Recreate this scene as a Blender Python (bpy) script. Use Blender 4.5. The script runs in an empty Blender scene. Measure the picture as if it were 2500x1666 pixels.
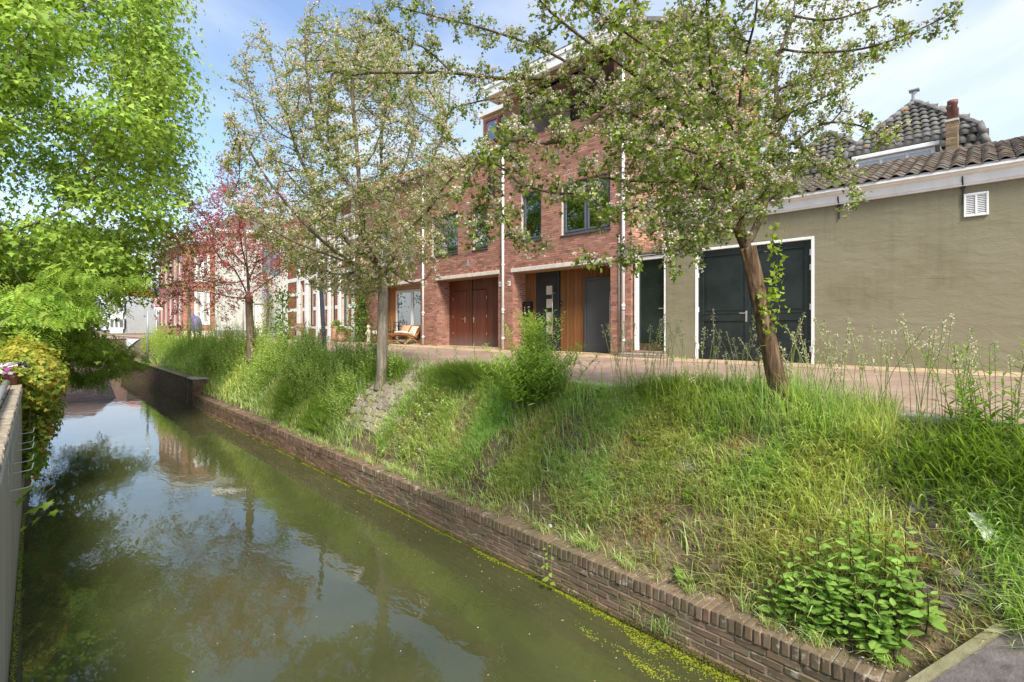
import bpy, math, random
import numpy as np
from mathutils import Vector, Matrix, noise as mnoise

random.seed(7)
rng = np.random.default_rng(11)
scene = bpy.context.scene
COL = scene.collection
R = math.radians

# ------------------------------------------------------------------ camera
CAMZ = 0.70
FPX, CX, HY = 1222.0, 1250.0, 804.0          # focal length and horizon of a 2500 px wide frame
TH = R(43.3)
FWD = np.array([-math.sin(TH), math.cos(TH)])
RGT = np.array([math.cos(TH), math.sin(TH)])
cam_d = bpy.data.cameras.new('camera')
cam = bpy.data.objects.new('camera', cam_d)
COL.objects.link(cam)
cam.location = (0, 0, CAMZ)
cam.rotation_euler = (R(90), 0, TH)
cam_d.sensor_width = 36
cam_d.lens = 36 * FPX / 2500
cam_d.shift_y = -29.0 / 2500
cam_d.clip_start = 0.05
cam_d.clip_end = 2000
scene.camera = cam

# ------------------------------------------------------------------ world and sun
SUN = Vector((0.72, -0.38, 0.92)).normalized()
w = bpy.data.worlds.new('World')
scene.world = w
w.use_nodes = True
nt = w.node_tree
nt.nodes.clear()
def N(tree, t, **k):
    n = tree.nodes.new(t)
    for a, b in k.items():
        setattr(n, a, b)
    return n
sky = N(nt, 'ShaderNodeTexSky', sky_type='NISHITA')
sky.sun_disc = False
sky.sun_elevation = math.asin(SUN.z)
sky.sun_rotation = math.atan2(SUN.x, SUN.y)
sky.air_density = 1.05; sky.dust_density = 0.9; sky.ozone_density = 2.6
tc = N(nt, 'ShaderNodeTexCoord')
sep = N(nt, 'ShaderNodeSeparateXYZ')
nt.links.new(tc.outputs['Generated'], sep.inputs[0])
ad = N(nt, 'ShaderNodeMath', operation='ADD'); ad.inputs[1].default_value = 0.32
nt.links.new(sep.outputs['Z'], ad.inputs[0])
mx = N(nt, 'ShaderNodeMath', operation='MAXIMUM'); mx.inputs[1].default_value = 0.05
nt.links.new(ad.outputs[0], mx.inputs[0])
dv = N(nt, 'ShaderNodeVectorMath', operation='DIVIDE')
cmb = N(nt, 'ShaderNodeCombineXYZ')
for i in range(3):
    nt.links.new(mx.outputs[0], cmb.inputs[i])
nt.links.new(tc.outputs['Generated'], dv.inputs[0]); nt.links.new(cmb.outputs[0], dv.inputs[1])
mp = N(nt, 'ShaderNodeMapping')
mp.inputs['Location'].default_value = (2.9, 0.7, 0.4)
mp.inputs['Scale'].default_value = (1.0, 1.0, 1.0)
nt.links.new(dv.outputs[0], mp.inputs[0])
cn = N(nt, 'ShaderNodeTexNoise')
cn.inputs['Scale'].default_value = 1.25; cn.inputs['Detail'].default_value = 7; cn.inputs['Roughness'].default_value = 0.5
cn.inputs['Distortion'].default_value = 0.35
nt.links.new(mp.outputs[0], cn.inputs['Vector'])
cr = N(nt, 'ShaderNodeValToRGB')
cr.color_ramp.elements[0].position = 0.42; cr.color_ramp.elements[0].color = (0.06, 0.06, 0.06, 1)
cr.color_ramp.elements[1].position = 0.66; cr.color_ramp.elements[1].color = (0.92, 0.92, 0.92, 1)
nt.links.new(cn.outputs['Fac'], cr.inputs[0])
# thin haze towards the horizon, equal all round
hz = N(nt, 'ShaderNodeMapRange'); hz.inputs['From Min'].default_value = 0.0; hz.inputs['From Max'].default_value = 0.30
hz.inputs['To Min'].default_value = 0.75; hz.inputs['To Max'].default_value = 0.0
nt.links.new(sep.outputs['Z'], hz.inputs['Value'])
mxx = N(nt, 'ShaderNodeMath', operation='MAXIMUM')
nt.links.new(cr.outputs[0], mxx.inputs[0]); nt.links.new(hz.outputs[0], mxx.inputs[1])
mixc = N(nt, 'ShaderNodeMix', data_type='RGBA')
nt.links.new(mxx.outputs[0], mixc.inputs['Factor'])
nt.links.new(sky.outputs[0], mixc.inputs['A'])
mixc.inputs['B'].default_value = (4.1, 4.3, 4.8, 1)
bg = N(nt, 'ShaderNodeBackground'); bg.inputs['Strength'].default_value = 0.082
nt.links.new(mixc.outputs['Result'], bg.inputs['Color'])
wo = N(nt, 'ShaderNodeOutputWorld')
nt.links.new(bg.outputs[0], wo.inputs['Surface'])

sd = bpy.data.lights.new('sun', 'SUN'); so = bpy.data.objects.new('sun', sd); COL.objects.link(so)
sd.energy = 2.1; sd.angle = R(15); sd.color = (1.0, 0.94, 0.84)
so.rotation_euler = SUN.to_track_quat('Z', 'Y').to_euler()
so.location = (20, 0, 30)

vs = scene.view_settings
vs.view_transform = 'Standard'; vs.look = 'None'; vs.gamma = 1.0; vs.exposure = 1.75
vs.use_curve_mapping = False
scene.cycles.diffuse_bounces = 8; scene.cycles.max_bounces = 16; scene.cycles.transmission_bounces = 12

# ------------------------------------------------------------------ frames of reference
def ray(px):
    u = (px - CX) / FPX
    return FWD + u * RGT
def at(px, py, Z):                     # point seen at a pixel, Z metres ahead
    d = ray(px)
    return Vector((d[0] * Z, d[1] * Z, CAMZ + (HY - py) / FPX * Z))
def fx(px, Y):                         # X on a plane of constant Y
    d = ray(px); return d[0] * Y / d[1]
def fz(px, py, Y):                     # height on a plane of constant Y
    d = ray(px); return CAMZ + (HY - py) / FPX * Y / d[1]
CA = R(3.2)                            # the canal runs slightly askew to the houses
CD = np.array([-math.cos(CA), math.sin(CA)]); CN = np.array([math.sin(CA), math.cos(CA)])
def sn(s, n, z=0.0):
    p = s * CD + n * CN
    return Vector((p[0], p[1], z))
def to_sn(x, y):
    return x * CD[0] + y * CD[1], x * CN[0] + y * CN[1]
WALLN = 3.645; WTOP = -1.40; WATER = -1.82; DY = 11.43

# ------------------------------------------------------------------ mesh builder
class MB:
    def __init__(self):
        self.v = []; self.f = []; self.c = []; self.n = 0; self.hasc = False
    def add(self, verts, faces, col=None):
        b = self.n
        self.v.extend([tuple(p) for p in verts]); self.n += len(verts)
        self.f.extend([tuple(i + b for i in f) for f in faces])
        if col is not None: self.hasc = True
        self.c.extend([col if col is not None else (1, 1, 1)] * len(verts))
        return self
    def box(self, x0, x1, y0, y1, z0, z1, col=None, M=None):
        vs_ = [(x0, y0, z0), (x1, y0, z0), (x1, y1, z0), (x0, y1, z0), (x0, y0, z1), (x1, y0, z1), (x1, y1, z1), (x0, y1, z1)]
        if M is not None: vs_ = [M @ Vector(p) for p in vs_]
        fs = [(0, 3, 2, 1), (4, 5, 6, 7), (0, 1, 5, 4), (1, 2, 6, 5), (2, 3, 7, 6), (3, 0, 4, 7)]
        return self.add(vs_, fs, col)
    def bbox(self, x0, x1, y0, y1, z0, z1, b=0.01, col=None, M=None):   # box with chamfered edges
        b = min(b, (x1 - x0) * .45, (y1 - y0) * .45, (z1 - z0) * .45)
        xs, ys, zs = (x0, x1), (y0, y1), (z0, z1)
        vs_ = []; idx = {}
        for i in (0, 1):
            for j in (0, 1):
                for k in (0, 1):
                    sx = b if i == 0 else -b; sy = b if j == 0 else -b; sz = b if k == 0 else -b
                    for ax in range(3):
                        p = [xs[i] + sx, ys[j] + sy, zs[k] + sz]
                        p[ax] = (xs[i], ys[j], zs[k])[ax]
                        idx[(i, j, k, ax)] = len(vs_); vs_.append(tuple(p))
        g = lambda i, j, k, a: idx[(i, j, k, a)]
        fs = []
        for a in range(3):
            for s_ in (0, 1):
                o = [x for x in range(3) if x != a]
                q = []
                for (p1, p2) in ((0, 0), (1, 0), (1, 1), (0, 1)):
                    t = [0, 0, 0]; t[a] = s_; t[o[0]] = p1; t[o[1]] = p2
                    q.append(g(t[0], t[1], t[2], a))
                flip = (s_ == 0) if a != 1 else (s_ == 1)
                fs.append(tuple(reversed(q)) if flip else tuple(q))
        for a in range(3):
            o = [x for x in range(3) if x != a]
            for p1 in (0, 1):
                for p2 in (0, 1):
                    t0 = [0, 0, 0]; t1 = [0, 0, 0]
                    t0[a] = 0; t1[a] = 1
                    for t in (t0, t1): t[o[0]] = p1; t[o[1]] = p2
                    fs.append((g(*t0, o[0]), g(*t1, o[0]), g(*t1, o[1]), g(*t0, o[1])))
        for i in (0, 1):
            for j in (0, 1):
                for k in (0, 1):
                    fs.append((g(i, j, k, 0), g(i, j, k, 1), g(i, j, k, 2)))
        if M is not None: vs_ = [M @ Vector(p) for p in vs_]
        return self.add(vs_, fs, col)
    def quad(self, a, b, c, d, col=None):
        return self.add([a, b, c, d], [(0, 1, 2, 3)], col)
    def tube(self, pts, rad, n=8, col=None, cap=True, jit=0.0):
        pts = [Vector(p) for p in pts]
        if not hasattr(rad, '__len__'): rad = [rad] * len(pts)
        vs_ = []; fs = []
        up = None
        for i, p in enumerate(pts):
            d = (pts[min(i + 1, len(pts) - 1)] - pts[max(i - 1, 0)])
            if d.length < 1e-9: d = Vector((0, 0, 1))
            d.normalize()
            if up is None:
                up = d.orthogonal().normalized()
            else:
                up = (up - d * up.dot(d))
                up = up.normalized() if up.length > 1e-6 else d.orthogonal().normalized()
            s_ = d.cross(up)
            for k in range(n):
                a = 2 * math.pi * k / n
                r = rad[i] * (1 + (random.uniform(-jit, jit) if jit else 0))
                vs_.append(p + (up * math.cos(a) + s_ * math.sin(a)) * r)
        for i in range(len(pts) - 1):
            for k in range(n):
                k2 = (k + 1) % n
                fs.append((i * n + k, i * n + k2, (i + 1) * n + k2, (i + 1) * n + k))
        if cap:
            fs.append(tuple(reversed(range(n)))); fs.append(tuple((len(pts) - 1) * n + k for k in range(n)))
        return self.add(vs_, fs, col)
    def lathe(self, prof, c=(0, 0, 0), n=20, col=None):
        vs_ = []; fs = []
        for (r, z) in prof:
            for k in range(n):
                a = 2 * math.pi * k / n
                vs_.append((c[0] + r * math.cos(a), c[1] + r * math.sin(a), c[2] + z))
        for i in range(len(prof) - 1):
            for k in range(n):
                k2 = (k + 1) % n
                fs.append((i * n + k, i * n + k2, (i + 1) * n + k2, (i + 1) * n + k))
        fs.append(tuple(reversed(range(n)))); fs.append(tuple((len(prof) - 1) * n + k for k in range(n)))
        return self.add(vs_, fs, col)
    def prism(self, poly, a, b, axis='y', col=None, M=None):    # polygon extruded along an axis
        n = len(poly); vs_ = []
        for t in (a, b):
            for (p, q) in poly:
                vs_.append({'y': (p, t, q), 'x': (t, p, q), 'z': (p, q, t)}[axis])
        fs = [tuple(range(n)), tuple(reversed(range(n, 2 * n)))]
        for i in range(n):
            j = (i + 1) % n
            fs.append((i, i + n, j + n, j))
        if M is not None: vs_ = [M @ Vector(p) for p in vs_]
        return self.add(vs_, fs, col)
    def mesh(self, name, smooth=False):
        me = bpy.data.meshes.new(name)
        me.from_pydata(self.v, [], self.f)
        if self.hasc:
            at_ = me.attributes.new('Col', 'FLOAT_COLOR', 'POINT')
            arr = np.ones((len(self.v), 4), np.float32); arr[:, :3] = np.array(self.c, np.float32)
            at_.data.foreach_set('color', arr.ravel())
        if smooth: me.polygons.foreach_set('use_smooth', [True] * len(me.polygons))
        me.update()
        return me
    def build(self, name, mat, parent=None, smooth=False, **k):
        return link(name, self.mesh(name, smooth), mat, parent, **k)

def npmesh(name, verts, faces, cols=None, smooth=False):
    """faces: (M,k) int array, or a list of such arrays"""
    if not isinstance(faces, (list, tuple)): faces = [faces]
    me = bpy.data.meshes.new(name)
    verts = np.asarray(verts, np.float32)
    me.vertices.add(len(verts)); me.vertices.foreach_set('co', verts.ravel())
    loops = np.concatenate([f.ravel() for f in faces]).astype(np.int32)
    tot = np.concatenate([np.full(len(f), f.shape[1], np.int32) for f in faces])
    st = np.concatenate([[0], np.cumsum(tot)[:-1]]).astype(np.int32)
    me.loops.add(len(loops)); me.loops.foreach_set('vertex_index', loops)
    me.polygons.add(len(tot)); me.polygons.foreach_set('loop_start', st)
    if cols is not None:
        a = me.attributes.new('Col', 'FLOAT_COLOR', 'POINT')
        arr = np.ones((len(verts), 4), np.float32); arr[:, :3] = cols
        a.data.foreach_set('color', arr.ravel())
    if smooth: me.polygons.foreach_set('use_smooth', np.ones(len(tot), bool))
    me.update(calc_edges=True)
    return me

def link(name, me, mat, parent=None, label=None, cat=None, group=None, kind=None):
    o = bpy.data.objects.new(name, me)
    COL.objects.link(o)
    if mat is not None and len(me.materials) == 0: me.materials.append(mat)
    if parent is not None: par(o, parent)
    tag(o, label, cat, group, kind)
    return o
BASE = {}
def par(o, p):
    o.parent = p
    if p.name in BASE: o.matrix_parent_inverse = BASE[p.name]
def tag(o, label=None, cat=None, group=None, kind=None):
    if label: o['label'] = label
    if cat: o['category'] = cat
    if group: o['group'] = group
    if kind: o['kind'] = kind
    return o
def thing(name, label, cat, loc=(0, 0, 0), group=None, rotz=0.0, local=False):
    """Empty at the thing's base; parts are given in world space unless local"""
    o = bpy.data.objects.new(name, None); COL.objects.link(o)
    o.empty_display_size = 0.2
    o.location = loc; o.rotation_euler = (0, 0, rotz)
    if not local:
        BASE[o.name] = (Matrix.Translation(Vector(loc)) @ Matrix.Rotation(rotz, 4, 'Z')).inverted()
    tag(o, label, cat, group)
    return o

# ------------------------------------------------------------------ materials
MATS = {}
def newmat(name):
    m = bpy.data.materials.new(name); m.use_nodes = True
    m.node_tree.nodes.clear()
    out = N(m.node_tree, 'ShaderNodeOutputMaterial')
    MATS[name] = m
    return m, m.node_tree, out
def L(t, a, b): t.links.new(a, b)
def posn(t): return N(t, 'ShaderNodeNewGeometry').outputs['Position']
def noi(t, vec, scale, det=4, rough=.55, dist=0):
    n = N(t, 'ShaderNodeTexNoise'); n.inputs['Scale'].default_value = scale; n.inputs['Detail'].default_value = det
    n.inputs['Roughness'].default_value = rough; n.inputs['Distortion'].default_value = dist
    if vec is not None: L(t, vec, n.inputs['Vector'])
    return n.outputs['Fac']
def ramp(t, fac, stops):
    r = N(t, 'ShaderNodeValToRGB'); e = r.color_ramp.elements
    while len(e) < len(stops): e.new(0.5)
    for i, (p, c) in enumerate(stops):
        e[i].position = p; e[i].color = (*c, 1) if len(c) == 3 else c
    L(t, fac, r.inputs[0]); return r.outputs[0]
def mixc_(t, fac, a, b, blend='MIX'):
    m = N(t, 'ShaderNodeMix', data_type='RGBA'); m.blend_type = blend
    for s_, v in (('Factor', fac), ('A', a), ('B', b)):
        if isinstance(v, bpy.types.NodeSocket): L(t, v, m.inputs[s_])
        elif isinstance(v, (int, float)): m.inputs[s_].default_value = v
        else: m.inputs[s_].default_value = (*v, 1)
    return m.outputs['Result']
def mth(t, op, a, b=None):
    m = N(t, 'ShaderNodeMath', operation=op)
    for i, v in enumerate((a, b)):
        if v is None: continue
        if isinstance(v, bpy.types.NodeSocket): L(t, v, m.inputs[i])
        else: m.inputs[i].default_value = v
    return m.outputs[0]
def bsdf(t, out, col, rough=.7, spec=.4, metal=0.0, bump=None, bstr=.3, bdist=.01):
    b = N(t, 'ShaderNodeBsdfPrincipled')
    for s_, v in (('Base Color', col), ('Roughness', rough)):
        if isinstance(v, bpy.types.NodeSocket): L(t, v, b.inputs[s_])
        elif isinstance(v, (int, float)): b.inputs[s_].default_value = v
        else: b.inputs[s_].default_value = (*v, 1)
    b.inputs['Specular IOR Level'].default_value = spec
    b.inputs['Metallic'].default_value = metal
    if bump is not None:
        n = N(t, 'ShaderNodeBump'); n.inputs['Strength'].default_value = bstr; n.inputs['Distance'].default_value = bdist
        L(t, bump, n.inputs['Height']); L(t, n.outputs[0], b.inputs['Normal'])
    if out is not None: L(t, b.outputs[0], out.inputs['Surface'])
    return b
def mat_noise(name, c1, c2, scale=6, rough=.7, spec=.4, bstr=.2, fine=60, metal=0.0, lo=.35, hi=.65, bdist=.01, objrand=0.0):
    m, t, out = newmat(name)
    p = posn(t)
    f = noi(t, p, scale, 6, .6)
    c = ramp(t, f, [(lo, c1), (hi, c2)])
    if objrand:
        oi = N(t, 'ShaderNodeObjectInfo')
        k = N(t, 'ShaderNodeMapRange'); L(t, oi.outputs['Random'], k.inputs['Value'])
        k.inputs['To Min'].default_value = 1 - objrand; k.inputs['To Max'].default_value = 1 + objrand
        hs = N(t, 'ShaderNodeHueSaturation'); L(t, c, hs.inputs['Color']); L(t, k.outputs[0], hs.inputs['Value'])
        c = hs.outputs[0]
    b = noi(t, p, fine, 5, .6)
    bsdf(t, out, c, rough, spec, metal, b if bstr else None, bstr, bdist)
    return m
def mat_attr(name, rough=.8, spec=.3, bstr=.35, fine=90, var=.25, tint=None):
    """colour per piece from the mesh, broken up by world-space noise"""
    m, t, out = newmat(name)
    a = N(t, 'ShaderNodeAttribute', attribute_name='Col')
    p = posn(t)
    f = noi(t, p, 7, 6, .65); f2 = noi(t, p, fine, 4, .6)
    k = mth(t, 'ADD', mth(t, 'MULTIPLY', f, 2 * var), 1 - var)
    k = mth(t, 'MULTIPLY', k, mth(t, 'ADD', mth(t, 'MULTIPLY', f2, .5), .75))
    hs = N(t, 'ShaderNodeHueSaturation'); L(t, a.outputs['Color'], hs.inputs['Color']); L(t, k, hs.inputs['Value'])
    c = hs.outputs[0]
    if tint:                                     # patches of another colour (moss, lichen, lime)
        for (sc, lo, hi, cc) in tint:
            g = ramp(t, noi(t, p, sc, 5, .6), [(lo, (0, 0, 0)), (hi, (1, 1, 1))])
            c = mixc_(t, g, c, cc)
    bsdf(t, out, c, rough, spec, 0, f2, bstr, .006)
    return m
def mat_leaf(name, trans=.42, rough=.6, spec=.2, tcol=(1.15, 1.1, .55)):
    m, t, out = newmat(name)
    a = N(t, 'ShaderNodeAttribute', attribute_name='Col')
    b = bsdf(t, None, a.outputs['Color'], rough, spec)
    tr = N(t, 'ShaderNodeBsdfTranslucent')
    L(t, mixc_(t, 1.0, a.outputs['Color'], tcol, 'MULTIPLY'), tr.inputs['Color'])
    mx_ = N(t, 'ShaderNodeMixShader'); mx_.inputs[0].default_value = trans
    L(t, b.outputs[0], mx_.inputs[1]); L(t, tr.outputs[0], mx_.inputs[2]); L(t, mx_.outputs[0], out.inputs['Surface'])
    return m
def mat_glass(name, tint=(.55, .6, .58), boost=1.0):
    m, t, out = newmat(name)
    fr = N(t, 'ShaderNodeFresnel'); fr.inputs['IOR'].default_value = 1.9
    k = mth(t, 'MULTIPLY', fr.outputs[0], boost)
    k = mth(t, 'MINIMUM', k, 1.0)
    g = N(t, 'ShaderNodeBsdfGlossy'); g.inputs['Roughness'].default_value = .012
    g.inputs['Color'].default_value = (.95, .97, .96, 1)
    n = N(t, 'ShaderNodeBump'); n.inputs['Strength'].default_value = .02; n.inputs['Distance'].default_value = .05
    L(t, noi(t, posn(t), 2.0, 2), n.inputs['Height']); L(t, n.outputs[0], g.inputs['Normal'])
    tr = N(t, 'ShaderNodeBsdfTransparent'); tr.inputs['Color'].default_value = (*tint, 1)
    mx_ = N(t, 'ShaderNodeMixShader'); L(t, k, mx_.inputs[0]); L(t, tr.outputs[0], mx_.inputs[1]); L(t, g.outputs[0], mx_.inputs[2])
    L(t, mx_.outputs[0], out.inputs['Surface'])
    return m

M_brick = mat_attr('brick_clay', .85, .25, .5, 110, .22)
M_mortar = mat_noise('mortar', (.44, .385, .32), (.55, .49, .42), 9, .9, .2, .3)
M_qbrick = mat_attr('quay_brick', .85, .25, .6, 100, .3, tint=[(3.0, .52, .66, (.10, .10, .035)), (11, .60, .72, (.42, .38, .32))])
M_qmortar = mat_noise('quay_mortar', (.20, .17, .13), (.30, .265, .215), 8, .92, .2, .3)
M_white = mat_noise('white_paint', (.70, .69, .66), (.80, .80, .78), 5, .5, .4, .05)
M_whitepipe = mat_noise('white_plastic', (.74, .73, .70), (.82, .82, .81), 3, .4, .45, .02)
M_conc = mat_noise('concrete', (.34, .32, .28), (.48, .45, .40), 5, .85, .3, .3)
M_lintel = mat_noise('lintel_concrete', (.50, .46, .40), (.62, .58, .52), 6, .8, .3, .2)
M_frame = mat_noise('anthracite', (.075, .085, .105), (.095, .105, .125), 4, .42, .45, .03)
M_frameg = mat_noise('green_black_paint', (.030, .036, .036), (.045, .055, .054), 4, .4, .45, .03)
M_sill = mat_noise('dark_sill', (.055, .045, .04), (.09, .07, .06), 8, .7, .3, .2)
M_glass = mat_glass('window_glass', boost=2.6)
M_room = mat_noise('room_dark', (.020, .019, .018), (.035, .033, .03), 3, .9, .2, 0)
M_blind = mat_noise('blind', (.50, .52, .46), (.60, .61, .55), 3, .7, .3, 0)
M_steel = mat_noise('brushed_steel', (.50, .48, .44), (.62, .60, .56), 20, .35, .5, .05, metal=.8)
M_black = mat_noise('black_plastic', (.008, .008, .009), (.014, .014, .015), 6, .4, .4, .05)
M_iron = mat_noise('black_iron', (.015, .015, .016), (.03, .03, .03), 12, .55, .4, .1)
M_galv = mat_noise('galvanised', (.36, .38, .39), (.48, .50, .50), 14, .45, .5, .08, metal=.5)
M_postblue = mat_noise('post_paint', (.085, .095, .125), (.12, .13, .16), 8, .5, .4, .08)
# ================================================================== the setting
def sstep(a, b, x):
    t = np.clip((np.asarray(x, float) - a) / (b - a), 0, 1); return t * t * (3 - 2 * t)
def gz(X): return 0.13 * sstep(-8, -19, X)
def ykerb(X): return 5.08 + 0.05 * np.maximum(0, -np.asarray(X, float) - 1)
def ywall(X, n=WALLN + .22): return (n - np.asarray(X, float) * CN[0]) / CN[1]
def wtop(s): return WTOP + (.45) * sstep(18.7, 19.7, s)

def mat_paving(name, c1, c2, cm, bw=.2, bh=.1, rot=0.0, dirt=(.33, .29, .2), dlo=.55, dhi=.8):
    m, t, out = newmat(name)
    p = posn(t)
    mp_ = N(t, 'ShaderNodeMapping'); mp_.inputs['Rotation'].default_value = (0, 0, rot); L(t, p, mp_.inputs[0])
    b = N(t, 'ShaderNodeTexBrick'); b.inputs['Scale'].default_value = 1.0
    b.inputs['Brick Width'].default_value = bw; b.inputs['Row Height'].default_value = bh
    b.inputs['Mortar Size'].default_value = .006; b.inputs['Bias'].default_value = 0
    b.inputs['Color1'].default_value = (*c1, 1); b.inputs['Color2'].default_value = (*c2, 1); b.inputs['Mortar'].default_value = (*cm, 1)
    L(t, mp_.outputs[0], b.inputs['Vector'])
    big = noi(t, p, .6, 5, .6)
    g = ramp(t, big, [(.3, (.75, .75, .75)), (.7, (1.2, 1.2, 1.2))])
    c = mixc_(t, 1.0, b.outputs['Color'], g, 'MULTIPLY')
    d = ramp(t, noi(t, p, 2.3, 7, .7), [(dlo, (0, 0, 0)), (dhi, (1, 1, 1))])
    c = mixc_(t, d, c, dirt)
    fine = noi(t, p, 70, 4, .6)
    h = mth(t, 'ADD', mth(t, 'MULTIPLY', b.outputs['Fac'], -.8), mth(t, 'MULTIPLY', fine, .5))
    bsdf(t, out, c, .85, .25, 0, h, .5, .008)
    return m
M_street = mat_paving('street_clinkers', (.255, .165, .122), (.345, .24, .182), (.30, .25, .18), .2, .1, R(45))
M_pave = mat_paving('footway_clinkers', (.33, .20, .14), (.46, .32, .21), (.36, .32, .20), .2, .1, R(90), (.44, .40, .24), .50, .66)
M_ramp = mat_paving('ramp_clinkers', (.145, .085, .075), (.20, .125, .11), (.13, .105, .09), .2, .1, 0)
M_earth = mat_noise('earth', (.085, .068, .045), (.22, .175, .105), 5, .95, .15, .6, 40, bdist=.03)

# -- ground
g = MB()
xs = [80, 5] + list(np.linspace(0, -24, 13)) + [-32, -60, -120, -420]
for a, b in zip(xs[:-1], xs[1:]):
    ya, yb = float(ykerb(a)) + .02, float(ykerb(b)) + .02
    g.quad((a, ya, gz(a) - .012), (a, 420, gz(a) - .012), (b, 420, gz(b) - .012), (b, yb, gz(b) - .012))
ss = [-30, 14, 22, 33, 38.2]; zz = [-.75, -.75, -.55, .05, .09]
for i in range(4):
    p = [sn(ss[i], -.44, zz[i]), sn(ss[i + 1], -.44, zz[i + 1]), sn(ss[i + 1], -400, zz[i + 1]), sn(ss[i], -400, zz[i])]
    g.quad(*[tuple(q) for q in reversed(p)])
p = [sn(38.2, -400, .09), sn(38.2, 8, .09), sn(420, 28, .09), sn(420, -400, .09)]
g.quad(*[tuple(q) for q in p])
g.build('ground', mat_noise('bare_ground', (.12, .09, .055), (.22, .17, .11), 1.2, .95, .15, .5, 30), kind='structure')

# -- street and footway
s_ = MB(); f_ = MB()
xs = list(np.linspace(7, -60, 40))
for a, b in zip(xs[:-1], xs[1:]):
    for (mb, y0, y1, dz) in ((s_, None, 10.25, .004), (f_, 10.25, 11.6, .008)):
        ya = float(ykerb(a)) + .12 if y0 is None else y0; yb = float(ykerb(b)) + .12 if y0 is None else y0
        mb.quad((a, ya, gz(a) + dz), (a, y1, gz(a) + dz), (b, y1, gz(b) + dz), (b, yb, gz(b) + dz))
s_.quad(*[tuple(sn(*q)) for q in ((38.3, -6, .096), (38.3, 5.4, .096), (85, 5.4, .096), (85, -6, .096))])
s_.build('street', M_street, kind='structure')
f_.build('pavement', M_pave, kind='structure')

# -- kerb: one child per stone
kerb = thing('kerb', 'pale concrete kerb stones along the top of the grassy bank', 'kerb', (-1, 5.1, 0))
M_kerb = mat_noise('kerb_stone', (.38, .36, .28), (.52, .50, .42), 7, .85, .25, .3, objrand=.12)
kme = MB().bbox(-.395, .395, -.055, .055, -.22, .028, .015).mesh('kerb_stone'); kme.materials.append(M_kerb)
x = 1.0
while x > -20:
    o = bpy.data.objects.new('kerb_stone', kme); COL.objects.link(o); par(o, kerb)
    xm = x - .4
    o.location = (xm, float(ykerb(xm)) + .06, float(gz(xm)) + random.uniform(-.008, .006)); o.rotation_euler = (0, random.uniform(-.01, .01), -.05 + random.uniform(-.015, .015))
    x -= .80

# -- bank, a height field from the quay wall up to the kerb
BX0, BX1, BNX, BNT = 1.3, -39.0, 640, 34
bx = np.linspace(BX0, BX1, BNX); bt = np.linspace(0, 1, BNT)
BXX, BTT = np.meshgrid(bx, bt, indexing='ij')
BYY = ywall(BXX) + BTT * (ykerb(BXX) + .01 - ywall(BXX))
SS = BXX * CD[0] + BYY * CD[1]
zt = wtop(SS) - .015
prof = .30 * BTT + .70 * np.sin(BTT * math.pi / 2)
prof = np.where(BTT < .10, prof * (BTT / .10) ** .8 * .6 + prof * .4 * (BTT / .10), prof)
nz = np.array([[mnoise.noise((x * .9, y * .9, 3.1)) * .7 + mnoise.noise((x * 2.7, y * 2.7, 8)) * .3 for x, y in zip(r0, r1)] for r0, r1 in zip(BXX, BYY)])
BZZ = zt + (gz(BXX) - .03 - zt) * prof + nz * .085 * (4 * BTT * (1 - BTT))
v = np.stack([BXX, BYY, BZZ], -1).reshape(-1, 3)
i0 = (np.arange(BNX - 1)[:, None] * BNT + np.arange(BNT - 1)[None, :]).ravel()
f = np.stack([i0, i0 + 1, i0 + BNT + 1, i0 + BNT], 1)
bank = link('bank', npmesh('bank', v, f, smooth=True), M_earth, kind='structure')
def bank_pt(X, T):
    X = np.asarray(X, float); T = np.asarray(T, float)
    a = np.clip((X - BX0) / (BX1 - BX0) * (BNX - 1), 0, BNX - 1.001); b = np.clip(T * (BNT - 1), 0, BNT - 1.001)
    i = a.astype(int); j = b.astype(int); fa = a - i; fb = b - j
    def lerp(G): return (G[i, j] * (1 - fa) * (1 - fb) + G[i + 1, j] * fa * (1 - fb) + G[i, j + 1] * (1 - fa) * fb + G[i + 1, j + 1] * fa * fb)
    return np.stack([X, lerp(BYY), lerp(BZZ)], -1)
def bank_at(px, py):            # where a line of sight meets the bank
    d = ray(px)
    for Z in np.arange(1.5, 40, .02):
        X, Y = d[0] * Z, d[1] * Z
        z = CAMZ + (HY - py) / FPX * Z
        y0, y1 = float(ywall(X)), float(ykerb(X))
        if Y < y0: continue
        t = (Y - y0) / (y1 - y0)
        zb = float(bank_pt([X], [min(t, 1)])[0, 2])
        if z <= zb or t >= 1: return Vector((X, Y, zb)), Z
    return Vector((X, Y, zb)), Z

# -- water
m, t, out = newmat('canal_water')
p = posn(t)
col = ramp(t, noi(t, p, .55, 4, .55, .4), [(.3, (.042, .047, .018)), (.7, (.066, .070, .028))])
b = bsdf(t, out, col, .02, .5)
b.inputs['IOR'].default_value = 1.58
mp_ = N(t, 'ShaderNodeMapping'); mp_.inputs['Rotation'].default_value = (0, 0, R(40)); mp_.inputs['Scale'].default_value = (1.0, 2.2, 1)
L(t, p, mp_.inputs[0])
h = mth(t, 'ADD', noi(t, mp_.outputs[0], 2.6, 3, .5, .3), mth(t, 'MULTIPLY', noi(t, mp_.outputs[0], 11, 2, .5), .12))
patch = ramp(t, noi(t, p, .8, 2), [(.38, (.12, .12, .12)), (.62, (1, 1, 1))])
bn = N(t, 'ShaderNodeBump'); bn.inputs['Distance'].default_value = .012
L(t, mth(t, 'MULTIPLY', patch, .42), bn.inputs['Strength']); L(t, h, bn.inputs['Height']); L(t, bn.outputs[0], b.inputs['Normal'])
M_water = m
wq = MB()
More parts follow.
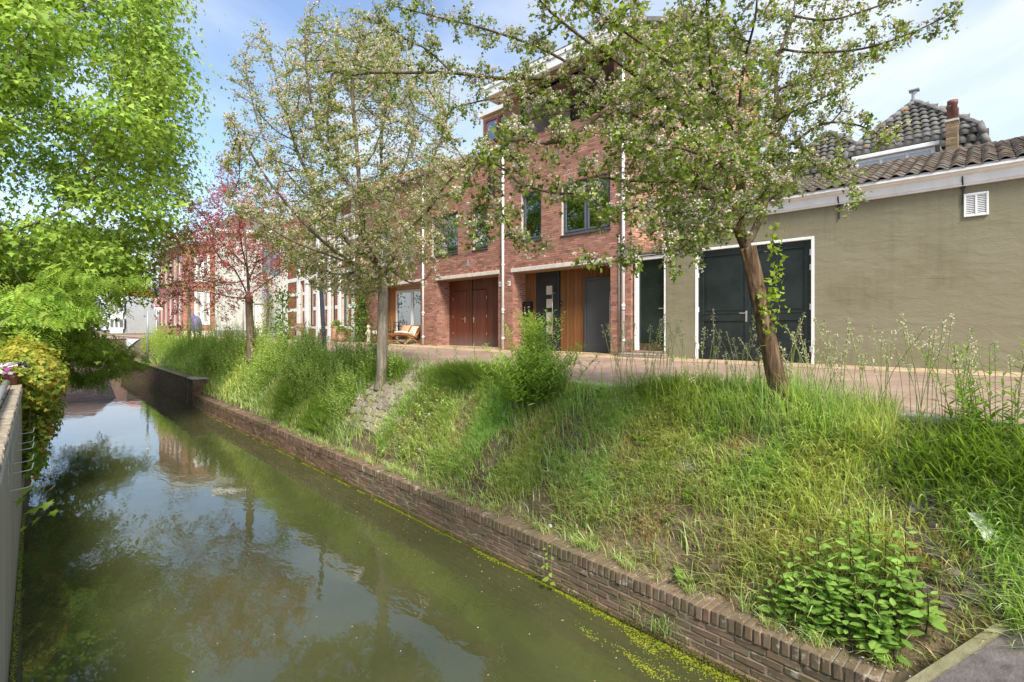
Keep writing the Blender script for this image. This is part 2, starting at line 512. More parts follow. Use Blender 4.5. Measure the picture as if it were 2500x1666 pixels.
for i in range(20):
    a, b_ = -4 + i * 2.12, -4 + (i + 1) * 2.12
    wq.quad(tuple(sn(a, -.3, WATER)), tuple(sn(a, WALLN + .1, WATER)), tuple(sn(b_, WALLN + .1, WATER)), tuple(sn(b_, -.3, WATER)))
wq.build('water', M_water, kind='structure')

# -- ramp closing the canal, and the bed
rp = MB()
rp.quad(tuple(sn(20.5, -.45, -2.35)), tuple(sn(20.5, 2.1, -2.35)), tuple(sn(33, 2.1, .06)), tuple(sn(33, -.45, .06)))
rp.quad(tuple(sn(33, -6, .06)), tuple(sn(33, 2.1, .06)), tuple(sn(38.3, 2.1, .096)), tuple(sn(38.3, -6, .096)))
rp.quad(tuple(sn(20.5, 2.1, -2.35)), tuple(sn(38.3, 2.1, -2.35)), tuple(sn(38.3, 2.1, .096)), tuple(sn(33, 2.1, .06)))
rp.quad(tuple(sn(37.5, 2.1, -2.3)), tuple(sn(37.5, WALLN + .3, -2.3)), tuple(sn(38.25, WALLN + .3, .092)), tuple(sn(38.25, 2.1, .092)))
rp.build('ramp', M_ramp, kind='structure')

# -- quay wall on the house side
def brickcol(base, var=.16, hue=.05):
    k = random.uniform(1 - var, 1 + var) * (random.choice([.70, .9, 1, 1, 1, 1.12, 1.25]))
    return (base[0] * k * random.uniform(1 - hue, 1 + hue), base[1] * k * random.uniform(1 - hue, 1 + hue), base[2] * k * random.uniform(1 - hue, 1 + hue))
QROT = math.pi - CA                       # local +x runs away along the canal, local +y towards the water
Mq = Matrix.Rotation(QROT, 4, 'Z')
def qloc(s, n, z): return Vector(sn(s, n, z))
quay = thing('quay_wall', 'low red brick quay wall with upright brick coping along the bank', 'wall', tuple(sn(4, WALLN, WATER)))
core = MB()
core.box(.4, 18.6, -WALLN - .205, -WALLN - .012, -2.4, WTOP - .012, M=Mq)
core.box(19.75, 38.2, -WALLN - .205, -WALLN - .012, -2.4, -.96, M=Mq)
core.build('mortar_core', M_qmortar, quay)
def brick_mesh(lx, ly, lz, name, mat, b=.005, jit=.0035):
    mb = MB().bbox(-lx / 2, lx / 2, -ly / 2, ly / 2, -lz / 2, lz / 2, b)
    mb.v = [tuple(c + random.uniform(-jit, jit) for c in p) for p in mb.v]
    me = mb.mesh(name); me.materials.append(mat); return me
def mat_qobj():
    m, t, out = newmat('quay_brick_single')
    oi = N(t, 'ShaderNodeObjectInfo'); p = posn(t)
    c = ramp(t, oi.outputs['Random'], [(0, (.14, .105, .075)), (.35, (.18, .128, .09)), (.7, (.215, .145, .102)), (1, (.18, .138, .098))])
    f = noi(t, p, 9, 6, .65); f2 = noi(t, p, 100, 4, .6)
    c = mixc_(t, 1.0, c, ramp(t, f, [(.3, (.72, .70, .68)), (.72, (1.25, 1.22, 1.18))]), 'MULTIPLY')
    c = mixc_(t, ramp(t, noi(t, p, 3.0, 5, .6), [(.42, (0, 0, 0)), (.66, (.85, .85, .85))]), c, (.125, .110, .060))
    c = mixc_(t, ramp(t, noi(t, p, 11, 5, .6), [(.60, (0, 0, 0)), (.72, (1, 1, 1))]), c, (.42, .38, .32))
    bsdf(t, out, c, .85, .25, 0, f2, .6, .006); return m
M_qobj = mat_qobj()
sold = [brick_mesh(.050, .21, .100, 'brick', M_qobj) for _ in range(4)]
strc = [brick_mesh(.208, .10, .049, 'brick', M_qobj) for _ in range(4)]
nind = 0
far = MB()
def put(me, M):
    global nind
    o = bpy.data.objects.new('brick', me); COL.objects.link(o); par(o, quay)
    o.matrix_world = M; o.location, o.rotation_euler = M.to_translation(), M.to_euler(); nind += 1
s = .45; i = 0
while s < 18.6:
    dz = random.uniform(-.006, .004); dn = random.uniform(-.005, .004)
    M = Matrix.Translation(qloc(s, WALLN + .105 + dn, WTOP - .05 + dz)) @ Mq @ Matrix.Rotation(random.uniform(-.03, .03), 4, 'Z') @ Matrix.Rotation(random.uniform(-.02, .02), 4, 'Y')
    if s < 7.4: put(sold[i % 4], M)
    else: far.box(-.026, .026, -.105, .105, -.05, .05, brickcol((.185, .12, .085)), M)
    s += .0605; i += 1
for c in range(6):
    z = WTOP - .10 - .011 - .0245 - c * .060
    s = .42 - (c % 2) * .11
    while s < 18.5:
        M = Matrix.Translation(qloc(s + .11, WALLN + .055 + random.uniform(-.004, .004) - (.012 if c > 3 else 0), z)) @ Mq @ Matrix.Rotation(random.uniform(-.012, .012), 4, 'Z')
        if s < 7.6 and c < 5: put(strc[random.randrange(4)], M)
        else: far.box(-.104, .104, -.05, .05, -.0245, .0245, brickcol((.19, .115, .078)), M)
        s += .2195
# taller far stretch and its pillar
def qbricks(mb, s0, s1, n, z0, z1, col):
    z = z0
    k = 0
    while z < z1 - .02:
        s = s0 - (k % 2) * .11
        while s < s1 - .02:
            a, b_ = max(s, s0), min(s + .21, s1)
            if b_ - a > .03:
                mb.box(a, b_, -n - .03, -n + random.uniform(.0, .006), z, min(z + .05, z1), brickcol(col), Mq)
            s += .22
        z += .06; k += 1
qbricks(far, 19.78, 38.2, WALLN, -1.86, -.96, (.13, .075, .055))
far.build('far_bricks', M_qbrick, quay, kind='stuff')
cap = MB(); cap.bbox(19.7, 38.2, -WALLN - .30, -WALLN + .03, -.955, -.90, .012, M=Mq)
cap.build('coping', mat_noise('mossy_coping', (.16, .13, .06), (.30, .26, .15), 5, .9, .2, .4), quay)

pil = thing('brick_pillar', 'square dark brick pillar on the quay wall beside a pale concrete slot', 'pillar', tuple(sn(19.1, WALLN, WATER)))
pb = MB(); pb.box(18.62, 19.33, -WALLN - .55, -WALLN + .012, -2.3, -.915, M=Mq); pb.build('mortar_core', M_qmortar, pil)
pb = MB(); qbricks(pb, 18.60, 19.35, WALLN - .045, -1.86, -.93, (.15, .085, .06))
for k in range(15):                                           # near side of the pillar
    z = -1.86 + k * .06; n = WALLN - .04 - (k % 2) * .11
    while n < WALLN + .55:
        a, b_ = max(n, WALLN - .04), min(n + .21, WALLN + .55)
        if b_ - a > .03: pb.box(18.60 + random.uniform(-.004, .002), 18.64, -b_, -a, z, z + .05, brickcol((.20, .12, .09)), Mq)
        n += .22
pb.build('bricks', M_qbrick, pil, kind='stuff')
pc = MB(); pc.bbox(18.56, 19.38, -WALLN - .58, -WALLN + .07, -.93, -.885, .012, M=Mq); pc.build('cap_stone', M_conc, pil)
slot = MB(); slot.bbox(19.36, 19.76, -WALLN - .5, -WALLN - .06, -2.3, -.90, .015, M=Mq)
slot.build('concrete_slot', mat_noise('slot_concrete', (.30, .26, .20), (.42, .38, .30), 5, .85, .2, .3), pil)

# stair walls running up the bank behind the pillar
st = thing('bank_stair', 'narrow brick stair with low side walls climbing the overgrown bank', 'stair', tuple(sn(20, 4.1, -.9)))
M_stair = mat_attr('stair_brick', .9, .2, .5, 80, .3, tint=[(4, .5, .65, (.14, .14, .06))])
for (sa, nm) in ((18.75, 'side_wall'), (20.15, 'side_wall')):
    mb = MB()
    for k in range(9):
        n0 = WALLN + .45 + k * .19; zt_ = -.90 + k * .105
        mb.bbox(sa, sa + .22, -n0 - .19, -n0, zt_ - .6, zt_ + .06, .012, brickcol((.24, .16, .11)), Mq)
    mb.build(nm, M_stair, st)
for k in range(6):
    mb = MB(); mb.bbox(18.97, 20.15, -(WALLN + .55 + k * .26) - .26, -(WALLN + .55 + k * .26), -1.6, -1.0 + k * .16, .012, brickcol((.26, .2, .15)), Mq)
    mb.build('step', M_stair, st)

# -- concrete wing wall of the bridge, lower right
wing = thing('wing_wall', 'grey rough concrete wing wall with lichen edge next to the nettles', 'wall', (.2, 3.6, -1.8))
E0 = Vector((-.49, 3.22, -1.35)); E1 = Vector((.80, 5.34, -.60))
d = (E1 - E0); side = Vector((d.y, -d.x, 0)).normalized()
M_wing = mat_noise('rough_concrete', (.09, .078, .076), (.175, .155, .15), 7, .95, .2, .8, 45, bdist=.012)
M_edge = mat_noise('lichen_edge', (.17, .155, .085), (.27, .25, .16), 9, .95, .2, .6, 60)
def slab(mb, a, b, zo, depth):
    p = [E0 + side * a, E1 + side * a, E1 + side * b, E0 + side * b]
    tp = [Vector((q.x, q.y, q.z + zo)) for q in p]; bt_ = [Vector((q.x, q.y, -2.4)) for q in p]
    mb.add(tp + bt_, [(3, 2, 1, 0), (4, 5, 6, 7), (0, 1, 5, 4), (1, 2, 6, 5), (2, 3, 7, 6), (3, 0, 4, 7)])
mb = MB(); slab(mb, 0, .055, 0, 0); mb.build('lichen_edge', M_edge, wing)
mb = MB(); slab(mb, .057, 1.6, -.012, 0); mb.build('wall_body', M_wing, wing)

# -- bridge the camera stands on, beyond the wing wall
br = thing('footbridge', 'plain concrete bridge deck joining the street beside the wing wall', 'bridge', (3.5, 2, -.4))
mb = MB(); mb.bbox(1.65, 7.0, -4.0, 5.12, -.42, -.03, .02); mb.build('deck', M_conc, br)
mb = MB(); mb.bbox(1.67, 6.98, 3.9, 5.06, -2.4, -.43, .02); mb.build('abutment', M_conc, br)
# -- concrete quay wall on the left with its brick top
lw = thing('concrete_quay_wall', 'weathered concrete canal wall with a worn brick top on the far left', 'wall', tuple(sn(7, -.3, WATER)))
m, t, out = newmat('stained_concrete')
p = posn(t)
mp_ = N(t, 'ShaderNodeMapping'); mp_.inputs['Scale'].default_value = (6, 6, .35); L(t, p, mp_.inputs[0])
c = ramp(t, noi(t, mp_.outputs[0], 1.5, 6, .65), [(.3, (.27, .25, .18)), (.5, (.38, .355, .285)), (.7, (.45, .425, .355))])
wet = N(t, 'ShaderNodeSeparateXYZ'); L(t, p, wet.inputs[0])
k = N(t, 'ShaderNodeMapRange'); L(t, wet.outputs['Z'], k.inputs['Value'])
k.inputs['From Min'].default_value = WATER + .02; k.inputs['From Max'].default_value = WATER + .22; k.inputs['To Min'].default_value = 1; k.inputs['To Max'].default_value = 0
c = mixc_(t, mth(t, 'MULTIPLY', k.outputs[0], noi(t, p, 8, 4)), c, (.16, .17, .03))
bsdf(t, out, c, .85, .25, 0, noi(t, p, 60, 5, .6), .4, .008)
M_stain = m
mb = MB()
for k in range(9):                                   # cast in lengths
    mb.bbox(-.5 + k * 3.0, -.5 + (k + 1) * 3.0 - .012, .15, .46, -2.3, -.135, .008, M=Mq)
mb.build('wall_panels', M_stain, lw)
mb = MB(); mb.bbox(-.5, 26.5, .135, .47, -.13, -.085, .01, M=Mq); mb.build('ledge', M_stain, lw)
M_topbrick = mat_noise('worn_top_brick', (.24, .195, .14), (.40, .345, .27), 14, .95, .2, .7, 70, objrand=.15)
tme = [brick_mesh(.205, .098, .05, 'brick', M_topbrick) for _ in range(3)]
for k in range(70):
    for r in range(3):
        o = bpy.data.objects.new('brick', tme[(k + r) % 3]); COL.objects.link(o); par(o, lw)
        M = Matrix.Translation(sn(3.0 + k * .215 + (r % 2) * .1, -.195 - r * .106, -.060 + random.uniform(-.004, .004))) @ Mq @ Matrix.Rotation(random.uniform(-.03, .03), 4, 'Z')
        o.location, o.rotation_euler = M.to_translation(), M.to_euler()
# pipe rail on short feet
rail = thing('pipe_rail', 'grey steel pipe rail on short feet along the top of the concrete wall', 'rail', tuple(sn(6, -.28, -.03)))
mb = MB(); mb.tube([sn(2.0, -.27, .055), sn(5.55, -.27, .055)], .036, 14); mb.build('pipe', M_galv, rail, smooth=True)
mb = MB(); mb.tube([sn(5.56, -.27, .055), sn(8.6, -.27, .055)], .033, 14); mb.build('pipe', M_galv, rail, smooth=True)
for q in (2.6, 4.4, 5.35, 7.4):
    mb = MB(); mb.tube([sn(q, -.27, -.036), sn(q, -.27, .03)], .024, 12); mb.build('foot', M_galv, rail, smooth=True)
# steel wire brackets on the water side of the wall
for k in range(6):
    q = 5.0 + k * .5
    z0 = -.20 - (.0 if k % 2 else .02)
    mb = MB(); pts = [sn(q, -.148, z0), sn(q, -.148, z0 - .20), sn(q, -.146, z0 - .225), sn(q + .02, -.05, z0 - .22), sn(q + .03, -.03, z0 - .215), sn(q + .04, -.02, z0 - .17)]
    mb.tube(pts, .0038, 6)
    mb.build('wire_bracket', M_galv, label='bent steel wire bracket sticking out of the concrete canal wall', cat='bracket', group='wire brackets on the canal wall')
# ================================================================== buildings
def T(x, y, z=0, rz=0): return Matrix.Translation((x, y, z)) @ Matrix.Rotation(rz, 4, 'Z')
def backing(mb, M, W, H, ops, y=0.0, col=None, z0=0.0):
    us = sorted({0, W, *[o[0] for o in ops], *[o[1] for o in ops]}); vs_ = sorted({z0, H, *[o[2] for o in ops], *[o[3] for o in ops]})
    us = [u for u in us if -1e-6 <= u <= W + 1e-6]; vs_ = [q for q in vs_ if z0 - 1e-6 <= q <= H + 1e-6]
    for a, b in zip(us[:-1], us[1:]):
        for c, d in zip(vs_[:-1], vs_[1:]):
            um, vm = (a + b) / 2, (c + d) / 2
            if any(o[0] < um < o[1] and o[2] < vm < o[3] for o in ops): continue
            mb.quad(*[tuple(M @ Vector(q)) for q in ((a, y, c), (b, y, c), (b, y, d), (a, y, d))], col=col)
def reveals(mb, M, ops, dep, y=0.0, col=None):
    for (a, b, c, d) in ops:
        for q in (((a, y, c), (a, y + dep, c), (a, y + dep, d), (a, y, d)), ((b, y, d), (b, y + dep, d), (b, y + dep, c), (b, y, c)),
                  ((a, y, d), (a, y + dep, d), (b, y + dep, d), (b, y, d)), ((a, y, c), (b, y, c), (b, y + dep, c), (a, y + dep, c))):
            mb.quad(*[tuple(M @ Vector(p)) for p in q], col=col)
def bricks(mb, M, W, H, ops, col, z0=0.0, bl=.21, bh=.049, j=.0135, soldier=True, var=.16):
    k = 0; z = z0
    sol = [(o[0] - .03, o[1] + .03, o[3], o[3] + .21) for o in ops if soldier and o[3] < H - .3]
    while z < H - .015:
        zt_ = min(z + bh, H); vm = (z + zt_) / 2
        blk = sorted([(o[0], o[1]) for o in list(ops) + sol if o[2] - .012 < vm < o[3] + .002])
        free = []; cur = 0.0
        for a, b in blk:
            if a > cur: free.append((cur, min(a, W)))
            cur = max(cur, b)
        if cur < W: free.append((cur, W))
        for a, b in free:
            u = a - ((a / (bl + j)) % 1) * 0
            off = (k % 2) * (bl + j) / 2
            n0 = math.floor((a - off) / (bl + j))
            u = off + n0 * (bl + j)
            while u < b:
                p, q = max(u, a), min(u + bl, b)
                if q - p > .025:
                    mb.box(p, q, -.011 + random.uniform(-.003, .003), .004, z, zt_, brickcol(col, var), M)
                u += bl + j
        z += bh + j; k += 1
    for (a, b, c, d) in sol:
        u = a
        while u < b - .02:
            mb.box(u, min(u + .05, b), -.012 + random.uniform(-.003, .003), .004, c + .004, d - .002, brickcol((col[0] * 1.05, col[1] * .95, col[2] * .95), var), M)
            u += .0605
def window(parent, M, u0, u1, v0, v1, mf, dep=.09, fw=.06, splits=(), sash=True, sillm=None, blind=0.0, room=.5, glass=None, mullv=(), tilt=0.0):
    """frame set back in its opening; panes, sashes, sill and what hangs behind are its sub-parts"""
    mb = MB()
    def strip(a, b, c, d, y0, y1, m_=None): (m_ or mb).bbox(a, b, y0, y1, c, d, .006, M=M)
    y0, y1 = dep, dep + .07
    strip(u0, u0 + fw, v0, v1, y0, y1); strip(u1 - fw, u1, v0, v1, y0, y1)
    strip(u0 + fw + .001, u1 - fw - .001, v1 - fw, v1, y0, y1); strip(u0 + fw + .001, u1 - fw - .001, v0, v0 + fw * 1.3, y0, y1)
    cuts = [u0 + fw] + list(splits) + [u1 - fw]
    for c in splits: strip(c - fw * .45, c + fw * .45, v0 + fw * 1.3 + .001, v1 - fw - .001, y0 + .002, y1)
    wn = mb.build('window', mf, parent)
    for i in range(len(cuts) - 1):
        a = cuts[i] + (fw * .45 if i > 0 else 0) + .002; b = cuts[i + 1] - (fw * .45 if i < len(cuts) - 2 else 0) - .002
        c, d = v0 + fw * 1.3 + .002, v1 - fw - .002
        if sash:
            s_ = MB(); w_ = fw * .8
            strip(a, a + w_, c, d, y0 - .018, y1 - .03, s_); strip(b - w_, b, c, d, y0 - .018, y1 - .03, s_)
            strip(a + w_ + .001, b - w_ - .001, c, c + w_, y0 - .018, y1 - .03, s_); strip(a + w_ + .001, b - w_ - .001, d - w_, d, y0 - .018, y1 - .03, s_)
            for mv in mullv:
                zc = c + (d - c) * mv; strip(a + w_ + .001, b - w_ - .001, zc - .014, zc + .014, y0 - .010, y1 - .03, s_)
            s_.build('sash', mf, wn); a += w_ - .004; b -= w_ - .004; c += w_ - .004; d -= w_ - .004
        g_ = MB(); yg = y0 + .012
        g_.quad(*[tuple(M @ Vector(q)) for q in ((a, yg, c), (b, yg, c), (b, yg, d), (a, yg, d))]); g_.build('pane', glass or M_glass, wn)
        if blind:
            bl = MB(); zb = d - (d - c) * blind; nl = max(3, int((d - zb) / .03))
            for q in range(nl):
                zz_ = zb + (d - zb) * q / nl
                bl.box(a + .01, b - .01, yg + .06, yg + .068, zz_, zz_ + (d - zb) / nl * .9, M=M)
            bl.build('blind', M_blind, wn)
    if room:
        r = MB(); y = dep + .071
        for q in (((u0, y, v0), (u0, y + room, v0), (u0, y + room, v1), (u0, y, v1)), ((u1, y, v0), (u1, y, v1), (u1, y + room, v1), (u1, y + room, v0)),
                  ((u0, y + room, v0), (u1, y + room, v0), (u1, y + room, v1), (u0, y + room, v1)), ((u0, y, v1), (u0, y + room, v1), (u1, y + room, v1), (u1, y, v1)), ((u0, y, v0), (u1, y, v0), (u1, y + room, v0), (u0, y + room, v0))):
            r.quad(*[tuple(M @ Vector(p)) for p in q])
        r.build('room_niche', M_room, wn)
    if sillm:
        s_ = MB(); s_.bbox(u0 - .03, u1 + .03, -.045, dep + .02, v0 - .05, v0 - .002, .008, M=M); s_.build('sill', sillm, wn)
    return wn
def downpipe(parent, x, z1, mat=M_whitepipe, r=.042, z0=.02, y=None):
    y = DY - .075 if y is None else y
    mb = MB(); mb.tube([(x, y, z0 + gz(x)), (x, y, z1)], r, 14); p = mb.build('downpipe', mat, parent, smooth=True)
    for z in (.42, 1.32, 2.75, 4.15, 5.4):
        if z < z1:
            b = MB(); b.tube([(x, y, z - .028), (x, y, z + .028)], r + .008, 14); b.box(x - .012, x + .012, y, y + .08, z - .012, z + .012); b.build('bracket', mat, p)
    b = MB(); b.tube([(x, y, 1.17), (x, y, 1.25)], r + .003, 14); b.build('joint', M_galv, p, smooth=True)

BR = (.345, .168, .122)          # facade brick
Mp = {}
def wood(name, c1, c2, worn=None, gloss=.4):
    m, t, out = newmat(name)
    p = posn(t); oi = N(t, 'ShaderNodeObjectInfo')
    mp_ = N(t, 'ShaderNodeMapping'); mp_.inputs['Scale'].default_value = (14, 14, .8); L(t, p, mp_.inputs[0])
    c = ramp(t, noi(t, mp_.outputs[0], 2.0, 6, .65, .4), [(.25, c1), (.75, c2)])
    k = N(t, 'ShaderNodeMapRange'); L(t, oi.outputs['Random'], k.inputs['Value']); k.inputs['To Min'].default_value = .78; k.inputs['To Max'].default_value = 1.2
    hs = N(t, 'ShaderNodeHueSaturation'); L(t, c, hs.inputs['Color']); L(t, k.outputs[0], hs.inputs['Value']); c = hs.outputs[0]
    if worn:                                  # rain-bleached feet of the boards
        sp = N(t, 'ShaderNodeSeparateXYZ'); L(t, p, sp.inputs[0])
        q = N(t, 'ShaderNodeMapRange'); L(t, sp.outputs['Z'], q.inputs['Value']); q.inputs['From Min'].default_value = .15; q.inputs['From Max'].default_value = .62
        q.inputs['To Min'].default_value = 1.15; q.inputs['To Max'].default_value = 0
        fac = mth(t, 'MULTIPLY', q.outputs[0], mth(t, 'ADD', noi(t, mp_.outputs[0], 3.0, 4), .15))
        c = mixc_(t, fac, c, worn)
    bsdf(t, out, c, gloss, .4, 0, noi(t, mp_.outputs[0], 6, 4), .25, .004)
    return m
M_red = wood('red_boards', (.085, .022, .011), (.17, .048, .022), (.17, .12, .105), .42)
M_slat = wood('cedar_slats', (.17, .072, .024), (.27, .125, .044), None, .5)
M_slatback = mat_noise('slat_backing', (.012, .009, .008), (.02, .016, .014), 6, .9, .2, 0)
M_oak = wood('teak', (.27, .11, .035), (.42, .19, .07), None, .5)
M_soffit = wood('soffit_boards', (.34, .22, .13), (.48, .33, .21))

def roof_prism(parent, X0, X1, Y0, z0, Y1, z1, mat, name='roof', th=.12):
    mb = MB(); mb.prism([(Y0, z0), (Y1, z1), (Y1, z1 + th), (Y0, z0 + th)], X0, X1, 'x'); return mb.build(name, mat, parent)
def mat_rooftex(name, c1, c2, w=.22, h=.33):
    m, t, out = newmat(name); p = posn(t)
    f = noi(t, p, 3, 6, .65); wv = N(t, 'ShaderNodeTexWave'); wv.inputs['Scale'].default_value = .314 / w / 2 * 2; wv.bands_direction = 'X'; L(t, p, wv.inputs[0])
    c = ramp(t, f, [(.3, c1), (.7, c2)])
    bsdf(t, out, c, .85, .2, 0, wv.outputs['Fac'], .8, .03); return m
M_redtile = mat_rooftex('red_roof', (.33, .10, .045), (.50, .18, .08))
M_darktile = mat_rooftex('dark_roof', (.10, .095, .09), (.17, .16, .15))

# ---- three modern terraced houses
def house_shell(t, X0, X1, ztop, ops, dep=.16, col=BR):
    M = T(X0, DY); W = X1 - X0
    mb = MB(); backing(mb, M, W, ztop, ops); reveals(mb, M, [o for o in ops if o[2] > 1], dep); mb.build('wall', M_mortar, t)
    mb = MB(); bricks(mb, M, W, ztop, ops, col); mb.build('bricks', M_brick, t, kind='stuff')
    return M, W
def recess(t, xa, xb, zt_, dep, col=BR):
    mb = MB(); z0 = 0
    Mj = T(xa, DY, 0, R(90)); backing(mb, Mj, dep, zt_, []); mb.build('recess_wall', M_mortar, t)
    mb = MB(); Mk = T(xb, DY + dep, 0, R(-90)); backing(mb, Mk, dep, zt_, []); mb.build('recess_wall', M_mortar, t)
    mb = MB(); bricks(mb, Mj, dep, zt_, [], col); bricks(mb, Mk, dep, zt_, [], col); mb.build('recess_bricks', M_brick, t, kind='stuff')
    mb = MB(); mb.box(xa, xb, DY + .02, DY + dep, zt_, zt_ + .03); mb.build('soffit', M_soffit, t)
    mb = MB(); mb.bbox(xa - .06, xb + .06, DY - .045, DY + .06, zt_ + .004, zt_ + .125, .008); mb.build('lintel', M_lintel, t)
    mb = MB(); mb.box(xa, xb, DY - .02, DY + dep + .02, -.1, .016 + float(gz(xa))); mb.build('threshold', M_pave, t)
LZ = 2.47
# house with cedar slats
X0, X1 = fx(1229, DY), fx(1541, DY)
h2 = thing('terraced_house', 'brick terraced house with anthracite windows and cedar slatted entrance', 'house', (X0, DY, 0), 'modern brick terraced houses')
W = X1 - X0
xa, xb = fx(1252, DY), fx(1491, DY)
wins = [(fx(1273, DY), fx(1322, DY), 3.38, 4.88), (fx(1371, DY), fx(1490, DY), 3.38, 4.88)]
log = (X0 + .75, X1 - .5, 6.55, 7.9)
ops = [(xa - X0, xb - X0, 0, LZ)] + [(a - X0, b - X0, c, d) for a, b, c, d in wins] + [(log[0] - X0, log[1] - X0, log[2], log[3])]
M, W = house_shell(h2, X0, X1, 8.0, ops)
recess(h2, xa, xb, LZ, .57)
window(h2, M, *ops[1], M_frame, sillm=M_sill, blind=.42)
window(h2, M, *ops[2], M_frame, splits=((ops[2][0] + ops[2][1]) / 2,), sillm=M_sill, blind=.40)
BY = DY + .57
mb = MB(); mb.box(xa, xb, BY + .03, BY + .06, 0, LZ + .02); mb.build('slat_backing', M_slatback, h2)
dl, dr, gl, gr = fx(1311, BY), fx(1366, BY), fx(1428, BY), xb + .05
sme = MB().bbox(-.0135, .0135, -.018, .018, 0, LZ, .004).mesh('slat'); sme.materials.append(M_slat)
sme2 = MB().bbox(-.0135, .0135, -.018, .018, 0, .30, .004).mesh('slat'); sme2.materials.append(M_slat)
x = xa + .02
while x < xb - .01:
    if not (dl - .02 < x < dr + .02):
        top = x > gl - .02
        o = bpy.data.objects.new('slat', sme2 if top else sme); COL.objects.link(o); par(o, h2)
        o.location = (x, BY + .012, 2.17 if top else 0)
    x += .048
M_doord = mat_noise('door_anthracite', (.020, .022, .026), (.03, .032, .036), 3, .35, .45, .02)
M_doorg = mat_noise('door_grey', (.055, .060, .066), (.068, .072, .078), 3, .38, .45, .02)
M_frost = mat_noise('frosted_glass', (.50, .45, .38), (.58, .53, .46), 3, .25, .5, 0)
mb = MB()
for q in ((dl, dl + .07, 0, LZ), (dr - .05, dr, 0, LZ)): mb.bbox(q[0], q[1], BY - .03, BY + .03, q[2], q[3], .006)
mb.bbox(dl + .071, dr - .051, BY - .03, BY + .03, LZ - .16, LZ, .006)
dfr = mb.build('door', M_doord, h2, label='black front door with four square frosted panes')
mb = MB(); mb.bbox(dl + .075, dr - .055, BY - .012, BY + .028, .02, LZ - .165, .004); mb.build('door_leaf', M_doord, dfr)
wl = dr - dl
for k in range(4):
    zc = fz(1343, (709, 741, 774, 806)[k], BY)
    mb = MB(); mb.bbox(dl + wl * .44, dl + wl * .70, BY - .018, BY - .010, zc - .135, zc + .135, .002); mb.build('glass_square', M_frost, dfr)
mb = MB(); hx = dl + wl * .76; mb.tube([(hx, BY - .075, .38), (hx, BY - .075, 1.98)], .014, 10)
for z in (.55, 1.8): mb.tube([(hx, BY - .075, z), (hx + .06, BY - .012, z)], .009, 8)
mb.build('bar_handle', M_steel, dfr, smooth=True)
mb = MB(); mb.lathe([(.0, 0), (.026, 0), (.026, .012), (.0, .012)], (0, 0, 0), 12); mb.v = [(hx + .09 + p[0], BY - .012 - p[2], 1.02 + p[1]) for p in mb.v]; mb.build('lock', M_steel, dfr)
mb = MB(); mb.bbox(gl, gl + .055, BY - .05, BY + .03, .02, 2.17, .006); mb.bbox(gl + .056, gr, BY - .05, BY + .03, 2.10, 2.17, .006)
gd = mb.build('side_door', M_doorg, h2, label='plain grey side door with a long bar handle')
mb = MB(); mb.bbox(gl + .06, gr - .17, BY - .028, BY + .02, .03, 2.095, .004); mb.build('door_leaf', M_doorg, gd)
mb = MB(); mb.bbox(gl + .07, gr - .19, BY - .045, BY - .029, .05, .15, .004); mb.build('kick_plate', M_doorg, gd)
mb = MB(); mb.bbox(gr - .165, gr, BY - .032, BY + .02, .03, 2.095, .004); mb.build('side_panel', M_doorg, gd)
mb = MB(); hx = fx(1489, BY - .08); mb.tube([(hx, BY - .08, .5), (hx, BY - .08, 1.72)], .013, 10); mb.build('bar_handle', M_steel, gd, smooth=True)
downpipe(h2, fx(1522, DY - .07), 7.9)
mb = MB(); mb.tube([(fx(1512, DY - .03), DY - .035, .05), (fx(1512, DY - .03), DY - .035, 2.62)], .02, 8); mb.build('conduit', mat_noise('grey_conduit', (.22, .20, .17), (.28, .26, .22), 5, .6), h2, smooth=True)
mb = MB(); mb.tube([(fx(1512, DY - .03), DY - .035, 2.62), (fx(1512, DY - .03), DY - .035, 3.15)], .016, 8); mb.build('cable_pipe', M_whitepipe, h2, smooth=True)
# loggia, eaves, roof
M_eave = M_white
lx0, lx1 = log[0], log[1]
mb = MB(); mb.box(lx0 - .01, lx0, DY, DY + 1.4, 6.5, 7.95); mb.box(lx1, lx1 + .01, DY, DY + 1.4, 6.5, 7.95); mb.box(lx0, lx1, DY, DY + 1.4, 6.5, 6.54)
mb.build('loggia_wall', mat_noise('loggia_plaster', (.30, .25, .25), (.40, .34, .33), 4, .85, .2, .2), h2)
mb = MB(); mb.box(lx0, lx1, DY - .45, DY + 1.4, 7.9, 7.93); mb.build('loggia_ceiling', mat_noise('ceiling_boards', (.22, .15, .12), (.30, .21, .17), 5, .8), h2)
mb = MB(); mb.box(lx0, lx1, DY + 1.4, DY + 1.45, 6.5, 7.95); mb.build('loggia_back', M_brick if False else M_mortar, h2)
window(h2, T(lx0, DY + 1.32), .9, lx1 - lx0 - .3, 6.62, 7.75, M_frameg, dep=0, splits=((lx1 - lx0) / 2 + .3,), room=.3)
mb = MB(); mb.bbox(X0 - .28, X1 + .2, DY - .60, DY - .50, 7.93, 8.28, .012); mb.bbox(X0 - .28, X1 + .2, DY - .63, DY - .60, 8.18, 8.30, .006); mb.box(X0 - .28, X1 + .2, DY - .5, DY + .05, 7.94, 7.97); mb.build('eaves', M_eave, h2)
roof_prism(h2, X0 - .28, X1 + .2, DY - .55, 8.28, DY + 4.2, 10.4, M_darktile); roof_prism(h2, X0 - .28, X1 + .2, DY + 9, 8.28, DY + 4.2, 10.4, M_darktile)
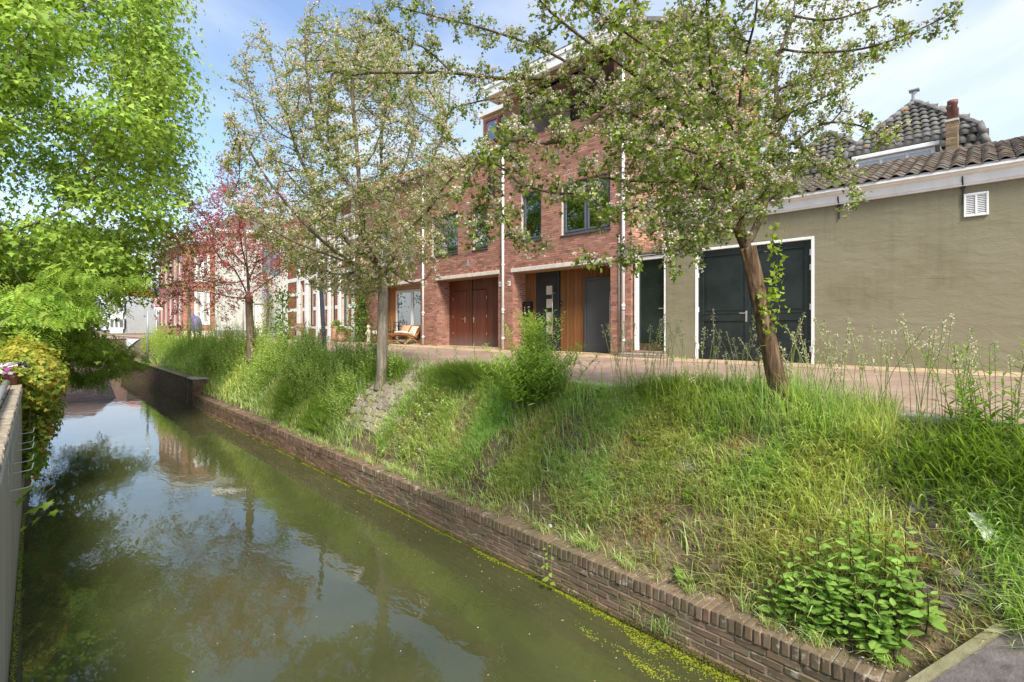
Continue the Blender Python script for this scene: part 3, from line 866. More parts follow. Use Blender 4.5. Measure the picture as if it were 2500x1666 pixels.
# oblique gable side, in the sun
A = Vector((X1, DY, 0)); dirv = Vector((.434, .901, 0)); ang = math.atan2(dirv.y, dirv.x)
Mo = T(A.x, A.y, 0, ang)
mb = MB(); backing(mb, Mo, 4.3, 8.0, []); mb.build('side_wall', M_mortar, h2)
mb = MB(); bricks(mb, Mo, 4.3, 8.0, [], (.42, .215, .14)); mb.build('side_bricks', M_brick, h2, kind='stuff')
C = A + dirv * 4.3
mb = MB(); mb.prism([(X0, DY + 1.6), (A.x + .7, DY + 1.6), (C.x - .06, C.y), (C.x - 3.2, DY + 8.5), (X0, DY + 9)], 0, 7.98, 'z'); mb.build('rear_body', M_mortar, h2)
# narrow side entrance beside the plastered building
nx0, nx1 = X1 + .09, -5.64
nd = thing('side_entrance', 'narrow dark green door in a thick white frame beside the downpipe', 'door', (nx0, DY, 0))
mb = MB(); Yn = DY + .05
mb.bbox(nx0, nx0 + .09, Yn - .06, Yn + .12, .16, 2.52, .008); mb.bbox(nx1 - .035, nx1, Yn - .06, Yn + .12, .16, 2.52, .006); mb.bbox(nx0 + .091, nx1 - .036, Yn - .06, Yn + .12, 2.44, 2.52, .006); mb.build('door_frame', M_white, nd)
M_dgreen = mat_noise('dark_green_gloss', (.006, .012, .009), (.012, .021, .016), 3, .16, .5, .03, 12)
mb = MB(); mb.bbox(nx0 + .095, nx1 - .04, Yn + .03, Yn + .07, .36, 2.435, .004); mb.build('door_leaf', M_dgreen, nd)
mb = MB(); mb.box(nx0 + .095, nx1 - .04, Yn + .04, Yn + .1, .16, .355); mb.build('door_foot', mat_noise('brown_rot', (.05, .035, .02), (.11, .08, .045), 14, .9, .2, .4), nd)
mb = MB(); mb.bbox(nx1 - .20, nx1 - .06, Yn - .015, Yn + .005, 1.20, 1.222, .004); mb.tube([(nx1 - .07, Yn + .03, 1.21), (nx1 - .07, Yn - .01, 1.21)], .01, 8); mb.bbox(nx1 - .085, nx1 - .055, Yn + .02, Yn + .03, 1.08, 1.3, .004); mb.build('handle', M_steel, nd)
mb = MB(); mb.box(nx0 - .1, nx1 + .0, Yn - .09, Yn + 1.0, 2.54, 2.60); mb.build('lead_cover', mat_noise('lead', (.25, .27, .29), (.36, .38, .40), 6, .6), nd)
stp = thing('door_step', 'pair of worn stone steps below the narrow dark green door', 'step', (nx0, DY - .2, 0))
mb = MB(); mb.bbox(nx0 - .02, nx1 + .01, Yn - .12, Yn + .12, .02, .155, .012); mb.build('upper_step', mat_noise('brick_step', (.24, .14, .10), (.36, .23, .17), 18, .9, .2, .4), stp)
for k in range(4):
    a = nx0 - .22 + k * (nx1 + .10 - nx0 + .22) / 4
    for r in range(2):
        mb = MB(); mb.bbox(a + .004, a + (nx1 + .10 - nx0 + .22) / 4 - .004, Yn - .45, Yn - .125, .012 + r * .045, .054 + r * .045, .008); mb.build('slab', mat_noise('step_slab', (.24, .20, .16), (.36, .31, .26), 9, .9, .2, .4) if 'step_slab' not in MATS else MATS['step_slab'], stp)

# house with red garage doors
X0, X1 = fx(1033, DY), fx(1229, DY) - .006
h1 = thing('terraced_house', 'brick terraced house with reddish brown double garage doors', 'house', (X0, DY, 0), 'modern brick terraced houses')
xa, xb = fx(1067, DY), fx(1217, DY)
wins = [(fx(1054, DY), fx(1118, DY), 3.37, 4.84), (fx(1155, DY), fx(1191, DY), 3.37, 4.84)]
ops = [(xa - X0, xb - X0, 0, LZ)] + [(a - X0, b - X0, c, d) for a, b, c, d in wins]
M, W = house_shell(h1, X0, X1, 6.5, ops)
recess(h1, xa, xb, LZ, .57)
window(h1, M, *ops[1], M_frameg, sillm=M_sill, splits=((ops[1][0] + ops[1][1]) / 2,), fw=.05)
window(h1, M, *ops[2], M_frameg, sillm=M_sill, fw=.05)
mb = MB(); mb.box(xa, xb, BY + .03, BY + .06, 0, LZ + .02); mb.build('board_backing', M_slatback, h1)
pme = MB().bbox(-.046, .046, -.012, .012, 0, LZ - .02, .004).mesh('plank'); pme.materials.append(M_red)
x = xa + .05
d1, d2, d3, d4 = fx(1107, BY), fx(1139, BY), fx(1154, BY), fx(1189, BY)
while x < xb:
    inside = d1 < x < d2 or d3 < x < d4
    if not inside:
        o = bpy.data.objects.new('plank', pme); COL.objects.link(o); par(o, h1); o.location = (x, BY + .016, .02 + float(gz(x)))
    x += .0965
for (a, b, nb, hs_) in ((d1, d2, 5, 1), (d3, d4, 8, -1)):
    lf = MB(); lf.bbox(a - .01, b + .01, BY + .006, BY + .026, .05, 2.08, .004); dd = lf.build('garage_door', M_red, h1)
    for k in range(nb):
        p = MB(); p.bbox(a + k * (b - a) / nb + .002, a + (k + 1) * (b - a) / nb - .002, BY + .004, BY + .028, 2.10, LZ - .005, .003); p.build('plank', M_red, h1)
    wpl = (b - a) / nb
    for k in range(nb):
        p = MB(); p.bbox(a + k * wpl + .003, a + (k + 1) * wpl - .003, BY - .012, BY + .005, .07, 2.07, .003); p.build('board', M_red, dd)
    hxx = b - .07 if hs_ > 0 else a + .07
    p = MB(); p.bbox(hxx - .02, hxx + .02, BY - .02, BY - .013, .93, 1.14, .003); p.tube([(hxx, BY - .02, 1.07), (hxx, BY - .06, 1.07)], .009, 8); p.tube([(hxx, BY - .06, 1.07), (hxx - .12 * hs_, BY - .06, 1.07)], .009, 8); p.build('handle', M_steel, dd, smooth=False)
    hh = a if hs_ > 0 else b
    for z in (.55, 1.15, 1.8):
        p = MB(); p.bbox(hh - .012, hh + .012, BY - .025, BY - .013, z - .05, z + .05, .003); p.build('hinge', M_steel, dd)
downpipe(h1, fx(1228, DY - .07), 6.45)
v_ = MB(); v_.bbox(fx(1143, DY) - .05, fx(1143, DY) + .05, DY - .025, DY - .012, 2.86, 3.06, .004); v_.build('air_vent', M_galv, h1)
mb = MB(); mb.tube([(X0, DY - .08, 6.53), (X1, DY - .08, 6.53)], .07, 10); mb.build('gutter', M_galv, h1, smooth=True)
roof_prism(h1, X0, X1, DY - .1, 6.52, DY + 4, 7.2, M_redtile); roof_prism(h1, X0, X1, DY + 8, 6.52, DY + 4, 7.2, M_redtile)
mb = MB(); mb.box(X1 - 1.9, X1 - .15, DY + .9, DY + 3.6, 6.9, 8.25); mb.build('dormer', mat_noise('yellow_paint', (.50, .38, .17), (.60, .47, .24), 4, .6), h1)
mb = MB(); mb.bbox(X1 - 2.0, X1 - .05, DY + .78, DY + 3.7, 8.25, 8.42, .01); mb.build('dormer_roof', M_white, h1)
window(h1, T(X1 - 1.75, DY + .82), 0, 1.45, 7.2, 8.1, mat_noise('maroon_paint', (.14, .03, .03), (.18, .045, .04), 4, .5), dep=0, room=0, splits=(.72,))
mb = MB(); mb.box(X0, X1, DY + 1.2, DY + 7.9, 0, 6.5); mb.build('rear_body', M_mortar, h1)

# house behind the second tree, with the deck chair
X0, X1 = fx(884, DY), fx(1033, DY) - .006
h0 = thing('terraced_house', 'brick terraced house with white framed windows and curtained sliding door', 'house', (X0, DY, 0), 'modern brick terraced houses')
xa, xb = fx(922, DY), fx(1027, DY)
wins = [(fx(925, DY), fx(957, DY), 3.30, 4.85), (fx(981, DY), fx(1010, DY), 3.30, 4.85)]
ops = [(xa - X0, xb - X0, 0, LZ)] + [(a - X0, b - X0, c, d) for a, b, c, d in wins]
M, W = house_shell(h0, X0, X1, 6.5, ops, col=(.27, .132, .10))
recess(h0, xa, xb, LZ, .5, (.27, .132, .10))
for o_ in ops[1:]: window(h0, M, *o_, M_white, sillm=M_sill, fw=.06)
BY0 = DY + .5
mb = MB(); mb.box(xa, xb, BY0 + .05, BY0 + .08, 0, LZ + .02); mb.build('recess_back', M_soffit, h0)
pme2 = MB().bbox(-.07, .07, -.012, .012, 0, LZ - .02, .004).mesh('plank'); pme2.materials.append(M_oak)
s0, s1 = fx(966, BY0), xb - .08
x = xa + .08
while x < s0 - .05:
    o = bpy.data.objects.new('plank', pme2); COL.objects.link(o); par(o, h0); o.location = (x, BY0 + .03, .12); x += .145
wn = window(h0, T(0, BY0), s0, s1, .12, 2.3, M_white, dep=0, fw=.06, splits=((s0 + s1) / 2,), room=.35)
M_curt = mat_noise('net_curtain', (.48, .52, .52), (.62, .65, .64), 5, .8, .2, 0)
mb = MB()
for k in range(40):
    a = s0 + .08 + (s1 - s0 - .16) * k / 40; b = s0 + .08 + (s1 - s0 - .16) * (k + 1) / 40
    if .36 < k / 40 < .5 or .52 < k / 40 < .64: continue
    ya, yb = BY0 + .16 + .03 * math.sin(k * 1.9), BY0 + .16 + .03 * math.sin((k + 1) * 1.9)
    mb.quad((a, ya, .2), (b, yb, .2), (b, yb, 2.22), (a, ya, 2.22))
mb.build('curtain', M_curt, wn)
downpipe(h0, fx(1033, DY - .07), 6.4)
mb = MB(); mb.tube([(X0, DY - .08, 6.53), (X1, DY - .08, 6.53)], .07, 10); mb.build('gutter', M_galv, h0, smooth=True)
roof_prism(h0, X0, X1, DY - .1, 6.52, DY + 4, 7.2, M_redtile); roof_prism(h0, X0, X1, DY + 8, 6.52, DY + 4, 7.2, M_redtile)
mb = MB(); mb.box(X0, X1, DY + 1.1, DY + 7.9, 0, 6.5); mb.build('rear_body', M_mortar, h0)
H0X = X0

# house numbers by the pipe
M_tile = mat_noise('number_tile', (.72, .71, .67), (.80, .79, .76), 6, .35, .5, 0)
def number_sign(x, z, txt, label):
    mb = MB(); mb.bbox(x - .055, x + .055, DY - .028, DY - .012, z - .075, z + .075, .004)
    o = mb.build('house_number', M_tile, label=label, cat='number plate')
    cu = bpy.data.curves.new('digit', 'FONT'); cu.body = txt; cu.size = .12; cu.align_x = 'CENTER'; cu.align_y = 'CENTER'; cu.extrude = .002
    tmp = bpy.data.objects.new('digit', cu)
    COL.objects.link(tmp); dg = bpy.context.evaluated_depsgraph_get(); me = bpy.data.meshes.new_from_object(tmp.evaluated_get(dg))
    bpy.data.objects.remove(tmp)
    d_ = bpy.data.objects.new('digit', me); COL.objects.link(d_); me.materials.clear(); me.materials.append(M_black)
    d_.parent = o; d_.location = (x, DY - .031, z); d_.rotation_euler = (R(90), 0, 0)
number_sign(fx(1222.5, DY), 2.14, '6', 'small white house number tile beside the garage, left of the downpipe')
number_sign(fx(1244, DY), 2.14, '8', 'small white house number tile beside the slatted entrance, right of the downpipe')
# letter box and bell
lbx0, lbx1 = fx(1277, BY - .05), fx(1300, BY - .05); lz0, lz1 = fz(1288, 772, BY - .05), fz(1288, 737, BY - .05)
lb = thing('letter_box', 'black wall letter box beside the black front door', 'letter box', (lbx0, BY, lz0))
w_ = (lbx1 - lbx0)
mb = MB(); mb.prism([(lbx0, lz0 + .03), (lbx0 + .03, lz0), (lbx1 - .03, lz0), (lbx1, lz0 + .16), (lbx1 - .02, lz1), (lbx0 + .03, lz1), (lbx0, lz1 - .03)], BY - .13, BY - .005, 'y'); mb.build('box', M_black, lb)
mb = MB(); mb.bbox(lbx0 + .03, lbx1 - .02, BY - .145, BY - .131, lz1 - .12, lz1 - .05, .004); mb.build('flap', M_black, lb)
for k in range(3):
    mb = MB(); mb.box(lbx0 + w_ * .32, lbx0 + w_ * .32 + .028, BY - .134, BY - .131, lz0 + .10 + k * .075, lz0 + .14 + k * .075); mb.build('peep_slot', M_frost, lb)
mb = MB(); mb.box(lbx1 - .13, lbx1 - .05, BY - .134, BY - .131, lz1 - .19, lz1 - .165); mb.build('name_plate', M_frost, lb)
mb = MB(); bxx = fx(1371, BY); mb.bbox(bxx - .03, bxx + .03, BY - .035, BY - .006, fz(1371, 748, BY), fz(1371, 735, BY), .01)
db = mb.build('door_bell', M_black, label='small black video door bell on the cedar slats', cat='door bell')
mb = MB(); mb.lathe([(0, 0), (.014, 0), (.014, .004), (0, .004)], (0, 0, 0), 12); zz_ = (fz(1371, 748, BY) + fz(1371, 735, BY)) / 2; mb.v = [(bxx + p[0], BY - .036 - p[2], zz_ + p[1]) for p in mb.v]; mb.build('button', M_galv, db)

# ---- olive plastered building
m, t, out = newmat('olive_plaster')
p = posn(t)
c = ramp(t, noi(t, p, 1.1, 6, .6), [(.25, (.192, .172, .108)), (.75, (.235, .213, .140))])
c = mixc_(t, ramp(t, noi(t, p, 5, 5, .6), [(.55, (0, 0, 0)), (.8, (.5, .5, .5))]), c, (.265, .248, .175))
mp_ = N(t, 'ShaderNodeMapping'); mp_.inputs['Scale'].default_value = (1, 1, 2.4); L(t, p, mp_.inputs[0])
mv = N(t, 'ShaderNodeMapping'); mv.inputs['Scale'].default_value = (5, 5, .35); L(t, p, mv.inputs[0])
c = mixc_(t, 1.0, c, ramp(t, noi(t, mv.outputs[0], 1.6, 6, .7), [(.30, (.88, .88, .87)), (.48, (1, 1, 1)), (.72, (1.07, 1.07, 1.07))]), 'MULTIPLY')
c = mixc_(t, ramp(t, noi(t, p, .55, 3, .5), [(.56, (0, 0, 0)), (.60, (.5, .5, .5))]), c, (.245, .222, .150))
h = mth(t, 'ADD', noi(t, mp_.outputs[0], 2.2, 4, .5, .6), mth(t, 'MULTIPLY', noi(t, mp_.outputs[0], 16, 4, .6), .22))
h = mth(t, 'ADD', h, mth(t, 'MULTIPLY', noi(t, p, 120, 3), .05))
bsdf(t, out, c, .85, .2, 0, h, .42, .035)
M_olive = m
OX0, OX1 = -5.63, 6.0
ob = thing('plaster_building', 'low olive plastered building with dark garage doors and mossy pantile roof', 'building', (OX0, DY, 0))
ga, gb, gt = fx(1697, DY), fx(1988, DY), 2.56
Mv = T(OX0, DY); Wd = OX1 - OX0
mb = MB(); backing(mb, Mv, Wd, 3.12, [(ga - OX0, gb - OX0, 0, gt)], z0=-.1); reveals(mb, Mv, [(ga - OX0, gb - OX0, 0, gt)], .14)
mb.quad((OX0, DY, -.1), (OX0, DY, 3.2), (OX0, DY + 5, 3.2), (OX0, DY + 5, -.1)); mb.build('wall', M_olive, ob)
mb = MB(); mb.box(OX0 + .1, OX1, DY + .5, DY + 5, 0, 3.3); mb.build('rear_body', M_mortar, ob)
mb = MB()
mb.prism([(DY - .06, 3.118), (DY + .02, 3.118), (DY + .02, 3.40), (DY - .20, 3.40), (DY - .20, 3.35), (DY - .15, 3.33), (DY - .145, 3.31), (DY - .085, 3.29), (DY - .08, 3.155), (DY - .06, 3.15)], OX0, OX1, 'x'); mb.build('fascia', M_white, ob)
mb = MB(); mb.tube([(OX0, DY - .19, 3.405), (OX1, DY - .19, 3.405)], .018, 8); mb.build('gutter', M_galv, ob, smooth=True)
# double garage doors in a white frame
M_garage = mat_noise('garage_black_green', (.010, .015, .015), (.020, .027, .026), 2.5, .24, .45, .12, 18)
mb = MB(); fwk = .055
mb.bbox(ga, ga + fwk, DY - .012, DY + .10, .0, gt, .006); mb.bbox(gb - fwk, gb, DY - .012, DY + .10, 0, gt, .006); mb.bbox(ga + fwk + .001, gb - fwk - .001, DY - .012, DY + .10, gt - fwk, gt, .006); mb.build('door_frame', M_white, ob)
mid = (ga + gb) / 2
for (a, b, hs_) in ((ga + fwk + .004, mid - .004, 1), (mid + .004, gb - fwk - .004, -1)):
    y = DY + .045; st_ = .13
    mb = MB(); z0, z1 = .02, gt - fwk - .004
    rails = [(z0, z0 + .20), (.88, 1.06), (z1 - .14, z1)]
    mb.bbox(a, a + st_, y, y + .045, z0, z1, .005); mb.bbox(b - st_, b, y, y + .045, z0, z1, .005)
    for (c, d) in rails: mb.bbox(a + st_ + .001, b - st_ - .001, y + .001, y + .044, c, d, .005)
    lf = mb.build('garage_door', M_garage, ob, label='black green panelled garage door leaf')
    for (c, d) in ((z0 + .205, .875), (1.065, z1 - .145)):
        p_ = MB(); p_.bbox(a + st_ + .004, b - st_ - .004, y + .022, y + .036, c, d, .003); p_.bbox(a + st_ + .05, b - st_ - .05, y + .012, y + .021, c + .05, d - .05, .008); p_.build('panel', M_garage, lf)
    p_ = MB(); p_.bbox(a + st_, b - st_, y - .012, y - .002, 1.045, 1.068, .003); p_.build('drip_rail', M_garage, lf)
    hh = a if hs_ > 0 else b
    for z in (.3, 1.15, 1.95, 2.25):
        p_ = MB(); p_.bbox(hh - .03, hh + .02, y - .02, y - .004, z - .06, z + .06, .004); p_.build('hinge', M_white, lf)
    if hs_ > 0:
        hx = b - .09
        p_ = MB(); p_.bbox(hx - .02, hx + .02, y - .008, y - .001, .86, 1.10, .003); p_.tube([(hx, y - .008, 1.05), (hx, y - .05, 1.05)], .01, 8); p_.tube([(hx, y - .05, 1.05), (hx - .13, y - .05, 1.05)], .01, 8); p_.build('handle', M_steel, lf)
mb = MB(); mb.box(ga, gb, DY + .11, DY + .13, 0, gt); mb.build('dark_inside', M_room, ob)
# louvre vent
va, vb, vz0, vz1 = fx(2353, DY), fx(2414, DY), fz(2384, 528, DY) + .0, fz(2384, 474, DY) + .02
vt = thing('louvre_vent', 'white twin louvre vent on the olive wall', 'vent', (va, DY, vz0))
mb = MB(); mb.bbox(va, va + .03, DY - .03, DY - .002, vz0, vz1, .004); mb.bbox(vb - .03, vb, DY - .03, DY - .002, vz0, vz1, .004); mb.bbox(va + .031, vb - .031, DY - .03, DY - .002, vz1 - .035, vz1, .004); mb.bbox(va + .031, vb - .031, DY - .03, DY - .002, vz0, vz0 + .035, .004)
vm_ = (va + vb) / 2; mb.bbox(vm_ - .014, vm_ + .014, DY - .03, DY - .002, vz0 + .036, vz1 - .036, .004); mb.build('vent_frame', M_white, vt)
ns = 11
for (a, b) in ((va + .031, vm_ - .015), (vm_ + .015, vb - .031)):
    for k in range(ns):
        zc = vz0 + .045 + (vz1 - vz0 - .09) * k / (ns - 1)
        mb = MB(); mb.box(a, b, -.010, .010, -.002, .002, M=Matrix.Translation((0, DY - .016, zc)) @ Matrix.Rotation(R(40), 4, 'X')); mb.build('louvre', M_white, vt)
mb = MB(); mb.box(va + .03, vb - .03, DY - .006, DY - .003, vz0 + .03, vz1 - .03); mb.build('vent_back', M_galv, vt)
# wall anchors
for (px, y0, y1, lab) in ((2049, 482, 536, 'black iron wall anchor on the olive wall near the garage'), (2351, 434, 500, 'black iron wall anchor on the olive wall by the louvre vent')):
    x = fx(px, DY); za, zb = fz(px, y1, DY), fz(px, y0, DY); zm = za + (zb - za) * .62
    mb = MB(); mb.tube([(x, DY - .02, za), (x + .002, DY - .024, zm), (x - .004, DY - .10, zm + .10), (x - .004, DY - .10, zb)], [.011, .014, .013, .010], 8)
    a_ = mb.build('wall_anchor', M_iron, label=lab, cat='wall anchor')
    mb = MB(); mb.bbox(x - .03, x + .03, DY - .04, DY - .004, zm - .02, zm + .02, .006); mb.build('anchor_knob', M_iron, a_)
# pantiles
m, t, out = newmat('old_pantile')
p = posn(t); oi = N(t, 'ShaderNodeObjectInfo')
c = ramp(t, oi.outputs['Random'], [(0, (.088, .072, .058)), (.5, (.122, .102, .084)), (1, (.160, .140, .118))])
c = mixc_(t, 1.0, c, ramp(t, noi(t, p, 9, 6, .65), [(.3, (.7, .7, .7)), (.7, (1.25, 1.25, 1.25))]), 'MULTIPLY')
sp = N(t, 'ShaderNodeSeparateXYZ'); L(t, p, sp.inputs[0])
k = N(t, 'ShaderNodeMapRange'); L(t, sp.outputs['X'], k.inputs['Value']); k.inputs['From Min'].default_value = -5; k.inputs['From Max'].default_value = -1
k.inputs['To Min'].default_value = .10; k.inputs['To Max'].default_value = 0
c = mixc_(t, ramp(t, mth(t, 'SUBTRACT', noi(t, p, 12, 5, .7), k.outputs[0]), [(.55, (0, 0, 0)), (.63, (1, 1, 1))]), c, (.155, .075, .028))
c = mixc_(t, ramp(t, noi(t, p, 30, 4, .6), [(.66, (0, 0, 0)), (.74, (.8, .8, .8))]), c, (.30, .28, .23))
bsdf(t, out, c, .9, .2, 0, noi(t, p, 60, 5, .65), .6, .01)
M_pan = m
def pantile(wd=.2, ln=.36, amp=.032, th=.012, nseg=8, name='tile', mat=None):
    mb = MB(); vs_ = []
    prof_ = []
    for i in range(nseg + 1):
        q = i / nseg
        prof_.append((-wd / 2 - .01 + q * (wd + .03), amp * math.sin(q * 2 * math.pi * 1.0 - .4)))
    for (y, zo) in ((0, th), (ln, 0.0)):
        for (a, z) in prof_: vs_.append((a, y, z + zo))
    for (a, z) in prof_: vs_.append((a, 0, z + th - .016))
    n = nseg + 1; fs = []
    for i in range(nseg):
        fs.append((i, i + 1, n + i + 1, n + i)); fs.append((2 * n + i, 2 * n + i + 1, i + 1, i))
    mb.add(vs_, fs); me = mb.mesh(name, True); me.materials.append(mat or M_pan); return me
def tile_mats(M0, cols, rows, wd, ex, rise):
    for r in range(rows):
        for c_ in range(cols):
            yield r, c_, M0 @ Matrix.Translation((c_ * wd + random.uniform(-.004, .004), r * ex + random.uniform(-.006, .006), .010 + random.uniform(0, .006))) @ Matrix.Rotation(-R(rise), 4, 'X') @ Matrix.Rotation(random.uniform(-.025, .025), 4, 'Z')
SL = R(20.6)
rf = MB(); rf.prism([(DY - .14, 3.405), (13.95, 3.405 + (13.95 - DY + .14) * math.tan(SL)), (16.4, 3.405), (16.4, 3.39), (DY - .14, 3.39)], OX0, OX1, 'x'); roof = rf.build('roof', M_slatback, ob)
pt = [pantile() for _ in range(1)]
Mr = Matrix.Translation((OX0 + .12, DY - .22, 3.415)) @ Matrix.Rotation(SL, 4, 'X')
rest = MB(); nt_ = 0
for r, c_, M in tile_mats(Mr, 57, 10, .2, .285, 2.2):
    if c_ < 30:
        o = bpy.data.objects.new('tile', pt[0]); COL.objects.link(o); o.parent = roof; o.matrix_parent_inverse = Matrix.Identity(4)
        o.matrix_basis = BASE[ob.name] @ M if False else M
        nt_ += 1
        par_inv = BASE[ob.name].inverted() if False else None
    else:
        me_ = pt[0]; rest.add([M @ v_.co for v_ in me_.vertices], [tuple(p_.vertices) for p_ in me_.polygons])
rest.build('tiles_beyond', M_pan, roof, kind='stuff')
mb = MB()
for k in range(30): mb.tube([(OX0 + .1 + k * .38, 13.95, 4.375), (OX0 + .1 + k * .38 + .40, 13.95, 4.385)], [.075, .09], 10)
mb.build('ridge_tiles', M_pan, roof)
# ---- hipped roofs behind the plastered building
m, t, out = newmat('grey_scale_tile')
p = posn(t); oi = N(t, 'ShaderNodeObjectInfo')
c = ramp(t, oi.outputs['Random'], [(0, (.105, .098, .088)), (.5, (.142, .134, .121)), (1, (.185, .176, .16))])
c = mixc_(t, 1.0, c, ramp(t, noi(t, p, 4, 6, .65), [(.3, (.75, .75, .75)), (.7, (1.2, 1.2, 1.2))]), 'MULTIPLY')
c = mixc_(t, ramp(t, noi(t, p, 2.6, 4, .6), [(.70, (0, 0, 0)), (.74, (1, 1, 1))]), c, (.40, .17, .04))
bsdf(t, out, c, .8, .3, 0, noi(t, p, 40, 4), .4, .01); M_scale = m
M_leadb = mat_noise('lead_blue', (.30, .34, .40), (.42, .46, .52), 5, .55, .4, .1)
sc_tile = pantile(.22, .36, .020, .034, 7, 'tile', M_scale)
def face_tiles(parent, A, B, C_, D_, limit):
    """pantiles on the planar quad A-B (eave) C_-D_ (top); top may be a point"""
    A, B, C_, D_ = map(Vector, (A, B, C_, D_))
    ex = (B - A).normalized(); mid0 = (A + B) / 2; mid1 = (C_ + D_) / 2
    nn = ex.cross(mid1 - mid0).normalized(); ey = nn.cross(ex)
    Hh = (mid1 - A).dot(ey); W0 = (B - A).length
    l1, r1 = (D_ - A).dot(ex), (C_ - A).dot(ex)
    R3 = Matrix((ex, ey, nn)).transposed().to_4x4()
    y = -.03; n = 0
    while y < Hh - .12:
        q = y / Hh; a, b = l1 * q + .06, W0 + (r1 - W0) * q - .02
        x = a
        while x < b - .05 and n < limit:
            o = bpy.data.objects.new('tile', sc_tile); COL.objects.link(o); o.parent = parent
            o.matrix_basis = Matrix.Translation(A + ex * (x + .1) + ey * y + nn * .012) @ R3 @ Matrix.Rotation(-R(4.5), 4, 'X') @ Matrix.Rotation(random.uniform(-.02, .02), 4, 'Z')
            x += .215; n += 1
        y += .27
    return n
def hip_roof(label, cx_, cy_, hw, zk, za, z0, hw0, dorm, vent):
    t = thing('tiled_roof_house', label, 'house', (cx_, cy_, 0), 'hipped roofs behind the plastered building')
    mb = MB(); mb.box(cx_ - hw0 + .05, cx_ + hw0 - .05, cy_ - hw0 + .05, cy_ + hw0 - .05, 0, z0); mb.build('wall', M_mortar, t)
    mb = MB()
    c0 = [(cx_ - hw0, cy_ - hw0, z0), (cx_ + hw0, cy_ - hw0, z0), (cx_ + hw0, cy_ + hw0, z0), (cx_ - hw0, cy_ + hw0, z0)]
    c1 = [(cx_ - hw, cy_ - hw, zk), (cx_ + hw, cy_ - hw, zk), (cx_ + hw, cy_ + hw, zk), (cx_ - hw, cy_ + hw, zk)]
    mb.add(c0 + c1 + [(cx_, cy_, za)], [(0, 1, 5, 4), (1, 2, 6, 5), (2, 3, 7, 6), (3, 0, 4, 7), (4, 5, 8), (5, 6, 8), (6, 7, 8), (7, 4, 8)])
    rf_ = mb.build('roof', M_slatback, t); ap = (cx_, cy_, za)
    n = face_tiles(rf_, c1[0], c1[1], ap, ap, 200); n += face_tiles(rf_, c1[1], c1[2], ap, ap, 90); face_tiles(rf_, c0[0], c0[1], c1[1], c1[0], 170); face_tiles(rf_, c0[1], c0[2], c1[2], c1[1], 60)
    for k in (0, 1):                                 # hip ridge caps
        a, b = Vector(c1[k]), Vector(ap); a0 = Vector(c0[k])
        for (p0, p1) in ((a0, a), (a, b)):
            nn = max(3, int((p1 - p0).length / .3))
            for i in range(nn):
                q = MB(); s0_, s1_ = p0 + (p1 - p0) * (i / nn), p0 + (p1 - p0) * ((i + 1.12) / nn); q.tube([s0_, s1_], [.105, .085], 9); q.build('hip_tile', M_scale, rf_, smooth=True)
    if vent:
        mb = MB(); mb.tube([(cx_, cy_, za - .05), (cx_, cy_, za + .34)], .075, 10); mb.bbox(cx_ - .14, cx_ + .14, cy_ - .14, cy_ + .14, za + .35, za + .40, .01); mb.build('roof_vent', M_galv, t)
    if dorm:
        dx0, dx1, dz0, dz1, dyy = dorm
        mb = MB(); mb.box(dx0, dx1, dyy + .02, cy_, dz0, dz1 - .02); d_ = mb.build('dormer', M_leadb, t)
        mb = MB(); mb.bbox(dx0 - .10, dx1 + .10, dyy - .14, cy_ - .2, dz1, dz1 + .12, .01); mb.build('dormer_roof', M_white, d_)
        nwin = 3 if dx1 - dx0 > 1.9 else 2
        window(t, T(dx0, dyy), 0, dx1 - dx0, dz0, dz1 - .005, M_white, dep=-.04, fw=.09, splits=[(dx1 - dx0) * k / nwin for k in range(1, nwin)], sash=False, room=0, glass=mat_noise('dormer_glass', (.42, .46, .48), (.50, .53, .55), 2, .15, .5, 0) if 'dormer_glass' not in MATS else MATS['dormer_glass'])
    return t
CYY = 21.3
hip_roof('steep grey tiled hip roof with a metal vent on its tip beside the chimney', fx(2232, CYY), CYY, 1.62, 6.55, at(2232, 250, 16.9).z - .1, 4.8, 2.0, (fx(2090, 18.9), fx(2283, 18.9), 4.6, 5.98, 18.9), True)
hip_roof('lower grey tiled hip roof with a short white dormer left of the taller one', fx(2026, CYY), CYY, 1.55, 6.35, 7.9, 4.5, 1.95, (fx(1985, 18.9), fx(2050, 18.9), 4.3, 5.42, 18.9), False)
# chimney
cx0, cx1 = fx(2309, 18.6), fx(2338, 18.6)
ch = thing('chimney', 'yellow brown brick chimney with three terracotta pots', 'chimney', (cx0, 18.6, 3))
cz = fz(2325, 297, 18.6)
mb = MB(); backing(mb, T(cx0, 18.6), cx1 - cx0, cz, [], z0=3.5); backing(mb, T(cx1, 18.6, 0, R(90)), .55, cz, [], z0=3.5); mb.build('mortar_core', M_mortar, ch)
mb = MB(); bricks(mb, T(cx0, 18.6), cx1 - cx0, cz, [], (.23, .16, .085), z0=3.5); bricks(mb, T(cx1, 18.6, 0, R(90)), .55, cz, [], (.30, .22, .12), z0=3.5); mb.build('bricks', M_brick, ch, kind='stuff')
mb = MB(); mb.bbox(cx0 - .03, cx1 + .03, 18.57, 19.18, cz + .002, cz + .07, .01); mb.build('cap', M_conc, ch)
M_terra = mat_noise('terracotta', (.16, .075, .055), (.25, .12, .085), 9, .8, .3, .2)
for (dx, dy, hh) in ((.14, .12, .55), (cx1 - cx0 - .13, .14, .42), (cx1 - cx0 - .1, .42, .42)):
    mb = MB(); mb.lathe([(.10, 0), (.105, hh * .8), (.12, hh * .82), (.12, hh), (.085, hh), (.085, hh - .06)], (cx0 + dx, 18.6 + dy, cz + .07), 14); mb.build('chimney_pot', M_terra, ch, smooth=True)
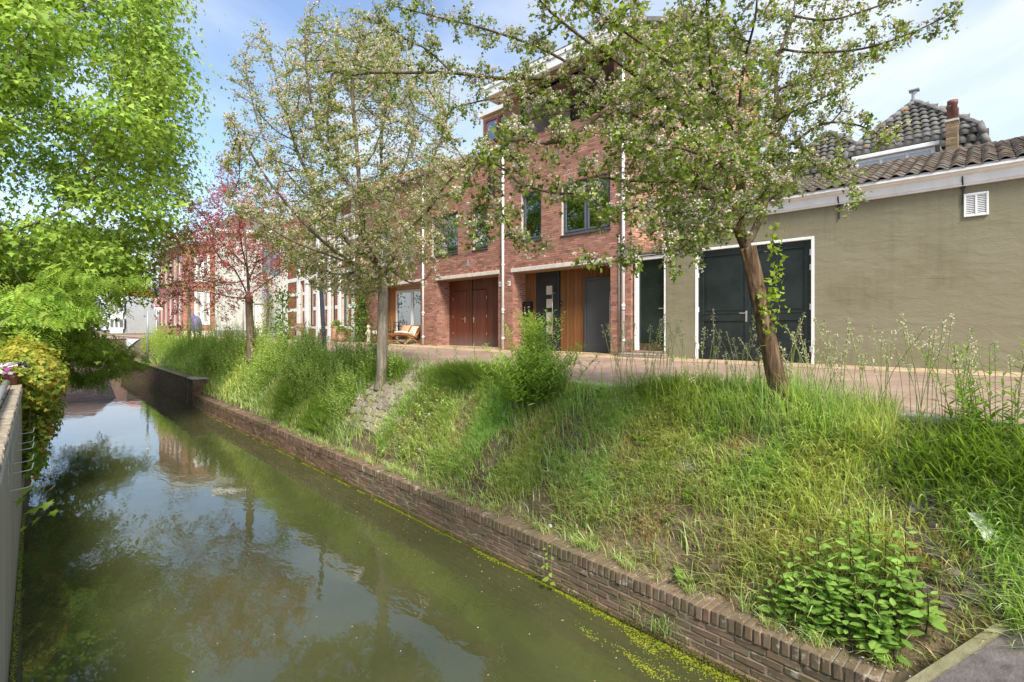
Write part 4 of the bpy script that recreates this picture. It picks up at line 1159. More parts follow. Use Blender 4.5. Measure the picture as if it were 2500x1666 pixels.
# annex roof between the brick gable and the hip roofs
ax0, ax1 = -6.6, -4.35
an = thing('annex_roof', 'small tiled annex roof with white barge board behind the leaning tree', 'roof', (ax0, 16.5, 4))
mb = MB(); mb.prism([(15.4, 4.55), (18.0, 6.4), (18.0, 3.0), (15.4, 3.0)], ax0, ax1, 'x'); mb.build('roof', M_darktile, an)
mb = MB(); mb.prism([(15.3, 4.50), (18.0, 6.42), (18.0, 6.62), (15.3, 4.70)], ax1, ax1 + .06, 'x'); mb.build('barge_board', M_white, an)

# ---- banded brick house beyond the ivy
def on_line(px, P0, dirv):
    d = ray(px); # solve P0 + k dirv = t d
    A_ = np.array([[dirv[0], -d[0]], [dirv[1], -d[1]]]); k, _ = np.linalg.solve(A_, [-P0[0], -P0[1]]); return k
Lp = at(703, 804, 30.2); Rp = at(876, 804, 23.6)
dv_ = np.array([Rp.x - Lp.x, Rp.y - Lp.y]); Wb = float(np.hypot(*dv_)); dv_ /= Wb
Mb = T(Lp.x, Lp.y, .1, math.atan2(dv_[1], dv_[0]))
U = lambda px: float(on_line(px, (Lp.x, Lp.y), dv_))
bh_ = thing('banded_house', 'old brick house with white pilasters and stone bands behind the bench', 'house', (Lp.x, Lp.y, .1))
pils = [(728, 734), (747, 753.5), (775, 781), (803, 808), (828, 834), (862, 867)]
wn_px = [(734, 740), (753.5, 766), (781, 794.5), (809, 819), (834.5, 851.5)]
ops = [(U(a), U(b), .72, 3.35) for a, b in wn_px] + [(U(a), U(b), 4.1, 6.0) for a, b in wn_px]
mb = MB(); backing(mb, Mb, Wb, 6.9, ops); reveals(mb, Mb, ops, .2); mb.build('wall', M_mortar, bh_)
mb = MB(); bricks(mb, Mb, Wb, 6.9, ops, (.30, .10, .065), soldier=False); mb.build('bricks', M_brick, bh_, kind='stuff')
for a, b in pils:
    mb = MB(); mb.bbox(U(a), U(b), -.09, .0, .25, 6.9, .01, M=Mb); mb.build('pilaster', M_white, bh_)
    mb = MB(); mb.bbox(U(a) - .06, U(b) + .06, -.13, .0, 0, .249, .01, M=Mb); mb.build('plinth', M_conc, bh_)
edges = [0] + [U(q) for ab in [(728, 734)] for q in ()]
segs = [(0, U(728))] + [(U(a[1]), U(b[0])) for a, b in zip(pils[:-1], pils[1:])] + [(U(867), Wb)]
for (a, b) in segs:
    for (z0, z1) in ((.60, .74), (1.62, 1.80), (2.52, 2.70), (3.36, 3.58), (4.9, 5.06), (6.05, 6.2)):
        fr = [(a, b)]
        for o in ops:
            if o[2] - .02 < (z0 + z1) / 2 < o[3]:
                fr = [q for s0_, s1_ in fr for q in ((s0_, min(s1_, o[0])), (max(s0_, o[1]), s1_)) if q[1] - q[0] > .03]
        for s0_, s1_ in fr:
            mb = MB(); mb.bbox(s0_ + .003, s1_ - .003, -.03, .0, z0, z1, .006, M=Mb); mb.build('stone_band', M_white, bh_)
for i, o in enumerate(ops):
    window(bh_, Mb, *o, M_frameg if i < 5 else M_white, dep=.12, fw=.05, mullv=(), sillm=M_white, room=.4, splits=() if i < 5 else ())
mb = MB(); mb.bbox(-.2, Wb + .2, -.35, .1, 6.9, 7.2, .02, M=Mb); mb.build('cornice', M_white, bh_)
mb = MB(); mb.prism([(-.3, 7.2), (3.5, 9.0), (7.5, 7.2)], -.2, Wb + .2, 'x', M=Mb); mb.build('roof', mat_noise('weathered_red_tiles', (.17, .075, .05), (.27, .12, .075), 5, .85, .2, .5, 20), bh_)
mb = MB(); mb.box(0, Wb, .6, 7, 0, 6.9, M=Mb); mb.build('rear_body', M_mortar, bh_)

# ---- white house and corner house closing the view down the canal
A77 = R(76.8); e_ = math.cos(A77) * FWD + math.sin(A77) * RGT
Q0 = at(525, 804, 40.0); Me = lambda P_: T(P_.x, P_.y, .1, math.atan2(e_[1], e_[0]))
U2 = lambda px: float(on_line(px, (Q0.x, Q0.y), e_))
ZP = lambda py: CAMZ - .1 + (HY - py) / FPX * 40.3
wh = thing('white_house', 'white rendered house with a cream door behind the red hawthorn', 'house', (Q0.x, Q0.y, .1))
Mw = Me(Q0); Ww = U2(724)
ops = [(U2(621), U2(643), 0.15, ZP(741)), (U2(640), U2(684), ZP(672), ZP(584)), (U2(712), U2(718), .2, ZP(735))]
M_render = mat_noise('white_render', (.42, .42, .37), (.50, .49, .44), 2, .85, .25, .25, 30)
mb = MB(); backing(mb, Mw, Ww, 8.3, ops); reveals(mb, Mw, ops, .2); mb.build('wall', M_render, wh)
mb = MB(); mb.bbox(-.02, U2(600), -.06, .0, 0, .52, .01, M=Mw); mb.build('plinth', mat_noise('grey_plinth', (.16, .15, .15), (.22, .21, .20), 3, .85), wh)
mb = MB(); mb.bbox(ops[0][0], ops[0][1], .12, .17, .15, ops[0][3], .01, M=Mw); d_ = mb.build('door', mat_noise('cream_paint', (.70, .66, .54), (.78, .75, .64), 3, .5), wh)
mb = MB(); mb.bbox(ops[0][0] + .1, ops[0][0] + .18, .08, .12, 1.1, 1.2, .01, M=Mw); mb.build('handle', M_iron, d_)
window(wh, Mw, *ops[1], M_frame, dep=.1, fw=.07, splits=((ops[1][0] + ops[1][1]) / 2,), mullv=(.5,), sillm=M_white, room=.5)
window(wh, Mw, *ops[2], M_frame, dep=.1, fw=.05, room=.3)
mb = MB(); mb.tube([tuple(Mw @ Vector((U2(594), -.07, .1))), tuple(Mw @ Vector((U2(594), -.07, 8)))], .06, 10); mb.build('downpipe', M_whitepipe, wh, smooth=True)
mb = MB(); mb.bbox(U2(528), U2(533), -.12, -.02, ZP(795), 8.0, .01, M=Mw); mb.build('pilaster', M_render, wh)
mb = MB(); mb.bbox(-.1, Ww, -.3, .1, 8.3, 8.6, .02, M=Mw); mb.build('cornice', M_white, wh)
mb = MB(); mb.box(0, Ww, .6, 8, 0, 8.3, M=Mw); mb.build('rear_body', M_render, wh)
mb = MB(); mb.prism([(-.2, 8.6), (4, 10.6), (8, 8.6)], -.1, Ww, 'x', M=Mw); mb.build('roof', M_darktile, wh)

kx = U2(446)
K = Vector((Q0.x + e_[0] * kx, Q0.y + e_[1] * kx, .1))
co = thing('corner_house', 'brick corner house with white cornice and white sash windows', 'house', tuple(K))
Mc = Me(K); Wc = -kx - .01
V2 = lambda px: U2(px) - kx
ops = [(V2(474), V2(512), ZP(689), ZP(624)), (V2(474), V2(512), ZP(793), ZP(711))]
CB = (.36, .155, .10)
mb = MB(); backing(mb, Mc, Wc, 7.3, ops); reveals(mb, Mc, ops, .15); mb.build('wall', M_mortar, co)
mb = MB(); bricks(mb, Mc, Wc, 7.3, ops, CB, soldier=False, z0=.45); mb.build('bricks', M_brick, co, kind='stuff')
M_flat = mat_noise('pale_blind', (.30, .29, .24), (.37, .35, .29), 3, .5, .5, 0)
for o in ops:
    window(co, Mc, *o, M_white, dep=.06, fw=.11, splits=((o[0] + o[1]) / 2,), mullv=(.36, .68), sillm=M_conc, room=.3, glass=M_flat)
mb = MB(); mb.bbox(-.03, Wc, -.05, 0, 0, .45, .01, M=Mc); mb.build('plinth', mat_noise('cream_plinth', (.52, .46, .32), (.60, .54, .40), 3, .8), co)
# flank running down the far street
Lf = 7.6; Mf = T(K.x - Lf, K.y + .0, .1, 0.0)
ops = []
for k in range(5):
    u = Lf - .9 - k * 1.45
    ops += [(u - .45, u + .45, .9, 3.6), (u - .45, u + .45, 4.5, 6.5)]
mb = MB(); backing(mb, Mf, Lf, 7.3, ops); reveals(mb, Mf, ops, .15); mb.build('flank_wall', mat_noise('flank_brick', (.25, .105, .085), (.34, .15, .12), 6, .85), co)
for o in ops: window(co, Mf, *o, M_white, dep=.08, fw=.1, room=.2, sillm=M_conc, sash=False, splits=())
mb = MB()
for (o0, z0, z1) in ((.12, 7.30, 7.50), (.30, 7.50, 7.75), (.48, 7.75, 8.0)):
    mb.bbox(-.4 - o0, Wc + .1, -o0, .1, z0, z1, .02, M=Mc); mb.bbox(-.5, Lf + .0, -o0, .1, z0 - .004, z1 - .004, .02, M=Mf)
mb.build('cornice', M_white, co)
mb = MB(); mb.prism([(K.x - Lf, K.y + .4), (K.x + .1, K.y + .4), (Q0.x, Q0.y + .5), (Q0.x, K.y + 9), (K.x - Lf, K.y + 9)], .1, 7.9, 'z'); mb.build('rear_body', M_mortar, co)
mb = MB(); mb.add([tuple(K + Vector((.2, .3, 7.9))), (Q0.x, Q0.y + .4, 8.0), (Q0.x + 1, K.y + 9, 8), (K.x - Lf, K.y + 9, 8), (K.x - Lf, K.y + .3, 8), (K.x - 2, K.y + 5, 9.8), (K.x - Lf + 3, K.y + 5, 9.8)], [(0, 1, 5), (1, 2, 5), (2, 3, 6, 5), (3, 4, 6), (4, 0, 5, 6)]); mb.build('roof', M_darktile, co)

# ---- houses far down the street
def far_house(label, px0, px1, ytop, Z, c, roofc, wins, roofh=1.6, garage=None, gz0=.1):
    Pl, Pr = at(px0, 804, Z), at(px1, 804, Z); dd = np.array([Pr.x - Pl.x, Pr.y - Pl.y]); W = float(np.hypot(*dd)); a = math.atan2(dd[1], dd[0])
    M = T(Pl.x, Pl.y, gz0, a); H = CAMZ - gz0 + (HY - ytop) / FPX * Z
    t = thing('town_house', label, 'house', (Pl.x, Pl.y, gz0), 'houses far down the street')
    mw = mat_noise('far_wall', tuple(q * .9 for q in c), tuple(min(.85, q * 1.08) for q in c), 2, .85)
    ops = []
    for (r0, r1, n) in wins:
        for k in range(n):
            u = W * (k + .5) / n; ops.append((u - .42, u + .42, H * r0, H * r1))
    if garage: ops.append((W * garage[0], W * garage[1], 0, 2.6))
    mb = MB(); backing(mb, M, W, H, ops); reveals(mb, M, ops, .2); mb.build('wall', mw, t)
    for o in ops[:len(ops) - (1 if garage else 0)]: window(t, M, *o, M_white, dep=.08, fw=.12, room=.3, sash=False)
    if garage:
        mb = MB(); mb.bbox(W * garage[0], W * garage[1], .1, .16, 0, 2.6, .02, M=M); mb.build('garage_door', mat_noise('green_door', (.17, .20, .06), (.24, .27, .09), 3, .6), t)
    mb = MB(); mb.box(0, W, .5, 8, 0, H, M=M); mb.build('rear_body', mw, t)
    mb = MB(); mb.bbox(-.1, W + .1, -.25, .1, H, H + .2, .02, M=M); mb.build('eaves', M_white, t)
    mb = MB(); mb.prism([(-.2, H + .2), (4, H + .2 + roofh), (8, H + .2)], 0, W, 'x', M=M); mb.build('roof', roofc, t)
M_orange = mat_noise('orange_tiles', (.46, .15, .05), (.58, .22, .08), 5, .85)
far_house('white town house with red roof at the end of the street', 268, 300, 722, 72, (.70, .69, .64), M_redtile, ((.12, .38, 3), (.55, .8, 3)))
far_house('pale blue white town house at the end of the street', 300, 322, 728, 76, (.60, .66, .66), M_redtile, ((.12, .4, 2), (.55, .82, 2)), 1.2)
far_house('cream town house with an olive green garage door', 322, 352, 727, 80, (.66, .63, .52), M_darktile, ((.58, .82, 4),), 2.0, (.5, .95))
far_house('grey brown town house with a dark gable roof', 352, 379, 740, 84, (.27, .21, .17), M_darktile, ((.10, .42, 3), (.55, .85, 3)), 3.4)
far_house('brown brick town house with white ground floor trim by the road sign', 379, 409, 747, 70, (.24, .15, .12), M_darktile, ((.1, .5, 2), (.62, .85, 2)), .3)
far_house('town house with bright orange tiled roof behind the street lamp', 380, 420, 722, 92, (.30, .25, .22), M_orange, ((.6, .8, 3),), 4.2)

# ---- traffic sign, street lamp, posts
sg = at(387, 804, 35.0)
sp_ = thing('road_sign', 'round white traffic sign with red rim on a grey pole', 'road sign', (sg.x, sg.y, .1))
mb = MB(); mb.tube([(sg.x, sg.y, .1), (sg.x, sg.y, 2.95)], .04, 10); mb.build('pole', M_galv, sp_, smooth=True)
toc = Vector((-sg.x, -sg.y, 0)).normalized(); rg = Vector((-toc.y, toc.x, 0))
def disc(c, r, y, n=28): return [c + toc * y + rg * (r * math.cos(2 * math.pi * k / n)) + Vector((0, 0, r * math.sin(2 * math.pi * k / n))) for k in range(n)]
cs = Vector((sg.x, sg.y, CAMZ + (HY - 741) / FPX * 35))
for (r, y0, y1, mm, nm) in ((.235, .045, .06, mat_noise('sign_red', (.55, .035, .03), (.62, .05, .04), 3, .4), 'red_rim'), (.165, .061, .066, M_white, 'sign_face')):
    mb = MB(); a, b = disc(cs, r, y0), disc(cs, r, y1); n = len(a); mb.add(a + b, [tuple(range(n - 1, -1, -1)), tuple(range(n, 2 * n))] + [(k, (k + 1) % n, n + (k + 1) % n, n + k) for k in range(n)]); mb.build(nm, mm, sp_)
mb = MB()
for (u0, u1, z0, z1) in ((-.10, .10, -.05, .01), (-.06, .06, .01, .06)):
    q = [cs + toc * .07 + rg * u + Vector((0, 0, z)) for u, z in ((u0, z0), (u1, z0), (u1, z1), (u0, z1))]; mb.quad(*q)
mb.build('vehicle_symbol', M_black, sp_)
mb = MB(); cp = cs - Vector((0, 0, .37)); q = [cp + toc * .05 + rg * u + Vector((0, 0, z)) for u, z in ((-.25, -.1), (.25, -.1), (.25, .1), (-.25, .1))]; mb.quad(*q); mb.quad(*[p_ - toc * .01 for p_ in reversed(q)]); mb.build('under_plate', M_white, sp_)
lm = at(389, 804, 46.0)
lt = thing('street_lamp', 'street lamp with a flat conical lantern on a slim mast', 'street lamp', (lm.x, lm.y, .1))
mb = MB(); mb.tube([(lm.x, lm.y, .1), (lm.x, lm.y, 3.55)], [.07, .05], 10); mb.build('mast', M_galv, lt, smooth=True)
mb = MB(); mb.lathe([(.06, 0), (.10, .05), (.20, .30), (.24, .32)], (lm.x, lm.y, 3.5), 16); mb.build('lantern_glass', M_frost, lt, smooth=True)
mb = MB(); mb.lathe([(.36, .32), (.36, .36), (.10, .46), (.02, .48)], (lm.x, lm.y, 3.5), 16); mb.build('lantern_cap', M_galv, lt, smooth=True)
b0 = at(794, 880, 12.0); b1 = at(781, 655, 12.0)
mb = MB(); mb.tube([tuple(b0 - Vector((0, 0, .2))), tuple(b0 + (b1 - b0) * .12), tuple(b1)], [.053, .05, .045], 14)
po = mb.build('steel_post', M_postblue, smooth=True, label='leaning blue grey steel post standing in the weeds beside the blossoming tree', cat='post')
mb = MB(); mb.tube([tuple(b1 - (b1 - b0).normalized() * .01), tuple(b1 + (b1 - b0).normalized() * .025)], .049, 14); mb.build('post_cap', M_iron, po)
c0_ = sn(29.0, WALLN + .14, -.92)
mb = MB(); mb.tube([tuple(c0_), tuple(c0_ + Vector((.02, .0, 1.5))), tuple(c0_ + Vector((.06, 0, 2.45)))], .038, 10)
po = mb.build('slim_post', M_galv, smooth=True, label='slim grey steel post on the quay wall near the end of the canal', cat='post')
mb = MB(); mb.tube([tuple(c0_ + Vector((0, 0, -.02))), tuple(c0_ + Vector((0, 0, .04)))], .06, 10); mb.build('foot_collar', M_galv, po)

# ---- things standing along the facades
# wooden two seat deck chair with cushions
dc0 = Vector((fx(952, 11.15), 10.95, .13)); dW = fx(1001, 10.95) - fx(952, 10.95)
dk = thing('deck_chair', 'low wooden two seat deck chair with cushions before the sliding door', 'chair', tuple(dc0))
Md = Matrix.Translation(dc0)
for k in range(6):
    mb = MB(); y = .02 + k * .085; mb.bbox(0, dW, y, y + .07, .36 - k * .018, .385 - k * .018, .005, M=Md); mb.build('seat_slat', M_oak, dk)
for k in range(6):
    a = R(62); y0 = .55; z0 = .30 + k * .075
    mb = MB(); mb.bbox(.02, dW - .02, -.012, .012, 0, .06, .005, M=Md @ Matrix.Translation((0, y0 + k * .043, z0)) @ Matrix.Rotation(R(-30), 4, 'X')); mb.build('back_slat', M_oak, dk)
for x in (.03, dW - .07):
    for (ya, za, yb, zb) in ((-.02, .0, .62, .40), (.72, .0, .0, .40)):
        mb = MB(); v1 = Vector((0, yb - ya, zb - za)); ang_ = math.atan2(v1.z, v1.y); mb.bbox(0, .045, 0, v1.length, -.025, .025, .006, M=Md @ Matrix.Translation((x, ya, za)) @ Matrix.Rotation(ang_, 4, 'X')); mb.build('leg', M_oak, dk)
    mb = MB(); mb.bbox(0, .04, 0, .62, -.02, .02, .006, M=Md @ Matrix.Translation((x, .52, .22)) @ Matrix.Rotation(R(60), 4, 'X')); mb.build('back_post', M_oak, dk)
mb = MB(); mb.bbox(.03, dW - .03, -.01, .02, .10, .14, .005, M=Md); mb.build('stretcher', M_oak, dk)
def cushion(name, M, sx, sy, sz, mat, label):
    n = 10; mb = MB(); vs_ = []
    for sgn in (1, -1):
        for i in range(n + 1):
            for j in range(n + 1):
                a, b = i / n * 2 - 1, j / n * 2 - 1
                h_ = max(0, (1 - abs(a) ** 3) * (1 - abs(b) ** 3)) ** .5
                pin = 1 - .10 * (1 - abs(a)) * (abs(b) ** 2); pin2 = 1 - .10 * (1 - abs(b)) * (abs(a) ** 2)
                vs_.append(M @ Vector((a * sx / 2 * pin2, b * sy / 2 * pin, sgn * sz / 2 * h_)))
    fs = []; m_ = (n + 1) ** 2
    for i in range(n):
        for j in range(n):
            q = i * (n + 1) + j; fs.append((q, q + n + 1, q + n + 2, q + 1)); fs.append((m_ + q, m_ + q + 1, m_ + q + n + 2, m_ + q + n + 1))
    mb.add(vs_, fs); return mb.build(name, mat, smooth=True, label=label, cat='cushion')
M_peach = mat_noise('peach_cloth', (.58, .28, .15), (.66, .34, .19), 6, .9, .2, .1)
M_floral = mat_noise('floral_cloth', (.62, .56, .46), (.42, .30, .16), 22, .9, .2, .1, lo=.48, hi=.6)
M_offw = mat_noise('off_white_cloth', (.60, .54, .48), (.68, .62, .55), 6, .9, .2, .1)
cushion('cushion', Md @ Matrix.Translation((dW * .35, .60, .53)) @ Matrix.Rotation(R(60), 4, 'X'), .5, .45, .16, M_peach, 'peach coloured cushion leaning in the deck chair')
cushion('cushion', Md @ Matrix.Translation((dW * .78, .58, .50)) @ Matrix.Rotation(R(58), 4, 'X'), .45, .45, .15, M_floral, 'floral patterned cushion leaning in the deck chair')
cushion('cushion', Md @ Matrix.Translation((dW * .52, .28, .43)) @ Matrix.Rotation(R(-6), 4, 'X'), .55, .40, .13, M_offw, 'off white cushion lying flat on the deck chair seat')
# stacked black metal chairs, the upper one upside down
def black_chair(M, label):
    t = thing('metal_chair', label, 'chair', tuple(M.to_translation()), 'black metal chairs by the teak boards')
    mb = MB(); mb.bbox(-.20, .20, -.20, .20, .43, .455, .006, M=M); mb.build('seat', M_iron, t)
    for sx in (-.19, .19):
        for sy in (-.19, .19):
            mb = MB(); mb.tube([M @ Vector((sx, sy, .43)), M @ Vector((sx * 1.12, sy * 1.15, 0))], .013, 8); mb.build('leg', M_iron, t, smooth=True)
        mb = MB(); mb.tube([M @ Vector((sx, .19, .44)), M @ Vector((sx, .25, .86))], .013, 8); mb.build('back_post', M_iron, t, smooth=True)
    mb = MB(); mb.tube([M @ Vector((-.19, .25, .85)), M @ Vector((.19, .25, .85))], .013, 8); mb.build('back_rail', M_iron, t, smooth=True)
    mb = MB(); mb.tube([M @ Vector((-.20, -.2, .22)), M @ Vector((.20, -.2, .22))], .009, 8); mb.build('stretcher', M_iron, t, smooth=True)
bcx, bcy = fx(957, 11.62), 11.62
black_chair(Matrix.Translation((bcx, bcy, .13)), 'black metal chair standing at the bottom against the teak boards')
black_chair(Matrix.Translation((bcx + .02, bcy, 1.05)) @ Matrix.Rotation(R(180), 4, 'X'), 'black metal chair turned upside down on the chair below')
# figurine and small stool
fgx = fx(900, 11.0)
mb = MB(); mb.lathe([(.0, 0), (.10, 0), (.09, .05), (.07, .06), (.075, .20), (.06, .28), (.095, .34), (.10, .48), (.06, .54), (.045, .57), (.075, .62), (.08, .68), (.05, .74), (0, .75)], (fgx, 11.0, .13), 16)
fg = mb.build('garden_figurine', mat_noise('pale_stone', (.46, .40, .31), (.58, .52, .42), 9, .85, .2, .3), smooth=True, label='pale stone garden figurine at the foot of the ivy', cat='figurine')
mb = MB(); mb.tube([(fgx - .06, 10.93, .13 + .46), (fgx - .02, 10.88, .13 + .36), (fgx + .04, 10.88, .13 + .36), (fgx + .07, 10.94, .13 + .46)], .025, 8); mb.build('folded_arms', MATS['pale_stone'], fg, smooth=True)
stx = fx(921, 10.9)
stl = thing('wooden_stool', 'small round wooden stool beside the second tree trunk', 'stool', (stx, 10.9, .13))
mb = MB(); mb.lathe([(0, .36), (.19, .36), (.21, .39), (.21, .47), (.19, .50), (0, .51)], (stx, 10.9, .13), 18); mb.build('seat', MATS['pale_stone'], stl, smooth=True)
for k in range(3):
    a = k * 2.1 + .4; mb = MB(); mb.tube([(stx + .10 * math.cos(a), 10.9 + .10 * math.sin(a), .13 + .37), (stx + .16 * math.cos(a), 10.9 + .16 * math.sin(a), .13)], .028, 8); mb.build('leg', M_oak, stl, smooth=True)
# park bench before the banded house
bp = Mb @ Vector((U(752), -1.0, 0)); Mbn = T(bp.x, bp.y, .12, math.atan2(dv_[1], dv_[0]))
bn_ = thing('park_bench', 'wooden bench with black iron ends before the banded house', 'bench', tuple(bp))
for k in range(5):
    mb = MB(); mb.bbox(-.75, .75, .0 + k * .09, .07 + k * .09, .42, .45, .006, M=Mbn); mb.build('seat_slat', M_oak, bn_)
for k in range(4):
    mb = MB(); mb.bbox(-.75, .75, .47 + k * .02, .50 + k * .02, .50 + k * .105, .585 + k * .105, .006, M=Mbn); mb.build('back_slat', M_oak, bn_)
for x in (-.78, .74):
    mb = MB()
    mb.tube([Mbn @ Vector((x, .02, 0)), Mbn @ Vector((x, .05, .42)), Mbn @ Vector((x, -.02, .60)), Mbn @ Vector((x, .10, .66)), Mbn @ Vector((x, .45, .62))], .025, 8)
    mb.tube([Mbn @ Vector((x, .48, 0)), Mbn @ Vector((x, .44, .42)), Mbn @ Vector((x, .58, .95)), Mbn @ Vector((x, .62, .99))], .025, 8)
    mb.build('end_frame', M_iron, bn_, smooth=True)
# ---- bicycle
M_tyre = mat_noise('tyre', (.012, .012, .012), (.02, .02, .02), 20, .8, .3, .1)
def bicycle(label, M, frame_mat):
    t = bpy.data.objects.new('bicycle', None); COL.objects.link(t); t.matrix_world = M
    t.location, t.rotation_euler = M.to_translation(), M.to_euler(); tag(t, label, 'bicycle', 'parked bicycles')
    def bd(mb, n, m_, p=None, smooth=True):
        o = mb.build(n, m_, None, smooth); o.parent = p or t; return o
    Rw = .345
    for x in (0, 1.06):
        mb = MB()
        pts = [(x + Rw * math.cos(a), 0, Rw + Rw * math.sin(a)) for a in np.linspace(0, 2 * math.pi, 37)]; mb.tube(pts, .019, 8, cap=False); wl_ = bd(mb, 'wheel', M_tyre)
        mb = MB(); pts = [(x + (Rw - .03) * math.cos(a), 0, Rw + (Rw - .03) * math.sin(a)) for a in np.linspace(0, 2 * math.pi, 37)]; mb.tube(pts, .011, 6, cap=False); bd(mb, 'rim', M_galv, wl_)
        mb = MB(); mb.tube([(x, -.05, Rw), (x, .05, Rw)], .022, 8)
        for k in range(18):
            a = k * math.pi / 9; mb.tube([(x, .02 * (-1) ** k, Rw), (x + (Rw - .03) * math.cos(a), 0, Rw + (Rw - .03) * math.sin(a))], .0016, 4, cap=False)
        bd(mb, 'spokes', M_steel, wl_)
        mb = MB(); pts = [(x + (Rw + .035) * math.cos(a), 0, Rw + (Rw + .035) * math.sin(a)) for a in np.linspace(R(10), R(175), 20)]; mb.tube(pts, .022, 6); bd(mb, 'mudguard', M_black)
    bb = (.42, 0, .29); hd0, hd1 = (.90, 0, .62), (.865, 0, .80); stt = (.30, 0, .78)
    mb = MB(); mb.tube([bb, hd0], .017, 8); mb.tube([stt, hd1], .015, 8) if False else mb.tube([(.34, 0, .62), hd1], .015, 8); mb.tube([bb, stt], .016, 8); mb.tube([hd0, hd1], .02, 8)
    for sy in (-.05, .05): mb.tube([bb, (0, sy, Rw)], .010, 6); mb.tube([(.33, 0, .68), (0, sy, Rw)], .008, 6)
    bd(mb, 'frame', frame_mat)
    mb = MB()
    for sy in (-.05, .05): mb.tube([(.90, sy * .6, .62), (.95, sy, .5), (1.06, sy, Rw)], [.014, .013, .009], 8)
    mb.tube([hd1, (.84, 0, .93), (.86, 0, .98)], .013, 8); bd(mb, 'fork', frame_mat)
    mb = MB(); mb.tube([(.66, -.29, .99), (.80, -.27, 1.03), (.89, -.12, 1.0), (.89, .12, 1.0), (.80, .27, 1.03), (.66, .29, .99)], .0115, 8); hb = bd(mb, 'handlebar', M_steel)
    for s_ in (-1, 1):
        mb = MB(); mb.tube([(.62, .295 * s_, .98), (.74, .282 * s_, 1.015)], .017, 8); bd(mb, 'grip', M_tyre, hb)
        mb = MB(); mb.tube([(.79, .26 * s_, 1.0), (.80, .30 * s_, .985), (.68, .33 * s_, .965)], .006, 6); mb.box(.77, .81, .24 * s_ - .015, .24 * s_ + .015, .99, 1.03); bd(mb, 'brake_lever', M_black, hb)
    mb = MB(); mb.tube([stt, (.285, 0, .90)], .013, 8); mb.add([(.13, -.10, .92), (.13, .10, .92), (.30, .05, .94), (.41, .018, .92), (.41, -.018, .92), (.30, -.05, .94), (.15, -.08, .87), (.15, .08, .87), (.40, .01, .89), (.40, -.01, .89)], [(0, 5, 2, 1), (5, 4, 3, 2), (0, 1, 7, 6), (1, 2, 8, 7), (2, 3, 8), (0, 6, 9, 5), (5, 9, 4), (6, 7, 8, 9), (3, 4, 9, 8)]); bd(mb, 'saddle', M_black, None, False)
    mb = MB(); mb.tube([(.42, -.07, .29), (.42, .07, .29)], .018, 8); mb.tube([(.42, -.07, .29), (.55, -.07, .20)], .009, 6); mb.tube([(.42, .07, .29), (.29, .07, .38)], .009, 6); mb.box(.51, .59, -.15, -.075, .19, .21); mb.box(.25, .33, .075, .15, .37, .39); bd(mb, 'crank', M_black)
    mb = MB(); mb.box(-.22, .17, -.06, .06, .735, .745); mb.tube([(-.15, .05, .735), (0, .05, Rw)], .006, 6); mb.tube([(-.15, -.05, .735), (0, -.05, Rw)], .006, 6); bd(mb, 'carrier', M_black, None, False)
    return t
hbp = at(50, 925, 6.1); s_b, n_b = to_sn(hbp.x, hbp.y)
Mbk = Matrix.Translation(sn(s_b - .85, n_b - .14, -.75)) @ Matrix.Rotation(math.pi - CA, 4, 'Z') @ Matrix.Rotation(R(-6), 4, 'X')
Mbk = Mbk @ Matrix.Rotation(0, 4, 'Z')
bicycle('bicycle leaning on the concrete wall with its handlebar over the rail', Mbk, mat_noise('blue_grey_frame', (.05, .07, .12), (.07, .09, .15), 4, .35, .5, 0))
q = at(662, 820, 36.5)
bicycle('bicycle parked against the white house behind the weeds', T(q.x - .4, q.y + .3, .12, R(20)), M_black)

# ---- terracotta pots
def pot(label, px, Z, prof_, mat):
    q = at(px, 804, Z); mb = MB(); mb.lathe(prof_, (q.x, q.y, .13), 22)
    t = thing('plant_pot', label, 'plant pot', (q.x, q.y, .13), 'terracotta pots before the banded house')
    mb.build('pot', mat, t, smooth=True)
    mb = MB(); mb.lathe([(0, prof_[-1][1] - .05), (prof_[-1][0] - .03, prof_[-1][1] - .05), (prof_[-1][0] - .03, prof_[-1][1] - .04), (0, prof_[-1][1] - .03)], (q.x, q.y, .13), 16); mb.build('soil', M_earth, t)
    return t, Vector((q.x, q.y, .13 + prof_[-1][1] - .04))
M_pot = mat_noise('pink_terracotta', (.36, .20, .14), (.46, .27, .19), 5, .8, .25, .2)
POT1 = pot('tall slender terracotta pot with a leafy plant', 821, 22.6, [(.0, 0), (.14, 0), (.19, .12), (.235, .34), (.225, .52), (.17, .64), (.20, .67), (.20, .70), (.17, .70)], M_pot)
POT2 = pot('short rounded terracotta pot with a bushy green plant', 834, 22.2, [(.0, 0), (.13, 0), (.20, .12), (.215, .26), (.17, .38), (.19, .40), (.19, .43), (.16, .43)], M_pot)

